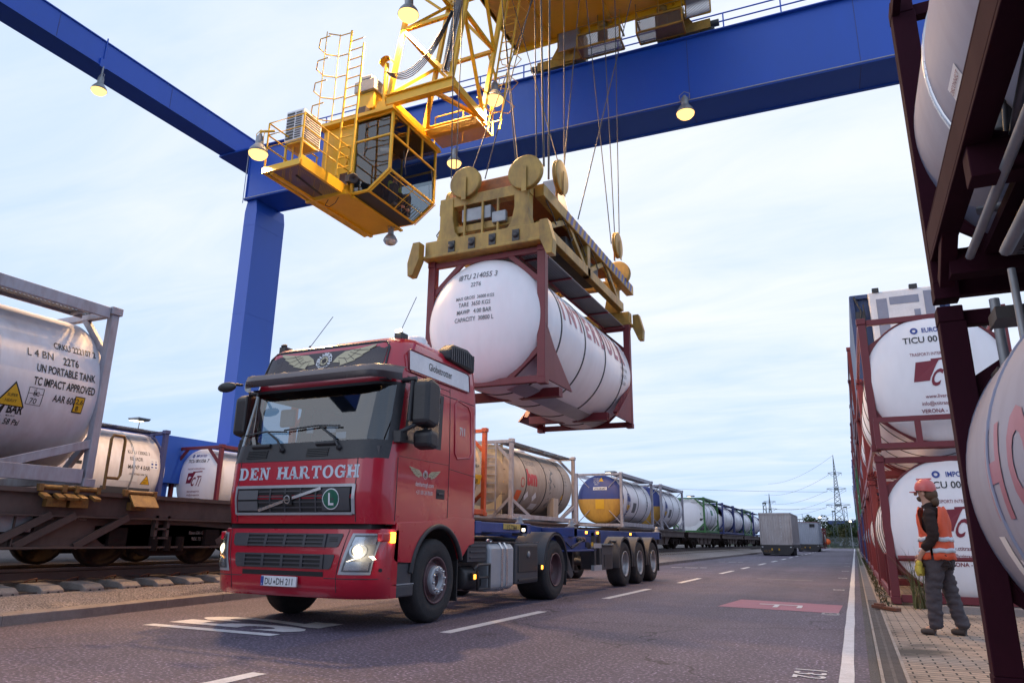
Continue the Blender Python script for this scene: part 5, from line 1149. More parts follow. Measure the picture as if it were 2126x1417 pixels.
ROPES = [  # image of the two ends gives direction; depth comes from the sheaves and the trolley
    (937, 370, 11.99, 943, 0, 12.3), (946, 372, 11.99, 961, 0, 13.4), (981.7, 350, 12.1, 1106, 0, 15.6), (1007, 371, 12.6, 1104, -2, 13.2), (1070.5, 332, 11.99, 1042, 0, 12.8),
    (1075, 332, 12.2, 1042.5, 0, 18.0), (1114, 340, 12.0, 1110, 0, 13.0), (1129.2, 345, 12.0, 1123, 0, 12.6), (1139, 372, 12.6, 1141, 0, 12.8), (1163, 352, 13.0, 1072, 30, 16.5),
    (1171.5, 350, 13.2, 1171, 0, 13.6), (1170.6, 352, 13.0, 1202.6, 0, 15.5), (1200, 455, 13.4, 1310, 0, 17.6), (1269, 506, 16.5, 1217, 0, 15.8), (1277, 506, 16.5, 1251.5, 0, 16.3), (1286, 512, 16.6, 1276.5, 0, 16.7)]
RL = ['steel hoist rope, leftmost of the bundle above the spreader', 'steel hoist rope, second from left above the spreader', 'steel hoist rope slanting up from the left sheave to the trolley', 'thin steel rope slanting beside the left sheave',
      'steel hoist rope crossing between the two front sheaves', 'steel rope running far back above the front sheaves', 'steel hoist rope straight above the right front sheave', 'steel hoist rope beside the thick rope at the right sheave',
      'thick steel rope right of the two front sheaves', 'steel rope with dark end socket slanting down to the side sheave', 'straight steel rope to the front side sheave', 'slanting steel rope to the front side sheave',
      'thin steel rope slanting up right from the middle of the spreader', 'left one of the three ropes to the rear side sheave', 'middle one of the three ropes to the rear side sheave', 'right one of the three ropes to the rear side sheave']
for (a, b_, Y0, c_, d_, Y1), lb in zip(ROPES, RL):
    p0, p1 = onY(a, b_, Y0), onY(c_, d_, Y1); dr = (p1-p0)
    p1 = p0 + dr*((19.5-p0.z)/dr.z) if p1.z < 19.5 else p1
    q = MB(); r_ = .022 if 'thick' in lb else .013
    q.tube([p0, p1], r_, 6)
    if 'socket' in lb: q.tube([p1-dr.normalized()*1.2, p1-dr.normalized()*.3], .07, 8)
    tag(q.build('hoist_rope', 'rope_steel'), lb, 'rope', 'hoist ropes of the crane')
# ------------------------------------------------------------------ stacks on the right
G_S = 'tank containers stacked on the right'
FX = .72+1.22
cu_, zu = tank_container('upper steel tank of the near stack, wine red frame seen from below', G_S, (FX, -.12, 2.78), L=6.08, Ht=2.6, Rr=1.19, tendon=.22, dishdep=.24, fm='frame_wine_shaded', tm='tank_steel', gusset=True, toprail=True, botrail=False, bands=3, seg=80, post=.17, walk=True)
q = MB(); q.box(-1.22, -1.09, .2, 5.88, .28, .31); q.box(-1.22, -1.205, .2, 5.88, .31, .50); q.box(-1.22, -1.09, .2, 5.88, .50, .52); q.beam((-1.15, 5.8, .08), (-1.15, 5.2, .4), .1, .1); q.beam((-1.15, .3, .08), (-1.15, .9, .4), .1, .1)
for y in (1.6, 4.2): q.box(-1.2, 1.2, y-.08, y+.08, .1, .3); q.beam((-1.1, y, .3), (-.2, y+.3, .12), .1, .14)
q.build('side_rail', 'frame_wine_shaded', cu_, bevel=.006)
q = MB()
def sw(y, z, o=.004, rr=1.19, zz=None): return cyl(0, zu if zz is None else zz, y, rr+o, -1, z)
for (y, z, w_, h) in ((4.55, .66, .28, .34), (4.75, .42, .22, .16)): q.patch(sw(y, z), (-w_/2, w_/2), frange(0, h, 4))
q.build('label_plate', 'letter_white', cu_, recalc=False)
q = MB()
for k in range(3): q.text(('DISCONNECT', 'STEAM BEFORE', 'OPENING')[k], sw(4.55, .90-.07*k, .007), .05, (0, 0), 'C', .8)
q.text('WAS', sw(4.75, .48, .007), .06, (0, 0), 'C', .9); q.build('label_lettering', 'letter_wine', cu_, recalc=False)
q = MB()
q.text('VOPAK', sw(4.4, 1.75), .5, (0, 0), 'C', .8, .03, cut=.06); q.build('lettering', 'letter_grey', cu_, recalc=False)
def valve(mb, x, y, z, s=1.0):
    mb.lathe([(.045*s, 0), (.045*s, .08), (.07*s, .09), (.07*s, .13), (.055*s, .14), (.055*s, .24), (.075*s, .25), (.075*s, .29), (.001, .3)], (x, y, z), (0, .3, -1), 12)
q = MB(); valve(q, -.95, 4.35, .75); valve(q, -.9, 3.7, .62); q.tube([(-.95, 4.35, .62), (-.98, 4.3, .4), (-1.02, 4.25, .3)], .012, 6); q.lathe([(.09, -.04), (.10, 0), (.09, .04), (.001, .05)], (-.85, 3.1, 1.0), (-1, .2, .3), 14); q.build('valve', 'dark_steel', cu_)
q = MB()
q.tube([(-.9, 4.6, .75), (-.85, 4.5, .5), (-.95, 4.3, .34), (-1.0, 3.9, .30), (-1.02, 3.2, .42), (-.9, 2.8, .6)], .032, 8); q.tube([(-.6, 4.9, .5), (-.62, 4.5, .42), (-.9, 4.35, .3)], .035, 8)
q.tube([(-1.05, 5.4, .12), (-1.05, 1.0, .12)], .028, 8); q.tube([(-1.0, 4.7, .2), (-1.0, 1.2, .22)], .02, 8)
q.tube([(-.95, 4.9, -.05), (-.93, 1, -.02)], .036, 8); q.tube([(-1.0, 5.2, .35), (-.6, 5.0, .3), (-.2, 4.9, .28)], .03, 8); q.tube([(-.7, 4.4, .62), (-.5, 4.35, .35), (-.55, 4.2, .1), (-.9, 3.9, .02)], .03, 8); q.tube([(-1.0, 3.4, .05), (-.98, 3.2, .5), (-.9, 3.0, .7)], .022, 8)
q.build('steam_pipe', 'tin_grey', cu_)
q = MB(); q.beam((-1.1, 5.75, .2), (-.5, 5.3, .25), .14, .10); q.box(-1.15, 1.15, 5.55, 5.7, .06, .24); q.box(-.95, -.85, 3.2, 5.5, .16, .22); q.build('cross_member', 'frame_wine_shaded', cu_)
q = MB(); q.box(-.9, .9, 1.0, 5.2, .02, .05); q.build('under_grating', 'grating_grey', cu_)
cl_, zl = tank_container('lower steel tank of the near stack, wine red frame, lettered HOYER', G_S, (FX, -.12, .12), L=6.08, Ht=2.6, Rr=1.20, tendon=.22, dishdep=.24, fm='frame_wine_shaded', tm='tank_steel', gusset=True, toprail=False, botrail=False, bands=3, seg=80, post=.17, walk=False, bm='tank_steel')
def sl_(y, z, o=.004): return cyl(0, zl, y, 1.20+o, -1, z)
q = MB(); Zt = 1.09
for k, (s, y) in enumerate((('H', 4.86), ('O', 4.16), ('Y', 3.5), ('E', 2.85), ('R', 2.2))): q.text(s, sl_(y, Zt), .66, (0, 0), 'C', 1.0, .045, cut=.05)
q.build('lettering', 'letter_faint', cl_, recalc=False)
q = MB()
for (y, z, w_, h) in ((5.28, .62, .18, .40), (4.98, .50, .30, .42), (4.5, .42, .26, .34)): q.patch(sl_(y, z), (-w_/2, w_/2), frange(0, h, 5))
q.build('label_plate', 'letter_white', cl_, recalc=False)
q = MB(); q.patch(sl_(5.0, .18), (-.2, .2), frange(0, .2, 4)); q.build('label_plate', 'letter_grey', cl_, recalc=False)
q = MB()
for k in range(5): q.text(('DRY AIR', 'CONNECTION', 'TESTED', 'BEFORE', 'LOADING')[k], sl_(4.98, .82-.07*k, .008), .045, (0, 0), 'C', .8)
q.text('vopa', sl_(5.0, .24, .008), .11, (0, 0), 'C', .9, .01)
q.build('label_lettering', 'letter_black', cl_, recalc=False)
q = MB(); q.text('HOYER', sl_(4.5, .66, .008), .075, (0, 0), 'C', .9, .012); q.build('label_lettering', 'letter_red', cl_, recalc=False)
q = MB()
for (x, z, r_) in ((-.86, 2.12, .036), (-.72, 2.22, .036), (-.95, 2.0, .022), (-.60, 2.18, .03)): q.tube([(x+.05, 5.7, z-.1), (x, 5.4, z), (x, .5, z)], r_, 8)
for y in (5.5, 4.6, 3.4): q.tube([(-1.0, y, 1.9), (-.84, y, 2.17), (-.66, y, 2.27)], .012, 6); q.tube([(-.86-.04, y, 2.12), (-.86, y, 2.165), (-.82, y, 2.12), (-.86, y, 2.075), (-.9, y, 2.12)], .012, 6)
q.tube([(-.9, 5.72, 1.75), (-.9, 5.72, 2.56)], .032, 8); q.tube([(-.9, 5.1, 2.0), (-.9, 5.1, 2.56)], .022, 8); q.build('steam_pipe', 'tin_grey', cl_)
q = MB(); q.box(-1.0, 1.0, 5.2, 5.45, 2.28, 2.36); q.box(-.98, -.86, 5.55, 5.8, 1.55, 2.05); q.build('pipe_bracket', 'dark_steel', cl_)
q = MB(); q.box(-1.05, -.6, 4.0, 4.9, .02, .38); q.tube([(-1.18, 4.75, .3), (-1.06, 4.6, .27), (-1.02, 4.5, .2)], .018, 6); q.build('valve_box', 'tin_grey', cl_, bevel=.01)
q = MB(); q.box(-1.3, 1.3, -.1, 6.2, -.11, -.02); q.build('base_beam', 'concrete', cl_)
# second stack: two white tanks with printed ends
BX = .50+1.22
a1, az = tank_container('lower white tank of the second stack, printed end marked TICU, walking person in front', G_S, (BX, 15.0, .02), Ht=2.6, Rr=1.215, fm='frame_red', tm='tank_white', gusset=True, toprail=False, botrail=True, bands=4, bm='seam_dark', seg=72, post=.14, dishdep=.24, tendon=.24)
ticu_end(a1, az, '001350 2', 1.215, imp='IMPORTED', d_=.24, y0_=-.14)
q = MB(); q.tube([(-1.05, -.08, .78), (1.05, -.08, .78)], .05, 10); q.prism([(.02, .12), (.75, .12), (.02, .75)], 'x', -1.2, -1.17); q.beam((-1.19, .75, .85), (-1.19, .9, .1), .09, .09); q.build('protection_bar', 'frame_red', a1)
a2, _z = tank_container('upper white tank of the second stack, printed end marked TICU, under the cooling unit', G_S, (BX-.02, 15.0, 2.70), Ht=2.6, Rr=1.215, fm='frame_red', tm='tank_white', gusset=True, toprail=True, botrail=True, bands=4, bm='seam_dark', seg=72, post=.14, dishdep=.24, tendon=.24)
ticu_end(a2, _z, '001341 9', 1.215, web1='www.liverani.it', imp='EUROCOTE', d_=.24, y0_=-.14)
q = MB()
for z in (.02, .50): q.box(-1.16, 1.16, -.34, -.27, z, z+.09)
for x in (-1.12, -.45, .45, 1.08): q.box(x-.05, x+.05, -.335, -.275, .09, .52)
for x in (-1.12, 1.08): q.beam((x, -.3, .06), (x, .1, .06), .07)
q.build('front_rack', 'frame_red', a2)
# stacks receding behind
fr = {}
def base_tank(fm, tm):
    k = (fm, tm)
    if k not in fr:
        fr[k], _ = tank_container('x', G_S, (BX, 0, 0), fm=fm, tm=tm, seg=28, gusset=True, tendon=.2, dishdep=.24, bands=3, bm='seam_dark', walk=False); fr[k]['used'] = False
    return fr[k]
COLN = {'frame_red': 'dark red', 'frame_blue': 'dark blue', 'frame_green': 'green', 'frame_grey': 'grey'}
random.seed(11); ORD = ['third', 'fourth', 'fifth', 'sixth', 'seventh', 'eighth', 'ninth', 'tenth', 'eleventh', 'twelfth', 'thirteenth', 'fourteenth', 'fifteenth', 'sixteenth']
TIER = ['bottom', 'second', 'third']
for i in range(14):
    y = 21.6+6.35*i + (2.0 if i > 4 else 0)
    for k in range(3 if i not in (6, 11) else 2):
        if i == 0 and k == 2: continue
        fm = 'frame_red' if i < 2 else random.choice(['frame_red', 'frame_red', 'frame_red', 'frame_blue', 'frame_green', 'frame_grey']); tm = random.choice(['tank_white', 'tank_white', 'tank_steel'])
        b0 = base_tank(fm, tm); x = BX-.03*random.random()+.012*i*0 - (.0 if k < 2 else .02)
        lb = f'{"white" if tm == "tank_white" else "steel"} tank in {COLN[fm]} frame, {TIER[k]} tier of the {ORD[i]} stack along the right'
        if not b0['used']: b0.location = (x, y, .02+2.66*k); b0['label'] = lb; b0['used'] = True
        else: dup(b0, (x, y, .02+2.66*k), None, lb)
for b0 in fr.values(): del b0['used']
# refrigerated container on top of the third stack
rf = thing('refrigerated_container', 'dark blue refrigerated container with white cooling unit, on top of a tank stack', 'container', (BX+.06, 21.6, 5.36))
q = MB(); q.box(-1.22, 1.22, .12, 6.0, .0, 2.5); q.build('body', 'reefer_blue', rf)
q = MB(); [q.box(s*1.22-.06, s*1.22+.06, -.02, .12, 0, 2.5) for s in (-.95, .95)]; q.box(-1.2, 1.2, 0, .12, 0, .12); q.box(-1.2, 1.2, 0, .12, 2.4, 2.52); q.build('end_frame', 'reefer_blue', rf, bevel=.01)
q = MB(); q.prism([(-.70, .12), (1.0, .12), (.96, 2.52), (-.74, 2.52)], 'y', -.10, .10); q.build('cooling_unit', 'white_paint', rf, bevel=.04)
q = MB()
for (x0, x1, z0, z1_) in ((-.55, -.28, .35, 2.3), (.62, .85, .3, 2.4), (-.22, .5, 2.1, 2.32), (.35, .5, 1.6, 1.9)):
    q.box(x0, x1, -.112, -.105, z0, z1_)
q.build('vent_grille', 'grating_blue', rf)
q = MB(); q.box(-.62, -.45, -.15, 0, 2.5, 2.62); q.box(.3, .5, -.15, 0, 2.5, 2.62); q.box(-.2, -.12, -.125, -.1, 1.0, 1.12); q.box(-.5, -.3, -.12, -.1, .5, .7); q.build('hinge', 'plastic_black', rf)
q = MB(); q.tube([(-1.0, -.05, .2), (-1.05, -.05, 1.4), (-.95, -.08, 2.0), (-1.1, -.05, 2.45)], .03, 6); q.tube([(-.9, -.03, .4), (-.88, -.1, 2.2)], .02, 6); q.box(-1.1, -.85, -.08, .0, 1.7, 2.0); q.build('power_cable', 'plastic_black', rf)
# small things on the paving
rb = MB(); rb.beam((.18, 13.95, .045), (.52, 13.45, .04), .10, .05); rb.beam((.20, 13.9, .075), (.34, 13.75, .07), .06, .05); rb.box(.28, .33, 13.7, 13.8, .03, .11); tag(rb.build('steel_bar', 'rust', bevel=.006), 'rusty steel bar lying across the drain grating', 'steel bar')
pk = MB(); random.seed(5)
for i in range(46):
    x, y = .88+random.gauss(0, .07), 14.3+random.gauss(0, .08); a = random.uniform(0, 6.28); L = random.uniform(.5, 1.15); b_ = random.uniform(.15, .6); w_ = random.uniform(.006, .012)
    pts = [(x+math.cos(a)*b_*L*u*u, y+math.sin(a)*b_*L*u*u, .008+L*(u-.25*u*u*b_)) for u in frange(0, 1, 6)]
    px_, py_ = -math.sin(a), math.cos(a)
    vs = []
    for j, p in enumerate(pts): ww = w_*(1-j/5.2); vs += [(p[0]-px_*ww, p[1]-py_*ww, p[2]), (p[0]+px_*ww, p[1]+py_*ww, p[2])]
    pk.add(vs, [(2*j, 2*j+1, 2*j+3, 2*j+2) for j in range(5)])
tag(pk.build('reed_plant', 'leaf_olive', recalc=False), 'tuft of tall reed grass in front of the lower white tank end', 'plant')
gw = MB(); random.seed(8)
for i in range(900):
    y = random.uniform(14, 60)**1.0; x = .33+abs(random.gauss(0, .10)) if random.random() < .7 else random.uniform(.3, .55); a = random.uniform(0, 6.28); h = random.uniform(.02, .10)
    gw.add([(x-.01, y, .008), (x+.01, y+.01, .008), (x+math.cos(a)*.04, y+math.sin(a)*.04, .008+h)], [(0, 1, 2)])
o = gw.build('weeds', 'grass', recalc=False); o['kind'] = 'stuff'
ks = MB(); ks.box(1.05, 3.0, 13.6, 13.75, 0, .12); struct(ks.build('low_kerb', 'kerb_stone', bevel=.01))
# ------------------------------------------------------------------ wheels
def wheel(parent, x, y, s, kind, w=.30, r=.52, n=40):
    """s = side the outer face looks to (+1 right); tyre carries rim, hub and nuts as sub-parts"""
    q = MB(); a = (s, 0, 0); o = (x, y, r)
    q.lathe([(.285, -w), (.36, -w-.005), (.47, -w+.01), (r-.012, -w+.04), (r, -w+.07), (r, -.07), (r-.012, -.04), (.47, -.008), (.455, -.006), (.40, .004), (.36, .0), (.30, -.012), (.285, -.03)], o, a, n)
    for gz in (.095, .15, .205):
        if w < .4: q.lathe([(r+.0005, -gz-.006), (r+.0008, -gz+.006)], o, a, n)
    ty = q.build('wheel', 'rubber', parent)
    q = MB()
    if kind == 'front':
        q.lathe([(.29, -.02), (.295, .0), (.275, .0), (.262, -.04), (.245, -.09), (.20, -.05), (.185, -.02), (.05, -.02)], o, a, n); q.build('rim', 'rim_dark', ty)
        q = MB()
        for k in range(10):
            t_ = 2*math.pi*k/10; q.lathe([(.001, .0), (.024, .0)], (x+s*(-.062), y+.222*math.cos(t_), r+.222*math.sin(t_)), a, 10)
        q.build('hand_hole', 'letter_black', ty)
        q = MB(); q.lathe([(.178, -.03), (.178, .025), (.170, .035), (.10, .035), (.095, .03), (.09, -.04), (.001, -.05)], o, a, n); q.build('hub', 'silver_paint', ty)
        q = MB()
        for k in range(10):
            t_ = 2*math.pi*(k+.3)/10; q.lathe([(.017, .0), (.017, .022), (.010, .032), (.001, .034)], (x+s*.034, y+.142*math.cos(t_), r+.142*math.sin(t_)), a, 8)
        q.build('wheel_nut', 'chrome', ty)
    else:
        q.lathe([(.29, -.02), (.295, .0), (.275, .0), (.265, -.06), (.255, -.16), (.17, -.19), (.15, -.18), (.12, -.15), (.10, -.10), (.001, -.095)], o, a, n); q.build('rim', 'rim_steel' if kind == 'trailer' else 'rim_dark', ty)
        q = MB()
        for k in range(10):
            t_ = 2*math.pi*k/10; q.lathe([(.016, .0), (.016, .03), (.001, .034)], (x-s*.185, y+.16*math.cos(t_), r+.16*math.sin(t_)), a, 8)
        q.build('wheel_nut', 'rim_steel', ty)
    return ty
# ------------------------------------------------------------------ tractor
TL = (-6.25, 6.95, 0)
tk = thing('lorry', 'red tractor lorry with lit headlights, lettered DEN HARTOGH, under the crane', 'lorry', TL)
SEC = [(1.20, .12, 1.245, 2.5, .36), (1.5, .06, 1.25, 2.5, .36), (1.97, .08, 1.25, 2.5, .36), (2.2, .14, 1.25, 2.5, .38), (2.95, .32, 1.23, 2.5, .33), (3.10, .36, 1.22, 2.5, .33), (3.5, .50, 1.19, 2.46, .33), (3.60, .60, 1.14, 2.42, .32), (3.665, .78, 1.05, 2.36, .30), (3.70, 1.0, .93, 2.28, .28), (3.72, 1.3, .7, 2.1, .2)]
def sec(z):
    for a, b in zip(SEC, SEC[1:]):
        if a[0] <= z <= b[0]:
            u = (z-a[0])/(b[0]-a[0]); return [a[i]+(b[i]-a[i])*u for i in range(1, 5)]
    return list(SEC[-1][1:]) if z > SEC[-1][0] else list(SEC[0][1:])
NA = 8; TS = [1, .97, .90, .60, .55, .485, .44, .05, .02]
def perim(z):
    yf, hw, yr, r = sec(z); p = []
    for t in TS: p.append((hw, yf+r+(yr-yf-r)*t))
    for k in range(NA+1): a = (math.pi/2)*k/NA; p.append((hw-r+r*math.cos(a), yf+r-r*math.sin(a)))
    for k in range(1, 12): p.append(((hw-r)*(1-2*k/12), yf))
    for k in range(NA+1): a = (math.pi/2)*(1-k/NA); p.append((-(hw-r+r*math.cos(a)), yf+r-r*math.sin(a)))
    for t in TS[::-1]: p.append((-hw, yf+r+(yr-yf-r)*t))
    return p
def fmap(x, z, o=0.0):
    yf, hw, yr, r = sec(z); ax = abs(x)
    if ax <= hw-r: return V((x, yf-o, z))
    d_ = min(ax-(hw-r), r*.999); return V((x, yf+r-math.sqrt(r*r-d_*d_)-o, z))
def smap(y, z, o=0.0, s=1): return V((s*(sec(z)[1]+o), y, z))
ZS = [1.20, 1.24, 1.5, 1.75, 1.97, 2.16, 2.20, 2.24, 2.28, 2.6, 2.86, 2.92, 2.96, 3.10, 3.2, 3.5, 3.56, 3.60, 3.63, 3.665, 3.685, 3.70, 3.712, 3.72]
rings = [perim(z) for z in ZS]; n = len(rings[0]); nT = len(TS)
sh = MB(); gw_, gs_r, gs_l, dk = MB(), MB(), MB(), MB()
vv = [(x, y, z) for z, rg in zip(ZS, rings) for x, y in rg]
iw0, iw1 = nT+3, n-1-(nT+3)
def reg(i, j):
    z = ZS[i]
    if iw0 <= j < iw1 and 2.2 <= z < 2.92: return 'w'
    if j in (6,) and 2.24 <= z < 2.92: return 'r'
    if j == n-2-6 and 2.24 <= z < 2.92: return 'l'
    if iw0-1 <= j < iw1+1 and (1.97 <= z < 2.2): return 'k'
    if iw0-2 <= j < iw1+2 and 2.2 <= z < 2.96: return 'k'
    if j in (5, 7) and 2.20 <= z < 2.96: return 'k'
    if j in (n-2-5, n-2-7) and 2.2 <= z < 2.96: return 'k'
    if j in (6, n-2-6) and 2.2 <= z < 2.96: return 'k'
    return 'b'
FC = {'b': [], 'w': [], 'r': [], 'l': [], 'k': []}
for i in range(len(ZS)-1):
    for j in range(n-1): FC[reg(i, j)].append((i*n+j, i*n+j+1, (i+1)*n+j+1, (i+1)*n+j))
    FC['b'].append((i*n+n-1, i*n, (i+1)*n, (i+1)*n+n-1))
def sub(faces, name, m, smooth=True):
    q = MB(); ids = sorted({k for f in faces for k in f}); mp = {k: i for i, k in enumerate(ids)}
    q.add([vv[k] for k in ids], [[mp[k] for k in f] for f in faces], smooth); return q.build(name, m, tk, recalc=False)
top = (len(ZS)-1)*n
FC['b'].append(tuple(range(top, top+n)))
sub(FC['b'], 'cab', 'truck_red'); sub(FC['k'], 'window_surround', 'plastic_black')
sub(FC['w'], 'windscreen', 'windscreen'); sub(FC['r'], 'side_window', 'windscreen'); sub(FC['l'], 'side_window', 'windscreen')
q = MB(); q.box(-1.18, 1.18, .45, 2.42, 1.22, 1.26); q.box(-1.18, 1.18, 2.38, 2.42, 1.26, 3.3); q.box(-1.12, 1.12, .34, 2.4, 2.97, 2.99)
q.build('cab_lining', 'plastic_grey', tk)
q = MB(); q.prism([(.20, 2.12), (.62, 2.18), (.75, 2.05), (.75, 1.6), (.2, 1.6)], 'x', -1.15, 1.15); q.build('dashboard', 'plastic_grey', tk)
for x in (-.62, .62):
    q = MB(); q.box(x-.24, x+.24, 1.0, 1.5, 1.55, 1.75); q.obox((x, 1.5, 2.1), (.23, 0, 0), (0, .06, .0), (0, .06, .42)); q.obox((x, 1.57, 2.62), (.14, 0, 0), (0, .05, 0), (0, .02, .11)); q.build('seat', 'plastic_grey', tk, bevel=.04)
q = MB(); q.tube([(.62+.22*math.cos(a), .78-.10*math.sin(a), 2.12+.18*math.sin(a)) for a in frange(0, 2*math.pi, 21)[:-1]], .016, 8, closed=True); q.build('steering_wheel', 'plastic_black', tk)
q = MB()
for (x, z, w_, h) in ((.02, 2.33, .10, .07), (.36, 2.32, .14, .09), (.52, 2.24, .15, .08), (.44, 2.37, .05, .04)): q.box(x-w_/2, x+w_/2, .24, .25, z, z+h)
q.box(-.55, -.35, .30, .5, 2.19, 2.2); q.build('windscreen_paper', 'white_paint', tk)
q = MB(); q.box(-.85, -.6, .6, .66, 2.5, 2.75); q.build('headrest', 'tank_beige', tk, bevel=.03)
# seams, door
q = MB()
for s in (-1, 1):
    q.tube([smap(1.72, z, .001, s) for z in frange(1.24, 3.1, 9)], .006, 4); q.tube([smap(.46, z, .001, s) for z in frange(1.24, 2.0, 4)], .006, 4)
    q.tube([smap(y, 2.02, .001, s) for y in frange(.48, 1.72, 8)], .003, 4); q.tube([smap(y, 2.98, .001, s) for y in frange(.62, 2.45, 8)], .006, 4); q.tube([smap(y, 3.06, .001, s) for y in frange(.62, 1.72, 8)], .005, 4)
    q.tube([smap(y, 1.97-.06*(y-1.72), .001, s) for y in frange(1.72, 2.49, 5)], .004, 4)
for x in (-.93, .93): q.tube([fmap(x, z, .001) for z in frange(1.22, 1.97, 6)], .006, 4)
q.tube([fmap(x, 1.965, .001) for x in frange(-1.1, 1.1, 21)], .005, 4); q.build('panel_gap', 'seam_dark', tk)
q = MB(); pts = []
for (y, z) in [(1.86, 2.2), (1.86, 2.9), (1.93, 2.97), (2.25, 2.93), (2.33, 2.85), (2.36, 2.25), (2.3, 2.18), (1.93, 2.13)]: pts.append(smap(y, z, .002))
q.tube(pts, .013, 6, closed=True); q.build('side_moulding', 'truck_red', tk)
q = MB(); q.box(1.244, 1.256, 1.40, 1.62, 1.55, 1.68); hd = q.build('door_handle', 'plastic_black', tk, bevel=.01); q = MB(); q.box(1.256, 1.275, 1.43, 1.57, 1.60, 1.63); q.build('handle_grip', 'plastic_grey', hd, bevel=.006)
# front: grille frame, bars, badge
def fpatch(x0, x1, z0, z1, o, nx=12, nz=3, name='x', m='x', parent=None, f=fmap, skew=0):
    q = MB(); q.patch(lambda a, b: f(a+skew*(b-z0)/(z1-z0), b, o), frange(x0, x1, nx), frange(z0, z1, nz)); return q.build(name, m, parent or tk, recalc=False)
def fbar(q, x0, z0, x1, z1, w, o, f=fmap, th=.012):
    nseg = 9; d_ = V((x1-x0, z1-z0)).normalized(); nx, nz = -d_.y*w/2, d_.x*w/2; vs = []
    for k in range(nseg):
        t = k/(nseg-1); x, z = x0+(x1-x0)*t, z0+(z1-z0)*t
        vs += [f(x+nx, z+nz, o-th), f(x+nx, z+nz, o), f(x-nx, z-nz, o), f(x-nx, z-nz, o-th)]
    fs = []
    for k in range(nseg-1):
        for c in range(3): fs.append((4*k+c, 4*k+c+1, 4*k+c+5, 4*k+c+4))
    fs += [(0, 1, 2, 3), tuple(4*(nseg-1)+c for c in (3, 2, 1, 0))]; q.add(vs, fs)
fpatch(-.90, .90, 1.33, 1.63, .003, 16, 3, 'grille', 'letter_black')
q = MB()
for z in (1.39, 1.455, 1.52, 1.585): fbar(q, -.55, z, .55, z, .018, .014)
for x in (-.36, -.12, .12, .36): fbar(q, x, 1.34, x, 1.62, .022, .016)
q.build('grille_bar', 'plastic_grey', tk)
fpatch(.46, .87, 1.35, 1.615, .018, 7, 3, 'grille_panel', 'plastic_grey')
q = MB()
for z in (1.355, 1.49): 
    q.patch(lambda a, b: fmap(a, b, .018), frange(-.89, -.56, 6), (z, z+.115))
q.build('grille_panel', 'letter_grey', tk, recalc=False)
q = MB(); fbar(q, -.93, 1.645, .93, 1.645, .035, .022); fbar(q, -.91, 1.315, .90, 1.315, .03, .022); fbar(q, -.925, 1.31, -.925, 1.655, .03, .022); fbar(q, .915, 1.31, .925, 1.655, .04, .022); q.build('grille_frame', 'silver_paint', tk)
q = MB(); fbar(q, -.54, 1.355, .44, 1.615, .036, .03); q.build('diagonal_bar', 'chrome', tk)
q = MB(); q.ring(lambda a, b: fmap(a-.06, b+1.485, .042), .038, .052, 24); q.patch(lambda a, b: fmap(a, b, .043), (-.105, -.015), (1.473, 1.497), False); 
q.build('badge_ring', 'chrome', tk, recalc=False); q = MB(); q.patch(lambda a, b: fmap(a, b, .038), (-.13, .01), (1.415, 1.555), False); q.build('badge', 'letter_black', tk, recalc=False)
q = MB(); q.text('VOLVO', lambda a, b: fmap(a, b, .045), .022, (-.06, 1.477), 'C', .9, .02); q.build('badge_lettering', 'letter_black', tk, recalc=False)
def disc(q, f, cx, cz, r_, o, nn=28, sx=1):
    q.flat([(cx+r_*sx*math.cos(2*math.pi*k/nn), cz+r_*math.sin(2*math.pi*k/nn)) for k in range(nn)], lambda a, b: f(a, b, o))
q = MB(); disc(q, fmap, .60, 1.485, .125, .024); q.build('round_sign', 'letter_white', tk, recalc=False); q = MB(); disc(q, fmap, .60, 1.485, .113, .027); q.build('round_sign_face', 'sign_green', tk, recalc=False)
q = MB(); q.text('L', lambda a, b: fmap(a, b, .030), .2, (.605, 1.415), 'C', .9, .02); q.build('round_sign_lettering', 'letter_white', tk, recalc=False)
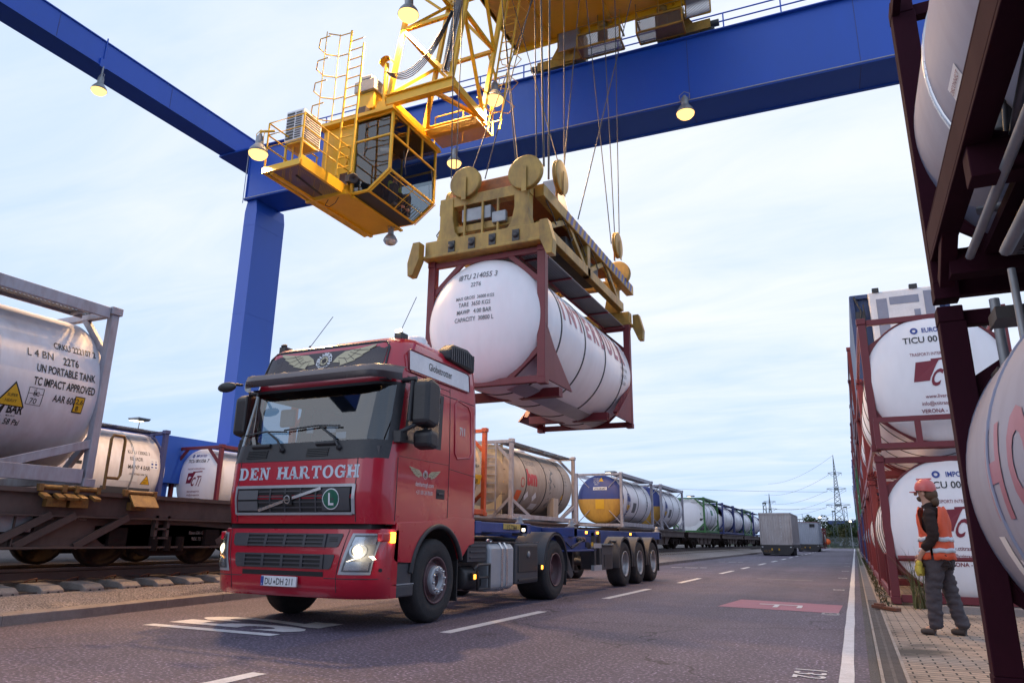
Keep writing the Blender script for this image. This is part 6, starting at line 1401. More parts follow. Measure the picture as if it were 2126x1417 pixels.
# slab-serif lettering across the front, drawn stroke by stroke
def slab(ch):
    H, s, t, w = 1.0, .27, .15, .8
    def ser(x, z): return ('r', x-.07, z, x+s+.07, z+t)
    L_ = []
    st = lambda x: ('r', x, 0, x+s, H)
    if ch == 'H': L_ = [st(0), st(.58), ('r', .2, .43, .6, .58)] + [ser(x, z) for x in (0, .58) for z in (0, H-t)]; w = .8
    elif ch == 'E': L_ = [st(0), ('r', -.07, 0, .72, t), ('r', -.07, H-t, .70, H), ('r', .2, .44, .48, .57), ('r', .59, 0, .72, .32), ('r', .58, .70, .70, H), ('r', .40, .34, .5, .67)]; w = .74
    elif ch == 'N': L_ = [('r', .02, 0, .15, H), ('r', .62, 0, .75, H), ('p', [(.0, H), (.26, H), (.75, 0), (.56, 0)]), ('r', -.08, 0, .27, t), ('r', -.08, H-t, .2, H), ('r', .5, H-t, .86, H)]; w = .82
    elif ch == 'D': L_ = [st(0), ('r', -.07, 0, .36, t), ('r', -.07, H-t, .36, H), ('a', .34, .5, .50, .26, -90, 90)]; w = .84
    elif ch == 'A': L_ = [('p', [(.28, H), (.52, H), (.82, 0), (.58, 0)]), ('p', [(.30, H), (.40, H), (.14, 0), (.03, 0)]), ('r', .16, .28, .66, .40), ('r', -.08, 0, .28, t), ('r', .48, 0, .92, t)]; w = .84
    elif ch == 'R': L_ = [st(0), ('r', -.07, 0, .30, t), ('r', -.07, H-t, .40, H), ('r', .2, .40, .42, .52), ('a', .40, .70, .30, .16, -90, 90), ('p', [(.36, .46), (.56, .46), (.80, .10), (.60, 0)]), ('r', .60, 0, .90, t)]; w = .84
    elif ch == 'T': L_ = [('r', .30, 0, .52, H), ('r', .2, 0, .62, t), ('r', -.02, H-t, .84, H), ('r', -.02, .66, .10, H), ('r', .72, .66, .84, H)]; w = .82
    elif ch == 'O': L_ = [('a', .42, .5, .51, .27, 0, 360)]; w = .86
    elif ch == 'G': L_ = [('a', .42, .5, .51, .27, 40, 325), ('r', .45, .40, .88, .53), ('r', .62, .05, .82, .5), ('r', .70, .66, .82, .98)]; w = .88
    return L_, w
q = MB(); x = 0; items = []
for chh in 'DEN HARTOGH':
    if chh == ' ': x += .62; continue
    L_, w_ = slab(chh)
    for it in L_: items.append((x, it))
    x += w_+.20
tot = x-.2; scx = 1.86/tot; hz = .155
def sm(a, b): return fmap(-.915+a*scx, 1.735+b*hz, .004)
for dx, it in items:
    if it[0] == 'r':
        x0, z0, x1, z1 = it[1:]; m_ = max(2, int((x1-x0)/.25)+1); q.patch(lambda a, b: sm(a+dx, b), frange(x0, x1, m_), (z0, z1), False)
    elif it[0] == 'p': q.flat([(a+dx, b) for a, b in it[1]], sm)
    else:
        cx_, cz_, ro, ri, a0, a1 = it[1:]; an = [R(a) for a in frange(a0, a1, 22)]; tw = ro-ri
        q.patch(lambda t_, k: sm(dx+cx_+math.cos(t_)*(ro*.92-k*tw), cz_+math.sin(t_)*(ro-k*tw*.55)), an, (0, 1), False)
q.build('lettering', 'letter_silver', tk, recalc=False)
# black panel with vents, wipers
q = MB()
for x0 in (-.86, .12):
    for k in range(5): fbar(q, x0, 2.02+.022*k, x0+.34, 2.02+.022*k, .012, .012)
q.build('vent_grille', 'letter_black', tk)
q = MB()
for x0 in (-.80, .25): q.tube([fmap(x0, 2.17, .01), fmap(x0+.3, 2.17, .01)], .03, 8)
for (x0, x1, x2, zz) in ((-.28, -.62, -.98, 2.36), (.62, .22, -.32, 2.40)):
    q.lathe([(.03, 0), (.035, .03), (.001, .05)], fmap(x0, 2.10), (0, -1, .3), 10)
    q.tube([fmap(x0, 2.12, .04), fmap(x0-.1, 2.24, .05), fmap(x1+.03, zz, .045)], [.018, .014, .010], 6); q.tube([fmap(x1+.35, zz-.015, .035), fmap(x1, zz+.005, .04), fmap(x2, zz-.03, .035)], .011, 6)
q.build('wiper', 'plastic_black', tk)
# sign panel above the windscreen with winged wheel
fpatch(-.98, .98, 3.13, 3.53, .008, 16, 5, 'roof_sign', 'sign_dark')
q = MB(); pts = [fmap(x, z, .012) for x, z in [(-1.02, 3.12), (-1.0, 3.45), (-.93, 3.535)] + [(xx, 3.545) for xx in frange(-.8, .8, 7)] + [(.93, 3.535), (1.0, 3.45), (1.02, 3.12)]]; q.tube(pts, .014, 6); q.build('sign_seal', 'plastic_black', tk)
WING = [(.0, .0), (.10, .16), (.32, .30), (.75, .34), (1.3, .42), (1.28, .36), (1.12, .28), (1.13, .24), (.93, .15), (.94, .11), (.74, .03), (.73, -.01), (.52, -.06), (.28, -.12), (.26, -.03)]
def winged(f, cx, cz, s, o, wm='wing_beige', txt='DEN HARTOGH'):
    for sd_ in (-1, 1):
        q = MB(); q.flat([(cx+sd_*(.30+a)*s, cz+b*s-.05*s) for a, b in WING], lambda a, b: f(a, b, o)); wg = q.build('wing_emblem', wm, tk, recalc=False)
        q = MB()
        for (a, b) in (((.2, .05), (.28, -.1)), ((.34, .12), (.5, -.04)), ((.45, .2), (.72, .01)), ((.5, .26), (.92, .13)), ((.6, .3), (1.1, .27)), ((.16, .12), (.5, .06)), ((.5, .06), (.82, .33))):
            d_ = (V(b)-V(a)).normalized(); nx, nz = -d_.y*.007, d_.x*.007
            q.flat([(cx+sd_*(.30+p)*s, cz+(r_-.05)*s) for p, r_ in ((a[0]+nx, a[1]+nz), (b[0]+nx, b[1]+nz), (b[0]-nx, b[1]-nz), (a[0]-nx, a[1]-nz))], lambda a, b: f(a, b, o+.003))
        q.build('wing_line', 'sign_dark', wg, recalc=False)
    q = MB()
    for k, c in enumerate(txt):
        if c == ' ': continue
        t_ = R(195-210*k/(len(txt)-1)); rr_ = .235*s*.62
        q.text(c, lambda a, b: f(a, b, o+.002), .155*s, (cx+rr_*math.cos(t_), cz+.02*s+rr_*math.sin(t_)), 'C', .95, .03, 0, t_-R(90))
    for k, c in enumerate('LOGISTICS'):
        t_ = R(212+116*k/8); rr_ = .235*s
        q.text(c, lambda a, b: f(a, b, o+.002), .09*s, (cx+rr_*math.cos(t_), cz+.02*s+rr_*math.sin(t_)), 'C', .9, .02, 0, t_+R(90))
    q.build('emblem_lettering', 'letter_white', tk, recalc=False)
    q = MB(); q.ring(lambda a, b: f(cx+a, cz+.02*s+b, o+.002), .075*s, .13*s, 24); q.build('emblem_wheel', wm, tk, recalc=False)
    q = MB(); q.ring(lambda a, b: f(cx+a, cz+.02*s+b, o+.003), .125*s, .145*s, 24); disc(q, f, cx, cz+.02*s, .03*s, o+.004, 12)
    for k in range(3):
        t_ = R(60*k+30); c_, s_ = math.cos(t_), math.sin(t_)
        q.flat([(cx+c_*.1*s-s_*.012*s, cz+.02*s+s_*.1*s+c_*.012*s), (cx+c_*.1*s+s_*.012*s, cz+.02*s+s_*.1*s-c_*.012*s), (cx-c_*.1*s+s_*.012*s, cz+.02*s-s_*.1*s-c_*.012*s), (cx-c_*.1*s-s_*.012*s, cz+.02*s-s_*.1*s+c_*.012*s)], lambda a, b: f(a, b, o+.004))
    q.build('emblem_spoke', 'sign_dark', tk, recalc=False)
winged(fmap, .0, 3.32, .50, .014)
def sside(y, z, o=0): return smap(y, z, o)
winged(lambda a, b, o: smap(a, b, o+.004), 1.10, 1.83, .24, .002)
q = MB(); q.text('denhartogh.com', lambda a, b: smap(a, b, .004), .085, (1.10, 1.685), 'C', .8); q.text('+31 181 24 78 00', lambda a, b: smap(a, b, .004), .075, (1.10, 1.585), 'C', .75); q.text('711', lambda a, b: smap(a, b, .004), .16, (2.08, 2.48), 'C', .75, .02); q.build('side_lettering', 'letter_white', tk, recalc=False)
q = MB(); q.patch(lambda a, b: smap(a, b, .012), frange(.66, 2.28, 6), frange(3.16, 3.42, 4)); q.build('side_sign', 'white_paint', tk, recalc=False)
q = MB(); q.tube([smap(y, z, .014) for y, z in ((.62, 3.15), (.62, 3.40), (.68, 3.435), (2.22, 3.435), (2.3, 3.40), (2.3, 3.17), (2.24, 3.14), (.68, 3.13))], .010, 6, closed=True); q.build('side_sign_frame', 'letter_wine', tk)
q = MB(); q.text('Globetrotter', lambda a, b: smap(a, b, .016), .15, (1.45, 3.25), 'C', .8, .004); q.build('side_sign_lettering', 'letter_black', tk, recalc=False)
# sun visor
q = MB(); nseg = 22; vs = []
def vis(t, o, z):
    x = -1.27+2.54*t; ax = abs(x); y = .10 if ax < .95 else .10+.36*((ax-.95)/.32)**2.2; return V((x, y+o, z))
tsv = frange(0, 1, nseg)
q.patch(lambda t, k: [vis(t, .10, 3.16), vis(t, .0, 3.13), vis(t, -.03, 3.055)][k], tsv, (0, 1, 2)); q.build('sun_visor', 'visor_band', tk, recalc=False)
q = MB(); q.patch(lambda t, k: [vis(t, -.03, 3.055), vis(t, -.028, 3.0), vis(t, -.018, 2.965)][k], tsv, (0, 1, 2)); o = q.build('sun_visor_screen', 'sign_dark', tk, recalc=False)
q = MB()
for x in (-1.0, -.45, -.15, .15, .75): 
    t = (x+1.27)/2.54; q.add([vis(t, .0, 3.128), vis(t+.035, .0, 3.128), vis(t+.04, .035, 3.145), vis(t+.005, .035, 3.145)], [(0, 1, 2, 3)])
q.build('visor_clip', 'plastic_grey', tk, recalc=False)
# roof things
for x in (-1.02, .98):
    q = MB(); q.box(x-.06, x+.06, .70, .86, 3.60, 3.70); q.lathe([(.001, 0), (.045, 0), (.045, .04), (.001, .05)], (x, .74, 3.70), (0, -.4, 1), 12); q.build('roof_lamp', 'plastic_black', tk, bevel=.01)
q = MB(); q.lathe([(.05, 0), (.05, .03), (.001, .035)], (.98, .72, 3.71), (0, -.6, 1), 12); q.build('roof_lamp_glass', 'marker_white', tk)
q = MB(); q.tube([(-.55, .72, 3.62), (-.35, .95, 4.15)], .005, 5); q.lathe([(.014, 0), (.014, .07), (.001, .08)], (-.55, .72, 3.6), (.2, .2, 1), 8); q.tube([(.92, .8, 3.68), (1.1, .92, 4.25)], .005, 5); q.build('antenna', 'letter_black', tk)
q = MB(); q.lathe([(.20, 0), (.20, .03), (.17, .04), (.165, .09), (.14, .13), (.06, .155), (.001, .16)], (.75, 1.5, 3.71), (0, 0, 1), 24); q.build('roof_hatch', 'white_paint', tk)
q = MB(); q.prism([(1.62, 3.52), (2.42, 3.46), (2.44, 3.72), (2.2, 3.80), (1.8, 3.78), (1.62, 3.66)], 'x', 1.02, 1.24); hr = q.build('air_horn_cover', 'plastic_black', tk, bevel=.04)
q = MB(); [q.box(1.241, 1.252, y-.014, y+.014, 3.52, 3.74-.03*abs(y-2)) for y in frange(1.70, 2.36, 12)]; q.build('cover_rib', 'plastic_grey', hr)
# mirrors
for s in (-1, 1):
    q = MB(); q.prism([(.50, 2.42), (.50, 2.95), (.60, 3.0), (.80, 2.96), (.83, 2.86), (.83, 2.44), (.75, 2.38)], 'x', s*1.36, s*1.62); mr = q.build('mirror', 'plastic_black', tk, bevel=.05)
    q = MB(); q.box(min(s*1.39, s*1.59), max(s*1.39, s*1.59), .832, .838, 2.46, 2.92); q.build('mirror_glass', 'chrome', mr)
    q = MB(); q.prism([(.62, 2.14), (.60, 2.32), (.68, 2.36), (.84, 2.34), (.86, 2.16), (.78, 2.11)], 'x', s*1.34, s*1.60); q.build('mirror', 'plastic_black', tk, bevel=.05)
    q = MB(); q.tube([(s*1.22, .42, 2.28), (s*1.34, .46, 2.34), (s*1.42, .58, 2.42)], .03, 8); q.tube([(s*1.2, .55, 2.99), (s*1.4, .56, 3.0)], .035, 8); q.box(min(s*1.20, s*1.32), max(s*1.20, s*1.32), .38, .52, 2.18, 2.32); q.tube([(s*1.47, .72, 2.32), (s*1.47, .72, 2.42)], .03, 8)
    q.tube([(s*1.38, .5, 2.96), (s*1.37, .48, 2.45)], .025, 8); q.build('mirror_arm', 'plastic_black', tk)
q = MB(); q.tube([(-1.1, .1, 3.02), (-1.12, -.08, 3.0)], .02, 6); ell(q, (-1.14, -.12, 2.95), (.16, .05, .07), 14, 9); q.build('front_mirror', 'plastic_black', tk)
# bumper
def bmap(x, z, o=0.0):
    u = (z-.36)/.77; yf = .03-.05*math.sin(math.pi*min(1, max(0, u))) + (.05 if z < .40 else 0); hw, r = 1.262, .45; ax = abs(x)
    if ax <= hw-r: return V((x, yf-o, z))
    d_ = min(ax-(hw-r), r); k = math.sqrt(max(0, r*r-d_*d_)); sx = 1 if x > 0 else -1
    return V((x+sx*o*(d_/r), yf+r-k-o*(k/r), z))
xs = [-1.262, -1.26, -1.25, -1.23, -1.2, -1.15, -1.08, -1.0, -.9, -.812] + frange(-.7, .7, 9) + [.812, .9, 1.0, 1.08, 1.15, 1.2, 1.23, 1.25, 1.26, 1.262]
zs2 = [.36, .40, .56, .58, .63, .8, 1.0, 1.08, 1.12, 1.135]
q = MB(); q.patch(lambda a, b: bmap(a, b), xs, zs2); q.patch(lambda a, k: bmap(a, 1.135)+V((0, k*.25 if abs(a) < 1.2 else 0, k*.01)), xs, (0, 1)); q.patch(lambda a, k: bmap(a, .36)+V((0, k*.3 if abs(a) < 1.2 else 0, 0)), xs, (0, 1))
for s in (-1, 1): q.patch(lambda y, z: (s*1.262, y, z), (bmap(1.262, .7).y, .47, .55), zs2, False)
q.build('bumper', 'truck_red', tk, recalc=False)
q = MB(); q.box(-1.1, 1.1, .2, .5, 1.12, 1.24); q.build('radiator_gap', 'letter_black', tk)
for (z0, z1, xw, xo) in ((.93, 1.085, .60, .84), (.685, .85, .60, .76)):
    q = MB(); q.flat([(-xo, z1-.02), (-xo+.02, z1), (xo, z1), (xo+.01, z1-.02), (xo-.03, z0+.02), (xo-.06, z0), (-xo+.05, z0), (-xo+.02, z0+.03)], lambda a, b: bmap(a, b, .006)); q.build('intake_panel', 'plastic_grey', tk, recalc=False)
    q = MB(); q.patch(lambda a, b: bmap(a, b, .008), frange(-xw+.02, xw-.02, 5), (z0+.01, z1-.01)); q.build('intake_grille', 'letter_black', tk, recalc=False)
    q = MB()
    for k in range(5): x = -xw+2*xw*k/4; fbar(q, x, z0, x, z1, .038, .022, bmap)
    for k in range(4): z = z0+.012+(z1-z0-.024)*k/3; fbar(q, -xw, z, xw, z, .016, .02, bmap)
    q.build('intake_bar', 'plastic_grey', tk)
q = MB()
for k in range(3): fbar(q, .66, 1.0+.02*k, .78, 1.0+.02*k, .007, .009, bmap)
q.build('intake_slot', 'letter_black', tk)
fpatch(-.62, .62, .60, .655, .004, 5, 2, 'tow_slot', 'letter_black', None, bmap)
q = MB()
for s in (-1, 1): q.tube([bmap(s*(.80 if z < .6 else .80+.11*(z-.6)/.5), z, .001) for z in frange(.37, 1.13, 12)], .005, 4)
q.tube([bmap(x, .585, .001) for x in frange(-1.26, -.63, 12)], .005, 4); q.tube([bmap(x, .585, .001) for x in frange(.63, 1.26, 12)], .005, 4); q.build('panel_gap', 'seam_dark', tk)
q = MB(); disc(q, bmap, 1.225, .68, .022, .003, 12, .5); q.build('tow_hole', 'letter_black', tk, recalc=False)
# number plate
q = MB(); q.box(-.27, .27, -.06, -.035, .475, .59); npl = q.build('number_plate', 'white_paint', tk, bevel=.004); q = MB(); q.box(-.268, -.225, -.0635, -.06, .48, .585); q.build('plate_band', 'letter_blue', npl)
q = MB(); f_ = plane((0, -.0625, 0), (1, 0, 0), (0, 0, 1)); q.text('DU', f_, .105, (-.15, .495), 'C', .75, .006); q.text('DH 211', f_, .105, (.095, .495), 'C', .78, .006); q.build('plate_lettering', 'letter_black', npl, recalc=False)
q = MB(); disc(q, lambda a, b, o: V((a, -.0625, b)), -.055, .525, .017, 0, 12); q.build('plate_seal', 'letter_grey', npl, recalc=False); q = MB(); q.text('D', plane((0, -.0642, 0), (1, 0, 0), (0, 0, 1)), .025, (-.247, .49), 'C', 1); q.build('plate_letter', 'letter_white', npl, recalc=False)
# headlights
for s in (-1, 1):
    def hm(a, b, o): return bmap(s*a, b, o)
    def hp(q, pts, o): q.flat(pts, lambda a, b: hm(a, b, o))
    def hq(q, x0, x1, z0, z1, o):
        sk = lambda z: .12*(z-.66)/.42
        q.patch(lambda a, b: hm(x0+(x1-x0)*a+sk(b)*(1-.55*a), b, o), frange(0, 1, 7), frange(z0, z1, 5))
    q = MB(); hq(q, .84, 1.165, .63, 1.09, .006); hl = q.build('headlight', 'silver_paint', tk, recalc=False)
    q = MB(); hq(q, .875, 1.15, .665, 1.07, .010); q.build('headlight_bowl', 'letter_grey', hl, recalc=False)
    q = MB(); hq(q, .885, 1.14, .96, 1.05, .016); hq(q, .90, 1.14, .68, .775, .016); q.build('reflector', 'chrome', hl, recalc=False)
    q = MB(); c = hm(1.04, .895, .005); q.lathe([(.001, .03), (.035, .025), (.058, .01), (.062, 0)], c, (s*.35, -1, 0), 20); q.build('headlamp_lens', 'headlight_glow', hl)
    q = MB(); q.ring(lambda a, b: hm(1.04+a, .895+b, .018), .066, .085, 20); hp(q, [(1.0, 1.0), (1.03, 1.0), (1.03, 1.03), (1.0, 1.03)], .02); hp(q, [(1.09, .98), (1.12, .98), (1.12, 1.01), (1.09, 1.01)], .02); q.build('lens_ring', 'chrome', hl, recalc=False)
    q = MB(); hp(q, [(.935, .775), (1.195, .80), (1.17, .84), (1.0, .80)], .02); q.build('daytime_lamp', 'amber_glow' if s < 0 else 'marker_white', hl, recalc=False)
    q = MB(); hq(q, .87, 1.195, .66, 1.075, .026); q.build('headlight_cover', 'lens_clear', hl, recalc=False)
    l = bpy.data.lights.new('headlight_beam', 'SPOT'); l.energy = 14; l.color = (1, .86, .6); l.spot_size = R(90); l.spot_blend = .6; l.shadow_soft_size = .08
    lo = bpy.data.objects.new('headlight_beam', l); COL.objects.link(lo); lo.parent = hl; lo.location = hm(1.04, .895, .12); lo.rotation_euler = (R(78), 0, 0)
    q = MB(); q.box(s*1.19 if s > 0 else -1.275, 1.275 if s > 0 else -1.19, .20, .42, 1.0, 1.10); ind = q.build('indicator_housing', 'truck_red', tk, bevel=.015)
    q = MB(); q.box(1.262 if s > 0 else -1.29, 1.29 if s > 0 else -1.262, .36, .45, .985, 1.11); q.build('indicator', 'amber_glow', ind, bevel=.01)
    # lower side: fender with wheel arch, step
    q = MB(); arc = [(1.5+.66*math.cos(R(a)), .54+.66*math.sin(R(a))) for a in frange(20, 172, 20)]
    pl = [(.50, 1.22), (.46, .80), (.52, .765), (.86, .75)] + [(arc[-1][0], arc[-1][1])] + arc[::-1] + [(2.35, .95), (2.5, .98), (2.5, 1.32), (1.9, 1.33), (1.3, 1.26)]
    pl2 = []
    for p in pl:
        if not pl2 or (V(p)-V(pl2[-1])).length > 1e-3: pl2.append(p)
    q.prism(pl2, 'x', s*1.19, s*1.262); q.build('fender', 'truck_red', tk, bevel=.02)
    q = MB(); q.tube([(s*1.255, y, z) for y, z in arc], .035, 8); q.build('arch_trim', 'plastic_black', tk)
    q = MB(); q.patch(lambda a, x: (x, 1.5+.655*math.cos(a), .54+.655*math.sin(a)), [R(a) for a in frange(-5, 185, 18)], (s*.75, s*1.2)); q.build('wheel_housing', 'plastic_black', tk, recalc=False)
    q = MB(); q.box(min(s*1.0, s*1.24), max(s*1.0, s*1.24), .50, .90, .42, .76); q.box(min(s*1.0, s*1.26), max(s*1.0, s*1.26), .47, .93, .36, .50); q.build('step', 'plastic_grey', tk, bevel=.02)
    q = MB(); q.box(min(s*1.02, s*1.262), max(s*1.02, s*1.262), .47, .93, .501, .512); q.build('step_tread', 'silver_paint', tk)
    q = MB(); q.box(min(s*.8, s*1.2), max(s*.8, s*1.2), 2.12, 2.15, .22, 1.05); q.box(min(s*.8, s*1.2), max(s*.8, s*1.2), 6.38, 6.41, .22, .9); q.build('mud_flap', 'rubber', tk)
for s in (-1, 1):
    wheel(tk, s*1.245, 1.49, s, 'front', .30)
    wheel(tk, s*1.235, 5.78, s, 'drive', .62)
q = MB()
for s in (-1, 1): q.box(s*.42-.04, s*.42+.04, .7, 6.9, .72, .98)
q.tube([(-1.0, 1.49, .52), (1.0, 1.49, .52)], .09, 8); q.tube([(-1.0, 5.78, .52), (1.0, 5.78, .52)], .13, 10); q.lathe([(.001, -.22), (.25, -.1), (.28, 0), (.25, .1), (.001, .22)], (0, 5.78, .55), (0, 1, 0), 16); q.box(-.5, .5, .4, 1.9, .5, 1.1); q.build('chassis', 'dark_steel', tk)
q = MB(); q.prism([(1.25, .34), (1.25, .90), (1.2, .98), (.6, .98), (.55, .92), (.55, .34), (.62, .28), (1.18, .28)], 'y', 3.05, 3.92); q.build('fuel_tank', 'silver_paint', tk, bevel=.07)
q = MB()
for y in (3.45, 3.62): q.prism([(1.262, .34), (1.262, .90), (1.205, .992), (.6, .992), (.54, .92), (.54, .34), (.62, .268), (1.185, .268)], 'y', y-.03, y+.03)
q.lathe([(.05, 0), (.05, .05), (.001, .06)], (1.0, 3.5, .985), (0, 0, 1), 12); q.build('tank_strap', 'chrome', tk)
q = MB(); q.box(.55, 1.20, 2.42, 3.02, .72, 1.0)
for z in (.78, .86, .94): q.box(1.2, 1.215, 2.48, 2.98, z-.015, z+.015)
q.build('battery_box', 'plastic_grey', tk, bevel=.02)
q = MB(); q.lathe([(.001, 0), (.14, 0), (.16, .02), (.16, .40), (.14, .42), (.001, .42)], (1.02, 2.42, .50), (0, 1, 0), 20); q.tube([(1.24, 2.55, .62), (1.27, 2.62, .68), (1.27, 3.0, .68), (1.27, 3.0, .34), (1.25, 2.66, .34), (1.25, 2.66, .6)], .022, 8); q.tube([(1.25, 2.66, .5), (1.25, 3.0, .5)], .02, 8); q.lathe([(.001, 0), (.11, 0), (.11, .3), (.001, .3)], (1.0, 2.75, .42), (0, 1, 0), 16); q.build('air_tank', 'dark_steel', tk)
q = MB(); q.box(.5, 1.22, 4.02, 4.98, .34, .98); bxo = q.build('side_box', 'plastic_grey', tk, bevel=.03)
q = MB(); q.box(1.221, 1.235, 4.12, 4.9, .52, .94); q.box(1.221, 1.24, 4.12, 4.9, .38, .42); q.build('box_lid', 'plastic_black', bxo, bevel=.015); q = MB(); q.lathe([(.05, 0), (.055, .01), (.03, .018), (.001, .018)], (1.235, 4.52, .80), (1, 0, 0), 14); q.build('box_lock', 'tin_grey', bxo)
q = MB(); q.box(.45, 1.2, 2.5, 5.1, .985, 1.0); q.build('catwalk', 'grating_grey', tk)
for y, z in ((2.55, .52), (5.06, .58)):
    q = MB(); q.box(1.20, 1.255, y-.05, y+.05, z-.05, z+.05); sm_ = q.build('side_marker', 'plastic_black', tk); q = MB(); q.box(1.256, 1.268, y-.022, y+.022, z-.03, z+.03); q.build('side_marker_lamp', 'amber_glow', sm_)
for s in (-1, 1):
    q = MB(); an = [R(a) for a in frange(-8, 180, 18)]
    q.patch(lambda a, k: (s*(.60 if k in (0, 3) else 1.25), 5.78+(.62 if k < 2 else .60)*math.cos(a), .56+(.62 if k < 2 else .60)*math.sin(a)), an, (0, 1, 2, 3)); q.patch(lambda a, k: (s*1.25, 5.78+(.62-.05*k)*math.cos(a), .56+(.62-.05*k)*math.sin(a)), an, (0, 1)); q.build('mudguard', 'plastic_grey', tk, recalc=False)
q = MB(); q.lathe([(.001, -.06), (.48, -.06), (.5, 0), (.48, .02), (.001, .03)], (0, 5.6, 1.04), (0, .08, 1), 24); q.build('fifth_wheel', 'dark_steel', tk)
# ------------------------------------------------------------------ container chassis trailer
tl = thing('container_trailer', 'blue empty container trailer with three axles, coupled behind the red tractor', 'trailer', (-6.25, 9.5, 0))
q = MB()
for s in (-1, 1):
    q.box(s*.42-.07, s*.42+.07, .0, 3.6, 1.12, 1.32); q.prism([(3.6, 1.32), (3.6, 1.12), (4.4, .85), (11.5, .85), (11.5, 1.28), (4.4, 1.28)], 'x', s*.46-.06, s*.46+.06)
for y in (5.3, 6.6, 8.0, 9.4, 10.6): q.box(-.42, .42, y-.06, y+.06, .9, 1.2)
q.build('chassis', 'trailer_blue', tl, bevel=.01)
q = MB(); q.box(-1.24, 1.24, .02, .22, 1.12, 1.30); q.box(-1.24, 1.24, 1.6, 2.05, 1.14, 1.30); q.box(1.05, 1.24, .2, 1.9, 1.14, 1.29); q.box(-1.24, -1.05, .2, 1.9, 1.14, 1.29); q.build('front_bolster', 'trailer_blue', tl, bevel=.012)
for a_, b_, c_, d_ in ((4.25, 4.45, 1.1, 1.28), (5.55, 5.75, 1.12, 1.26), (11.3, 11.52, 1.08, 1.28)): q = MB(); q.box(-1.22, 1.22, a_, b_, c_, d_); q.build('bolster', 'trailer_blue', tl, bevel=.012)
q = MB(); q.box(.5, 1.2, 3.3, 5.7, .82, .86); q.prism([(.52, .86), (.52, 1.15), (1.05, .86)], 'y', 3.9, 3.96); q.box(.55, 1.1, 3.2, 5.4, .86, 1.12); q.build('side_frame', 'trailer_blue', tl, bevel=.012)
q = MB(); q.box(1.242, 1.25, .95, 1.6, 1.195, 1.285); pl_ = q.build('number_board', 'plate_yellow', tl, bevel=.004); q = MB(); q.text('15-7344', plane((1.253, 0, 0), (0, 1, 0), (0, 0, 1)), .12, (1.27, 1.178), 'C', .95, .006); q.build('number_lettering', 'letter_black', pl_, recalc=False)
for (x, y) in ((1.12, 1.85), (1.12, 4.35), (1.12, 11.4), (-1.12, 1.85)):
    q = MB(); q.lathe([(.07, 0), (.07, .03), (.045, .05), (.055, .09), (.03, .13), (.001, .14)], (x, y, 1.29), (0, 0, 1), 12); q.box(x-.1, x+.1, y-.08, y+.08, 1.10, 1.30); q.build('twist_lock', 'tin_grey', tl)
for (y, m_) in ((1.72, 'lamp_small'), (4.9, 'amber_glow'), (5.64, 'amber_glow'), (8.2, 'amber_glow')):
    q = MB(); q.box(1.242, 1.262, y-.04, y+.04, 1.17, 1.22); q.build('marker_lamp', m_, tl)
q = MB()
for s in (-1, 1): q.box(s*.85-.05, s*.85+.05, 5.0, 5.12, .42, 1.2); q.box(s*.85-.12, s*.85+.12, 4.94, 5.18, .40, .43)
q.box(-.85, .85, 5.03, 5.09, .9, .96)
q.box(1.13, 1.2, 5.55, 5.66, .45, 1.2); q.box(1.13, 1.2, 5.9, 6.0, .45, 1.2); q.build('landing_gear', 'dark_steel', tl)
q = MB(); q.box(1.14, 1.21, 5.5, 6.02, .42, .53); q.box(1.14, 1.21, 5.5, 6.02, .88, .98); q.build('side_guard', 'silver_paint', tl)
q = MB(); q.box(.7, 1.2, 6.06, 6.86, .42, .92); q.prism([(.65, .92), (1.24, .92), (1.22, .97), (.66, .97)], 'y', 6.04, 6.9); tb = q.build('tool_box', 'plastic_grey', tl, bevel=.02); q = MB(); q.box(1.201, 1.212, 6.2, 6.72, .48, .74); q.build('box_lid', 'plastic_black', tb, bevel=.01)
q = MB(); q.lathe([(.05, 0), (.05, .1), (.001, .11)], (1.1, 4.75, 1.05), (1, 0, 0), 10); q.lathe([(.05, 0), (.05, .1), (.001, .11)], (1.1, 4.95, 1.05), (1, 0, 0), 10); q.tube([(1.18, 4.75, 1.05), (1.2, 4.5, .95), (1.15, 4.3, .88), (1.1, 4.1, 1.0)], .014, 6); q.tube([(1.18, 4.95, 1.05), (1.22, 4.6, 1.0), (1.18, 4.2, .92)], .012, 6); q.box(1.1, 1.13, 5.25, 5.45, .9, 1.0); q.build('brake_coupling', 'dark_steel', tl)
q = MB(); q.box(1.201, 1.205, 5.35, 5.48, .92, 1.0); q.build('sticker', 'sign_yellow', tl)
q = MB(); q.prism([(3.75, .86), (4.1, .86), (4.5, .38), (4.35, .30), (3.9, .55)], 'x', .6, 1.12); q.build('wheel_chock_box', 'plastic_grey', tl, bevel=.02)
for y in (7.75, 9.08, 10.45):
    for s in (-1, 1):
        wheel(tl, s*1.24, y, s, 'trailer', .36, .51, 36)
        q = MB(); an = [R(a) for a in frange(-12, 192, 18)]
        q.patch(lambda a, x: (x, y+.585*math.cos(a), .55+.585*math.sin(a)), an, (s*.84, s*1.25)); q.patch(lambda a, k: (s*1.25, y+(.585-.05*k)*math.cos(a), .55+(.585-.05*k)*math.sin(a)), an, (0, 1)); q.build('mudguard', 'plastic_grey', tl, recalc=False)
    q = MB(); q.tube([(-.95, y, .52), (.95, y, .52)], .075, 10); [q.lathe([(.11, 0), (.12, .2), (.09, .22)], (s*.55, y+.3, .62), (0, 0, 1), 12) for s in (-1, 1)]; q.build('axle', 'dark_steel', tl)
q = MB()
for s in (-1, 1): q.box(min(s*.86, s*1.23), max(s*.86, s*1.23), 11.08, 11.1, .25, .8)
q.build('mud_flap', 'rubber', tl)
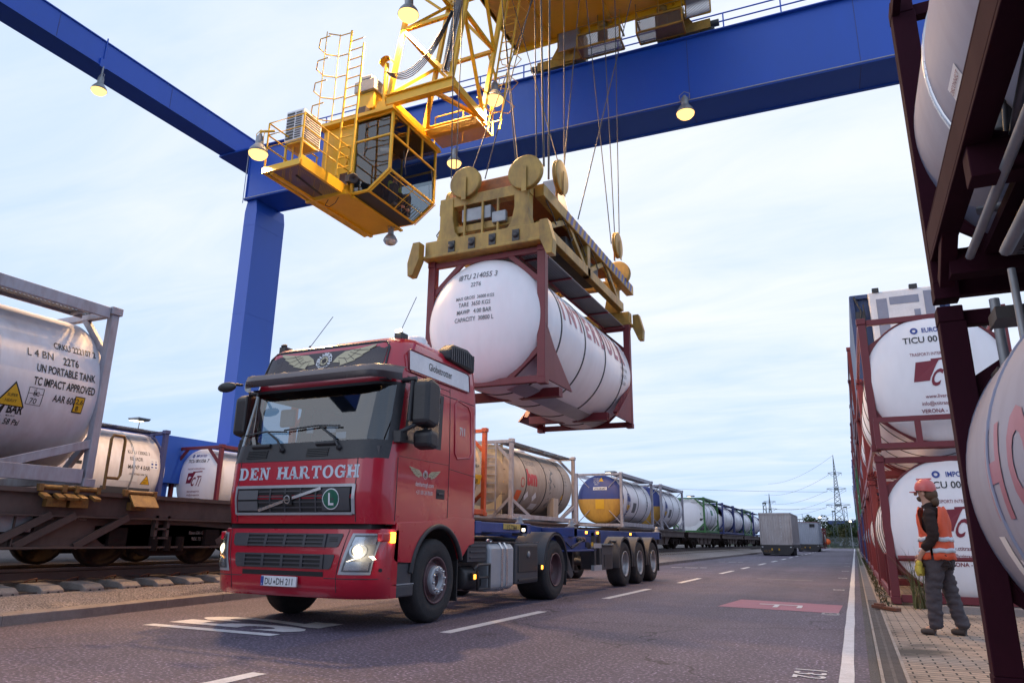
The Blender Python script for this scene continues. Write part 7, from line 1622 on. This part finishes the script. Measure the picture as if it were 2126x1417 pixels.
q = MB(); q.tube([(1.1, 7.0, 1.02), (1.1, 8.2, 1.02)], .03, 8); q.tube([(1.0, 7.2, .98), (1.0, 10.9, .98)], .025, 6); q.build('mudguard_bar', 'dark_steel', tl)
# ------------------------------------------------------------------ trailers parked down the road
def box_container(name, label, loc, L, cm, label_cat='container'):
    t = thing(name, label, label_cat, loc)
    w, h = 1.22, 2.5
    q = MB(); q.box(-w+.03, w-.03, .03, L-.03, .05, h-.03)
    nn = 11
    for k in range(nn):
        x = -w+.16+(2*w-.32)*k/(nn-1); q.prism([(x-.07, .035), (x-.04, -.0), (x+.04, -.0), (x+.07, .035)], 'z', .16, h-.16)
    k = .2
    while k < L-.2:
        for s in (-1, 1): q.box(min(s*(w-.04), s*w), max(s*(w-.04), s*w), k-.05, k+.05, .16, h-.12)
        k += .24
    q.build('corrugated_wall', cm, t)
    q = MB()
    for s in (-1, 1):
        for y in (.03, L-.03): q.box(s*w-.07, s*w+.02, y-.06, y+.06, 0, h) if s > 0 else q.box(s*w-.02, s*w+.07, y-.06, y+.06, 0, h)
    for y in (.0, L-.04): q.box(-w, w, y-.03, y+.05, 0, .15); q.box(-w, w, y-.03, y+.05, h-.13, h)
    for s in (-1, 1): q.box(s*w-.04, s*w+.01, 0, L, h-.1, h); q.box(s*w-.04, s*w+.01, 0, L, 0, .13)
    q.build('frame', cm, t, bevel=.01); return t
bc = box_container('box_container', 'beige corrugated box container on the parked trailer numbered 45/20', (-5.72, 63.0, .84), 8.0, 'container_beige')
q = MB(); [q.text(c, plane((.42, -.012, 0), (1, 0, 0), (0, 0, 1)), .17, (0, 2.05-.24*k), 'C', .9) for k, c in enumerate('CMIU 207')]; q.build('lettering', 'letter_white', bc, recalc=False)
gc_ = box_container('box_container', 'pale grey container with rounded roof edge, behind the beige box container', (-5.0, 94.0, .86), 9.0, 'container_grey')
q = MB(); q.box(.3, .85, -.06, -.0, 1.95, 2.3); q.build('vent_grille', 'letter_black', gc_)
q = MB(); q.box(-1.23, 1.25, -.05, 9.05, 2.5, 2.56); q.build('roof_edge', 'frame_red', gc_)
def flat_trailer(label, loc, num, L):
    t = thing('parked_trailer', label, 'trailer', loc, 0, 'trailers parked down the road')
    q = MB(); q.prism([(-1.25, .82), (1.25, .82), (1.25, .42), (1.0, .12), (-1.0, .12), (-1.25, .42)], 'y', .0, .12); q.box(-1.25, 1.25, .12, L, .58, .80); q.box(-1.3, 1.3, .05, L, .72, .80); q.build('chassis', 'dark_steel', t, bevel=.01)
    for y in (1.2, 2.5, 3.8):
        for s in (-1, 1):
            q = MB(); q.lathe([(.001, -.32), (.42, -.32), (.5, -.28), (.5, -.04), (.42, 0), (.28, 0), (.26, -.06), (.001, -.06)], (s*1.2, y, .5), (s, 0, 0), 24); q.build('wheel', 'rubber', t)
    q = MB()
    for x in (-.38, .16): q.box(x-.05, x+.05, -.03, 0, .42, .56)
    q.build('reflector', 'sign_yellow', t); q = MB(); q.box(-.25, .1, -.01, .0, .2, .42); q.build('opening', 'letter_black', t)
    q = MB(); q.text(num, plane((0, -.004, 0), (1, 0, 0), (0, 0, 1)), .28, (-.72, .26), 'C', .95); q.build('number_lettering', 'hinge_yellow', t, recalc=False)
    q = MB(); [q.box(x-.06, x+.06, -.01, 0, .64, .7) for x in (-1.1, 1.05)]; q.build('position_lamp', 'white_paint', t); return t
flat_trailer('dark trailer numbered 45/20 carrying the beige box container', (-5.72, 62.95, 0), '45/20', 8.4)
flat_trailer('dark trailer carrying the pale grey container farther down the road', (-5.0, 93.9, 0), '40', 9.3)
ft, fz = tank_container('grey tank container standing low behind the pale grey container', 'tank containers outside the train', (-4.75, 104.5, .3), fm='frame_red', tm='tank_beige', seg=28, walk=False, toprail=False)
# ------------------------------------------------------------------ far end of the yard
fe_ = thing('mesh_fence', 'grey mesh fence with steel posts across the far end of the road', 'fence', (0, 163, 0))
q = MB(); q.box(-60, 30, -.01, .01, .05, 2.2); q.build('mesh_panel', 'fence_mesh', fe_)
q = MB()
for x in frange(-60, 30, 37): q.tube([(x, 0, -.05), (x, 0, 2.3)], .03, 6)
q.build('fence_posts', 'mast_green', fe_)
vg = MB(); random.seed(4); vg.add([(-60, 160.5, .06), (40, 160.5, .06), (40, 164, .12), (-60, 164, .12)], [(0, 1, 2, 3)]); struct(vg.build('verge', 'grass', recalc=False))
def mast(label, x, y, h, w=.45):
    t = thing('catenary_mast', label, 'mast', (x, y, 0), 0, 'lattice masts at the far end of the yard')
    q = MB()
    for a in (-1, 1):
        for b in (-1, 1): q.beam((a*w, b*w*.6, -.1), (a*w*.55, b*w*.4, h), .09)
    k = 0; z = .3
    while z < h-.8:
        for b in (-1, 1): s = 1 if k % 2 else -1; u0 = 1-.45*z/h; u1 = 1-.45*(z+.8)/h; q.beam((-s*w*u0, b*w*.5, z), (s*w*u1, b*w*.45, z+.8), .06)
        z += .8; k += 1
    q.build('lattice', 'mast_green', t); q = MB(); q.box(-.35, .35, -.35, .35, h-.1, h+.15); q.build('mast_cap', 'mast_green', t); return t
mast('dark lattice mast just left of the tall pylon foot', -3.2, 158, 7.0); mast('dark lattice mast right of the tall pylon foot', -1.1, 165, 8.1); mast('lattice mast rising behind the beige box container', -15.3, 150, 8.3)
sg = thing('signal_gantry', 'dark green ladder-like gantry beam above the pale grey container', 'gantry', (-11.0, 150, 0))
q = MB(); q.box(-2.6, 2.6, -.1, .1, 5.2, 5.35); q.box(-2.6, 2.6, -.1, .1, 4.55, 4.7)
for x in frange(-2.5, 2.5, 8): q.box(x-.06, x+.06, -.08, .08, 4.7, 5.2)
q.build('beam', 'mast_green', sg); q = MB(); q.box(-2.5, -2.2, -.15, .15, 0, 4.55); q.box(1.6, 1.8, -.1, .1, 0, 4.55); q.tube([(2.4, 0, 5.3), (2.4, 0, 6.3)], .05, 6); q.build('post', 'mast_green', sg)
def pylon(label, x, y, h, wb, arms, th):
    t = thing('power_pylon', label, 'pylon', (x, y, 0), 0, 'power pylons')
    def hw_(z): return wb*(1-z/h)**1.15*.5 if z < h*.99 else .05
    zsx = [0]; 
    while zsx[-1] < h*.93: zsx.append(zsx[-1]+max(1.6, hw_(zsx[-1])*1.5))
    q = MB()
    for a in (-1, 1):
        for b in (-1, 1):
            for z0, z1_ in zip(zsx, zsx[1:]): q.beam((a*hw_(z0), b*hw_(z0), z0), (a*hw_(z1_), b*hw_(z1_), z1_), th)
            q.beam((a*hw_(zsx[-1]), b*hw_(zsx[-1]), zsx[-1]), (0, 0, h), th*.8)
    for z0, z1_ in zip(zsx, zsx[1:]):
        for b in (-1, 1): q.beam((-hw_(z0), b*hw_(z0), z0), (hw_(z1_), b*hw_(z1_), z1_), th*.55); q.beam((hw_(z0), b*hw_(z0), z0), (-hw_(z1_), b*hw_(z1_), z1_), th*.55)
    q.build('lattice', 'pylon_steel', t)
    for z, w_ in arms:
        q = MB(); k = hw_(z)
        for a in (-1, 1):
            q.beam((a*k, 0, z), (a*w_, 0, z+.5), th*.7); q.beam((a*k, 0, z+1.2), (a*w_, 0, z+.5), th*.5); q.beam((a*k, 0, z-1.6), (a*w_*.9, 0, z+.3), th*.4)
            for u in (.55, .95): q.beam((a*w_*u, 0, z+.4), (a*w_*u, 0, z-1.1), th*.4)
        q.box(-k, k, -k, k, z-.3, z+.9); q.build('cross_arm', 'pylon_steel', t)
    return t
pylon('tall power pylon at the far end of the road', -6.3, 440, 48.5, 6.4, [(20.8, 6.2), (29.5, 5.0), (38.0, 3.6)], .34)
pylon('smaller power pylon above the beige box container', -61, 640, 40, 6, [(20, 5.6), (27, 5.6), (33, 4.8)], .42)
k = 0
WL = ['power line sagging between the two pylons, ', 'power line running off beyond the pylons, ']
for (x0, z0, x1, z1) in ((-12.4, 20.0, -66, 26), (-11, 28.9, -66, 33), (-9.8, 37.4, -65, 39), (-6.3, 48.3, -61, 48), (0, 20.0, -56, 20), (-1.4, 28.9, -55, 27), (-12.4, 19.2, -200, 24), (-11.2, 28.2, -230, 40)):
    for e_ in (0,):
        q = MB(); y0, y1 = 440, (640 if x1 > -100 else 420)
        q.tube([(x0+(x1-x0)*u, y0+(y1-y0)*u, z0+(z1-z0)*u-16*u*(1-u)*(1 if x1 > -100 else .5)) for u in frange(0, 1, 13)], .07, 4)
        tag(q.build('power_line', 'wire'), ['lowest power line left of the tall pylon', 'middle power line left of the tall pylon', 'upper power line left of the tall pylon', 'topmost earth wire from the tip of the tall pylon', 'lowest power line from the right arm of the tall pylon', 'middle power line from the right arm of the tall pylon', 'low power line running far left from the tall pylon', 'high power line running far left from the tall pylon'][k], 'power line', 'power lines'); k += 1
def tree(label, x, y, h, w, m, seed, trunk=.25, n=1500):
    t = thing('broadleaf_tree' if trunk > .12 else 'bush', label, 'tree' if trunk > .12 else 'bush', (x, y, 0), 0, 'trees and bushes beyond the fence'); rnd = random.Random(seed)
    q = MB(); zc0 = h*.25
    q.tube([(0, 0, -.1), (.1, 0, h*.3), (-.05, .1, h*.7)], [trunk, trunk*.75, trunk*.2], 8)
    for k in range(6): a = k*1.05; q.tube([(0, 0, h*(.25+.06*k)), (math.cos(a)*w*.3, math.sin(a)*w*.3, h*(.5+.06*k))], [trunk*.4, trunk*.1], 5)
    q.build('trunk', 'bark', t)
    cl = [(rnd.uniform(-.7, .7)*w*.5, rnd.uniform(-.7, .7)*w*.5, rnd.uniform(.22, .86)*h, rnd.uniform(.12, .26)*w) for _ in range(16)]
    q = MB()
    for i in range(n):
        c = rnd.choice(cl); d_ = V((rnd.gauss(0, 1), rnd.gauss(0, 1), rnd.gauss(0, .85))).normalized()*c[3]*rnd.uniform(.5, 1.05)**.5
        p = V(c[:3])+d_; s = rnd.uniform(.10, .24)*(.6+w*.08); a = V((rnd.gauss(0, 1), rnd.gauss(0, 1), rnd.gauss(0, 1))).normalized(); b = a.cross(V((rnd.random(), rnd.random(), 1))).normalized()
        if p.z < .2: p.z = .2+rnd.random()*.3
        q.add([p-a*s, p+b*s*.7, p+a*s, p-b*s*.7], [(0, 1, 2, 3)])
    q.build('crown', m, t, recalc=False); return t
tree('tallest green tree left of the pylon foot', -7.2, 185, 7.6, 6.5, 'leaf_green', 1, .3, 2600); tree('dark green tree behind the two lattice masts', -2.2, 195, 7.0, 8, 'leaf_green', 2, .3, 2600); tree('reddish tree above the pale grey container', -12.0, 190, 5.0, 6, 'leaf_red', 3, .22, 1800)
tree('yellowish bush at the fence left of the masts', -6.2, 168, 3.9, 3.6, 'leaf_olive', 4, .1, 1200); tree('yellow-green bush at the fence between the masts', -2.0, 167, 4.1, 2.6, 'leaf_olive', 5, .1, 1200); tree('dark bush at the fence beside the stacks', 1.0, 168, 4.4, 4.5, 'leaf_green', 6, .1, 1500)
tree('low dark bush behind the grey tank', -9.6, 166, 3.0, 5, 'leaf_green', 7, .1, 1500)
random.seed(21)
hb = MB()
for i in range(5200):
    x = random.uniform(-120, 60); y = random.uniform(196, 215); h = 3.0+1.6*math.sin(x*.23)+1.0*math.sin(x*.71+1); z = abs(random.gauss(0, .5))*h
    if z > h: z = h*random.random()
    s = random.uniform(.25, .55); a = V((random.gauss(0, 1), random.gauss(0, .4), random.gauss(0, 1))).normalized(); b = a.cross(V((0, 1, .2))).normalized(); p = V((x, y, z))
    hb.add([p-a*s, p+b*s*.7, p+a*s, p-b*s*.7], [(0, 1, 2, 3)])
o = hb.build('treeline', 'leaf_green', recalc=False); o['kind'] = 'stuff'
bd = thing('warehouse', 'low dark blue warehouse roof between the mast and the stacks', 'building', (2.5, 230, 0))
q = MB(); q.box(-9, 14, 0, 18, 0, 6.2); q.build('wall', 'building_wall', bd); q = MB(); q.prism([(-9.4, 6.2), (14.4, 6.2), (14, 7.2), (-9, 7.2)], 'y', -.3, 18.3); q.build('roof', 'reefer_blue', bd)
def street_lamp(label, x, y, h, lit=True):
    t = thing('street_lamp', label, 'street lamp', (x, y, 0), 0, 'lamps on poles in the yard'); q = MB(); q.tube([(0, 0, 0), (0, 0, h)], [.09, .05], 8); q.build('pole', 'tin_grey', t)
    q = MB(); q.lathe([(.06, -.3), (.25, -.1), (.30, .0), (.02, .06)], (0, 0, h), (0, 0, 1), 14); q.build('lamp_head', 'tin_grey', t); q = MB(); ell(q, (0, 0, h-.12), (.26, .26, .2), 12, 8); q.build('lamp_glass', 'lamp_small', t); return t
street_lamp('lit street lamp left of the tall pylon', -5.9, 160, 6.1); street_lamp('lit street lamp beside the warehouse roof, right of the pylon', -.4, 161, 5.35); street_lamp('lit street lamp low above the pale grey container', -9.0, 158, 3.6)
def saucer(label, x, y, h):
    t = thing('reflector_lamp', label, 'lamp', (x, y, 0), 0, 'reflector lamps behind the train'); q = MB(); q.tube([(0, 0, 0), (0, 0, h-.7)], .10, 8); q.box(-.25, .25, -.2, .2, h-1.2, h-.55); q.tube([(0, 0, h-.6), (.05, 0, h-.05)], .03, 6); q.tube([(.2, 0, h-.7), (.42, 0, h-.85)], .03, 6); q.build('pole', 'tin_grey', t)
    q = MB(); q.box(-.45, .45, -.4, .4, h, h+.06); q.prism([(-.45, h), (.45, h), (.35, h-.08), (-.35, h-.08)], 'y', -.38, .38); q.build('reflector', 'tin_grey', t); q = MB(); q.box(-.36, .02, -.385, .3, h-.10, h-.082); q.build('lamp_glass', 'lamp_small', t)
saucer('reflector lamp above the KUBU tank, behind the train', -36.9, 28, 7.45); saucer('reflector lamp above the blue over yellow tank', -18.5, 60, 6.7); saucer('reflector lamp above the green framed tank', -17.7, 90, 6.35)
ro = thing('warning_board', 'orange round board standing at the fence', 'sign', (-4.9, 160.2, 0)); q = MB(); q.lathe([(.001, 0), (.55, 0), (.55, .04), (.001, .04)], (0, 0, 1.25), (0, -1, 0), 20); q.build('board', 'sign_orange', ro); q = MB(); [q.tube([(x, .05, 0), (x, .05, 1.2)], .04, 6) for x in (-.3, .3)]; q.build('post', 'tin_grey', ro)
vn = thing('delivery_van', 'grey van parked behind the fence near the stacks', 'van', (-.7, 172, 0))
q = MB(); q.prism([(-2.4, .4), (2.4, .4), (2.4, 1.1), (1.5, 1.3), (.95, 2.1), (-2.3, 2.2), (-2.4, 1.0)], 'y', -.9, .9); q.build('body', 'container_grey', vn, bevel=.08); q = MB(); q.prism([(.5, 1.3), (1.4, 1.3), (.95, 2.0), (.5, 2.0)], 'y', -.92, -.905); q.build('window', 'letter_black', vn)
for x in (-1.5, 1.5): q = MB(); q.lathe([(.001, 0), (.34, 0), (.34, .2), (.001, .2)], (x, -.92, .34), (0, 1, 0), 16); q.build('wheel', 'rubber', vn)
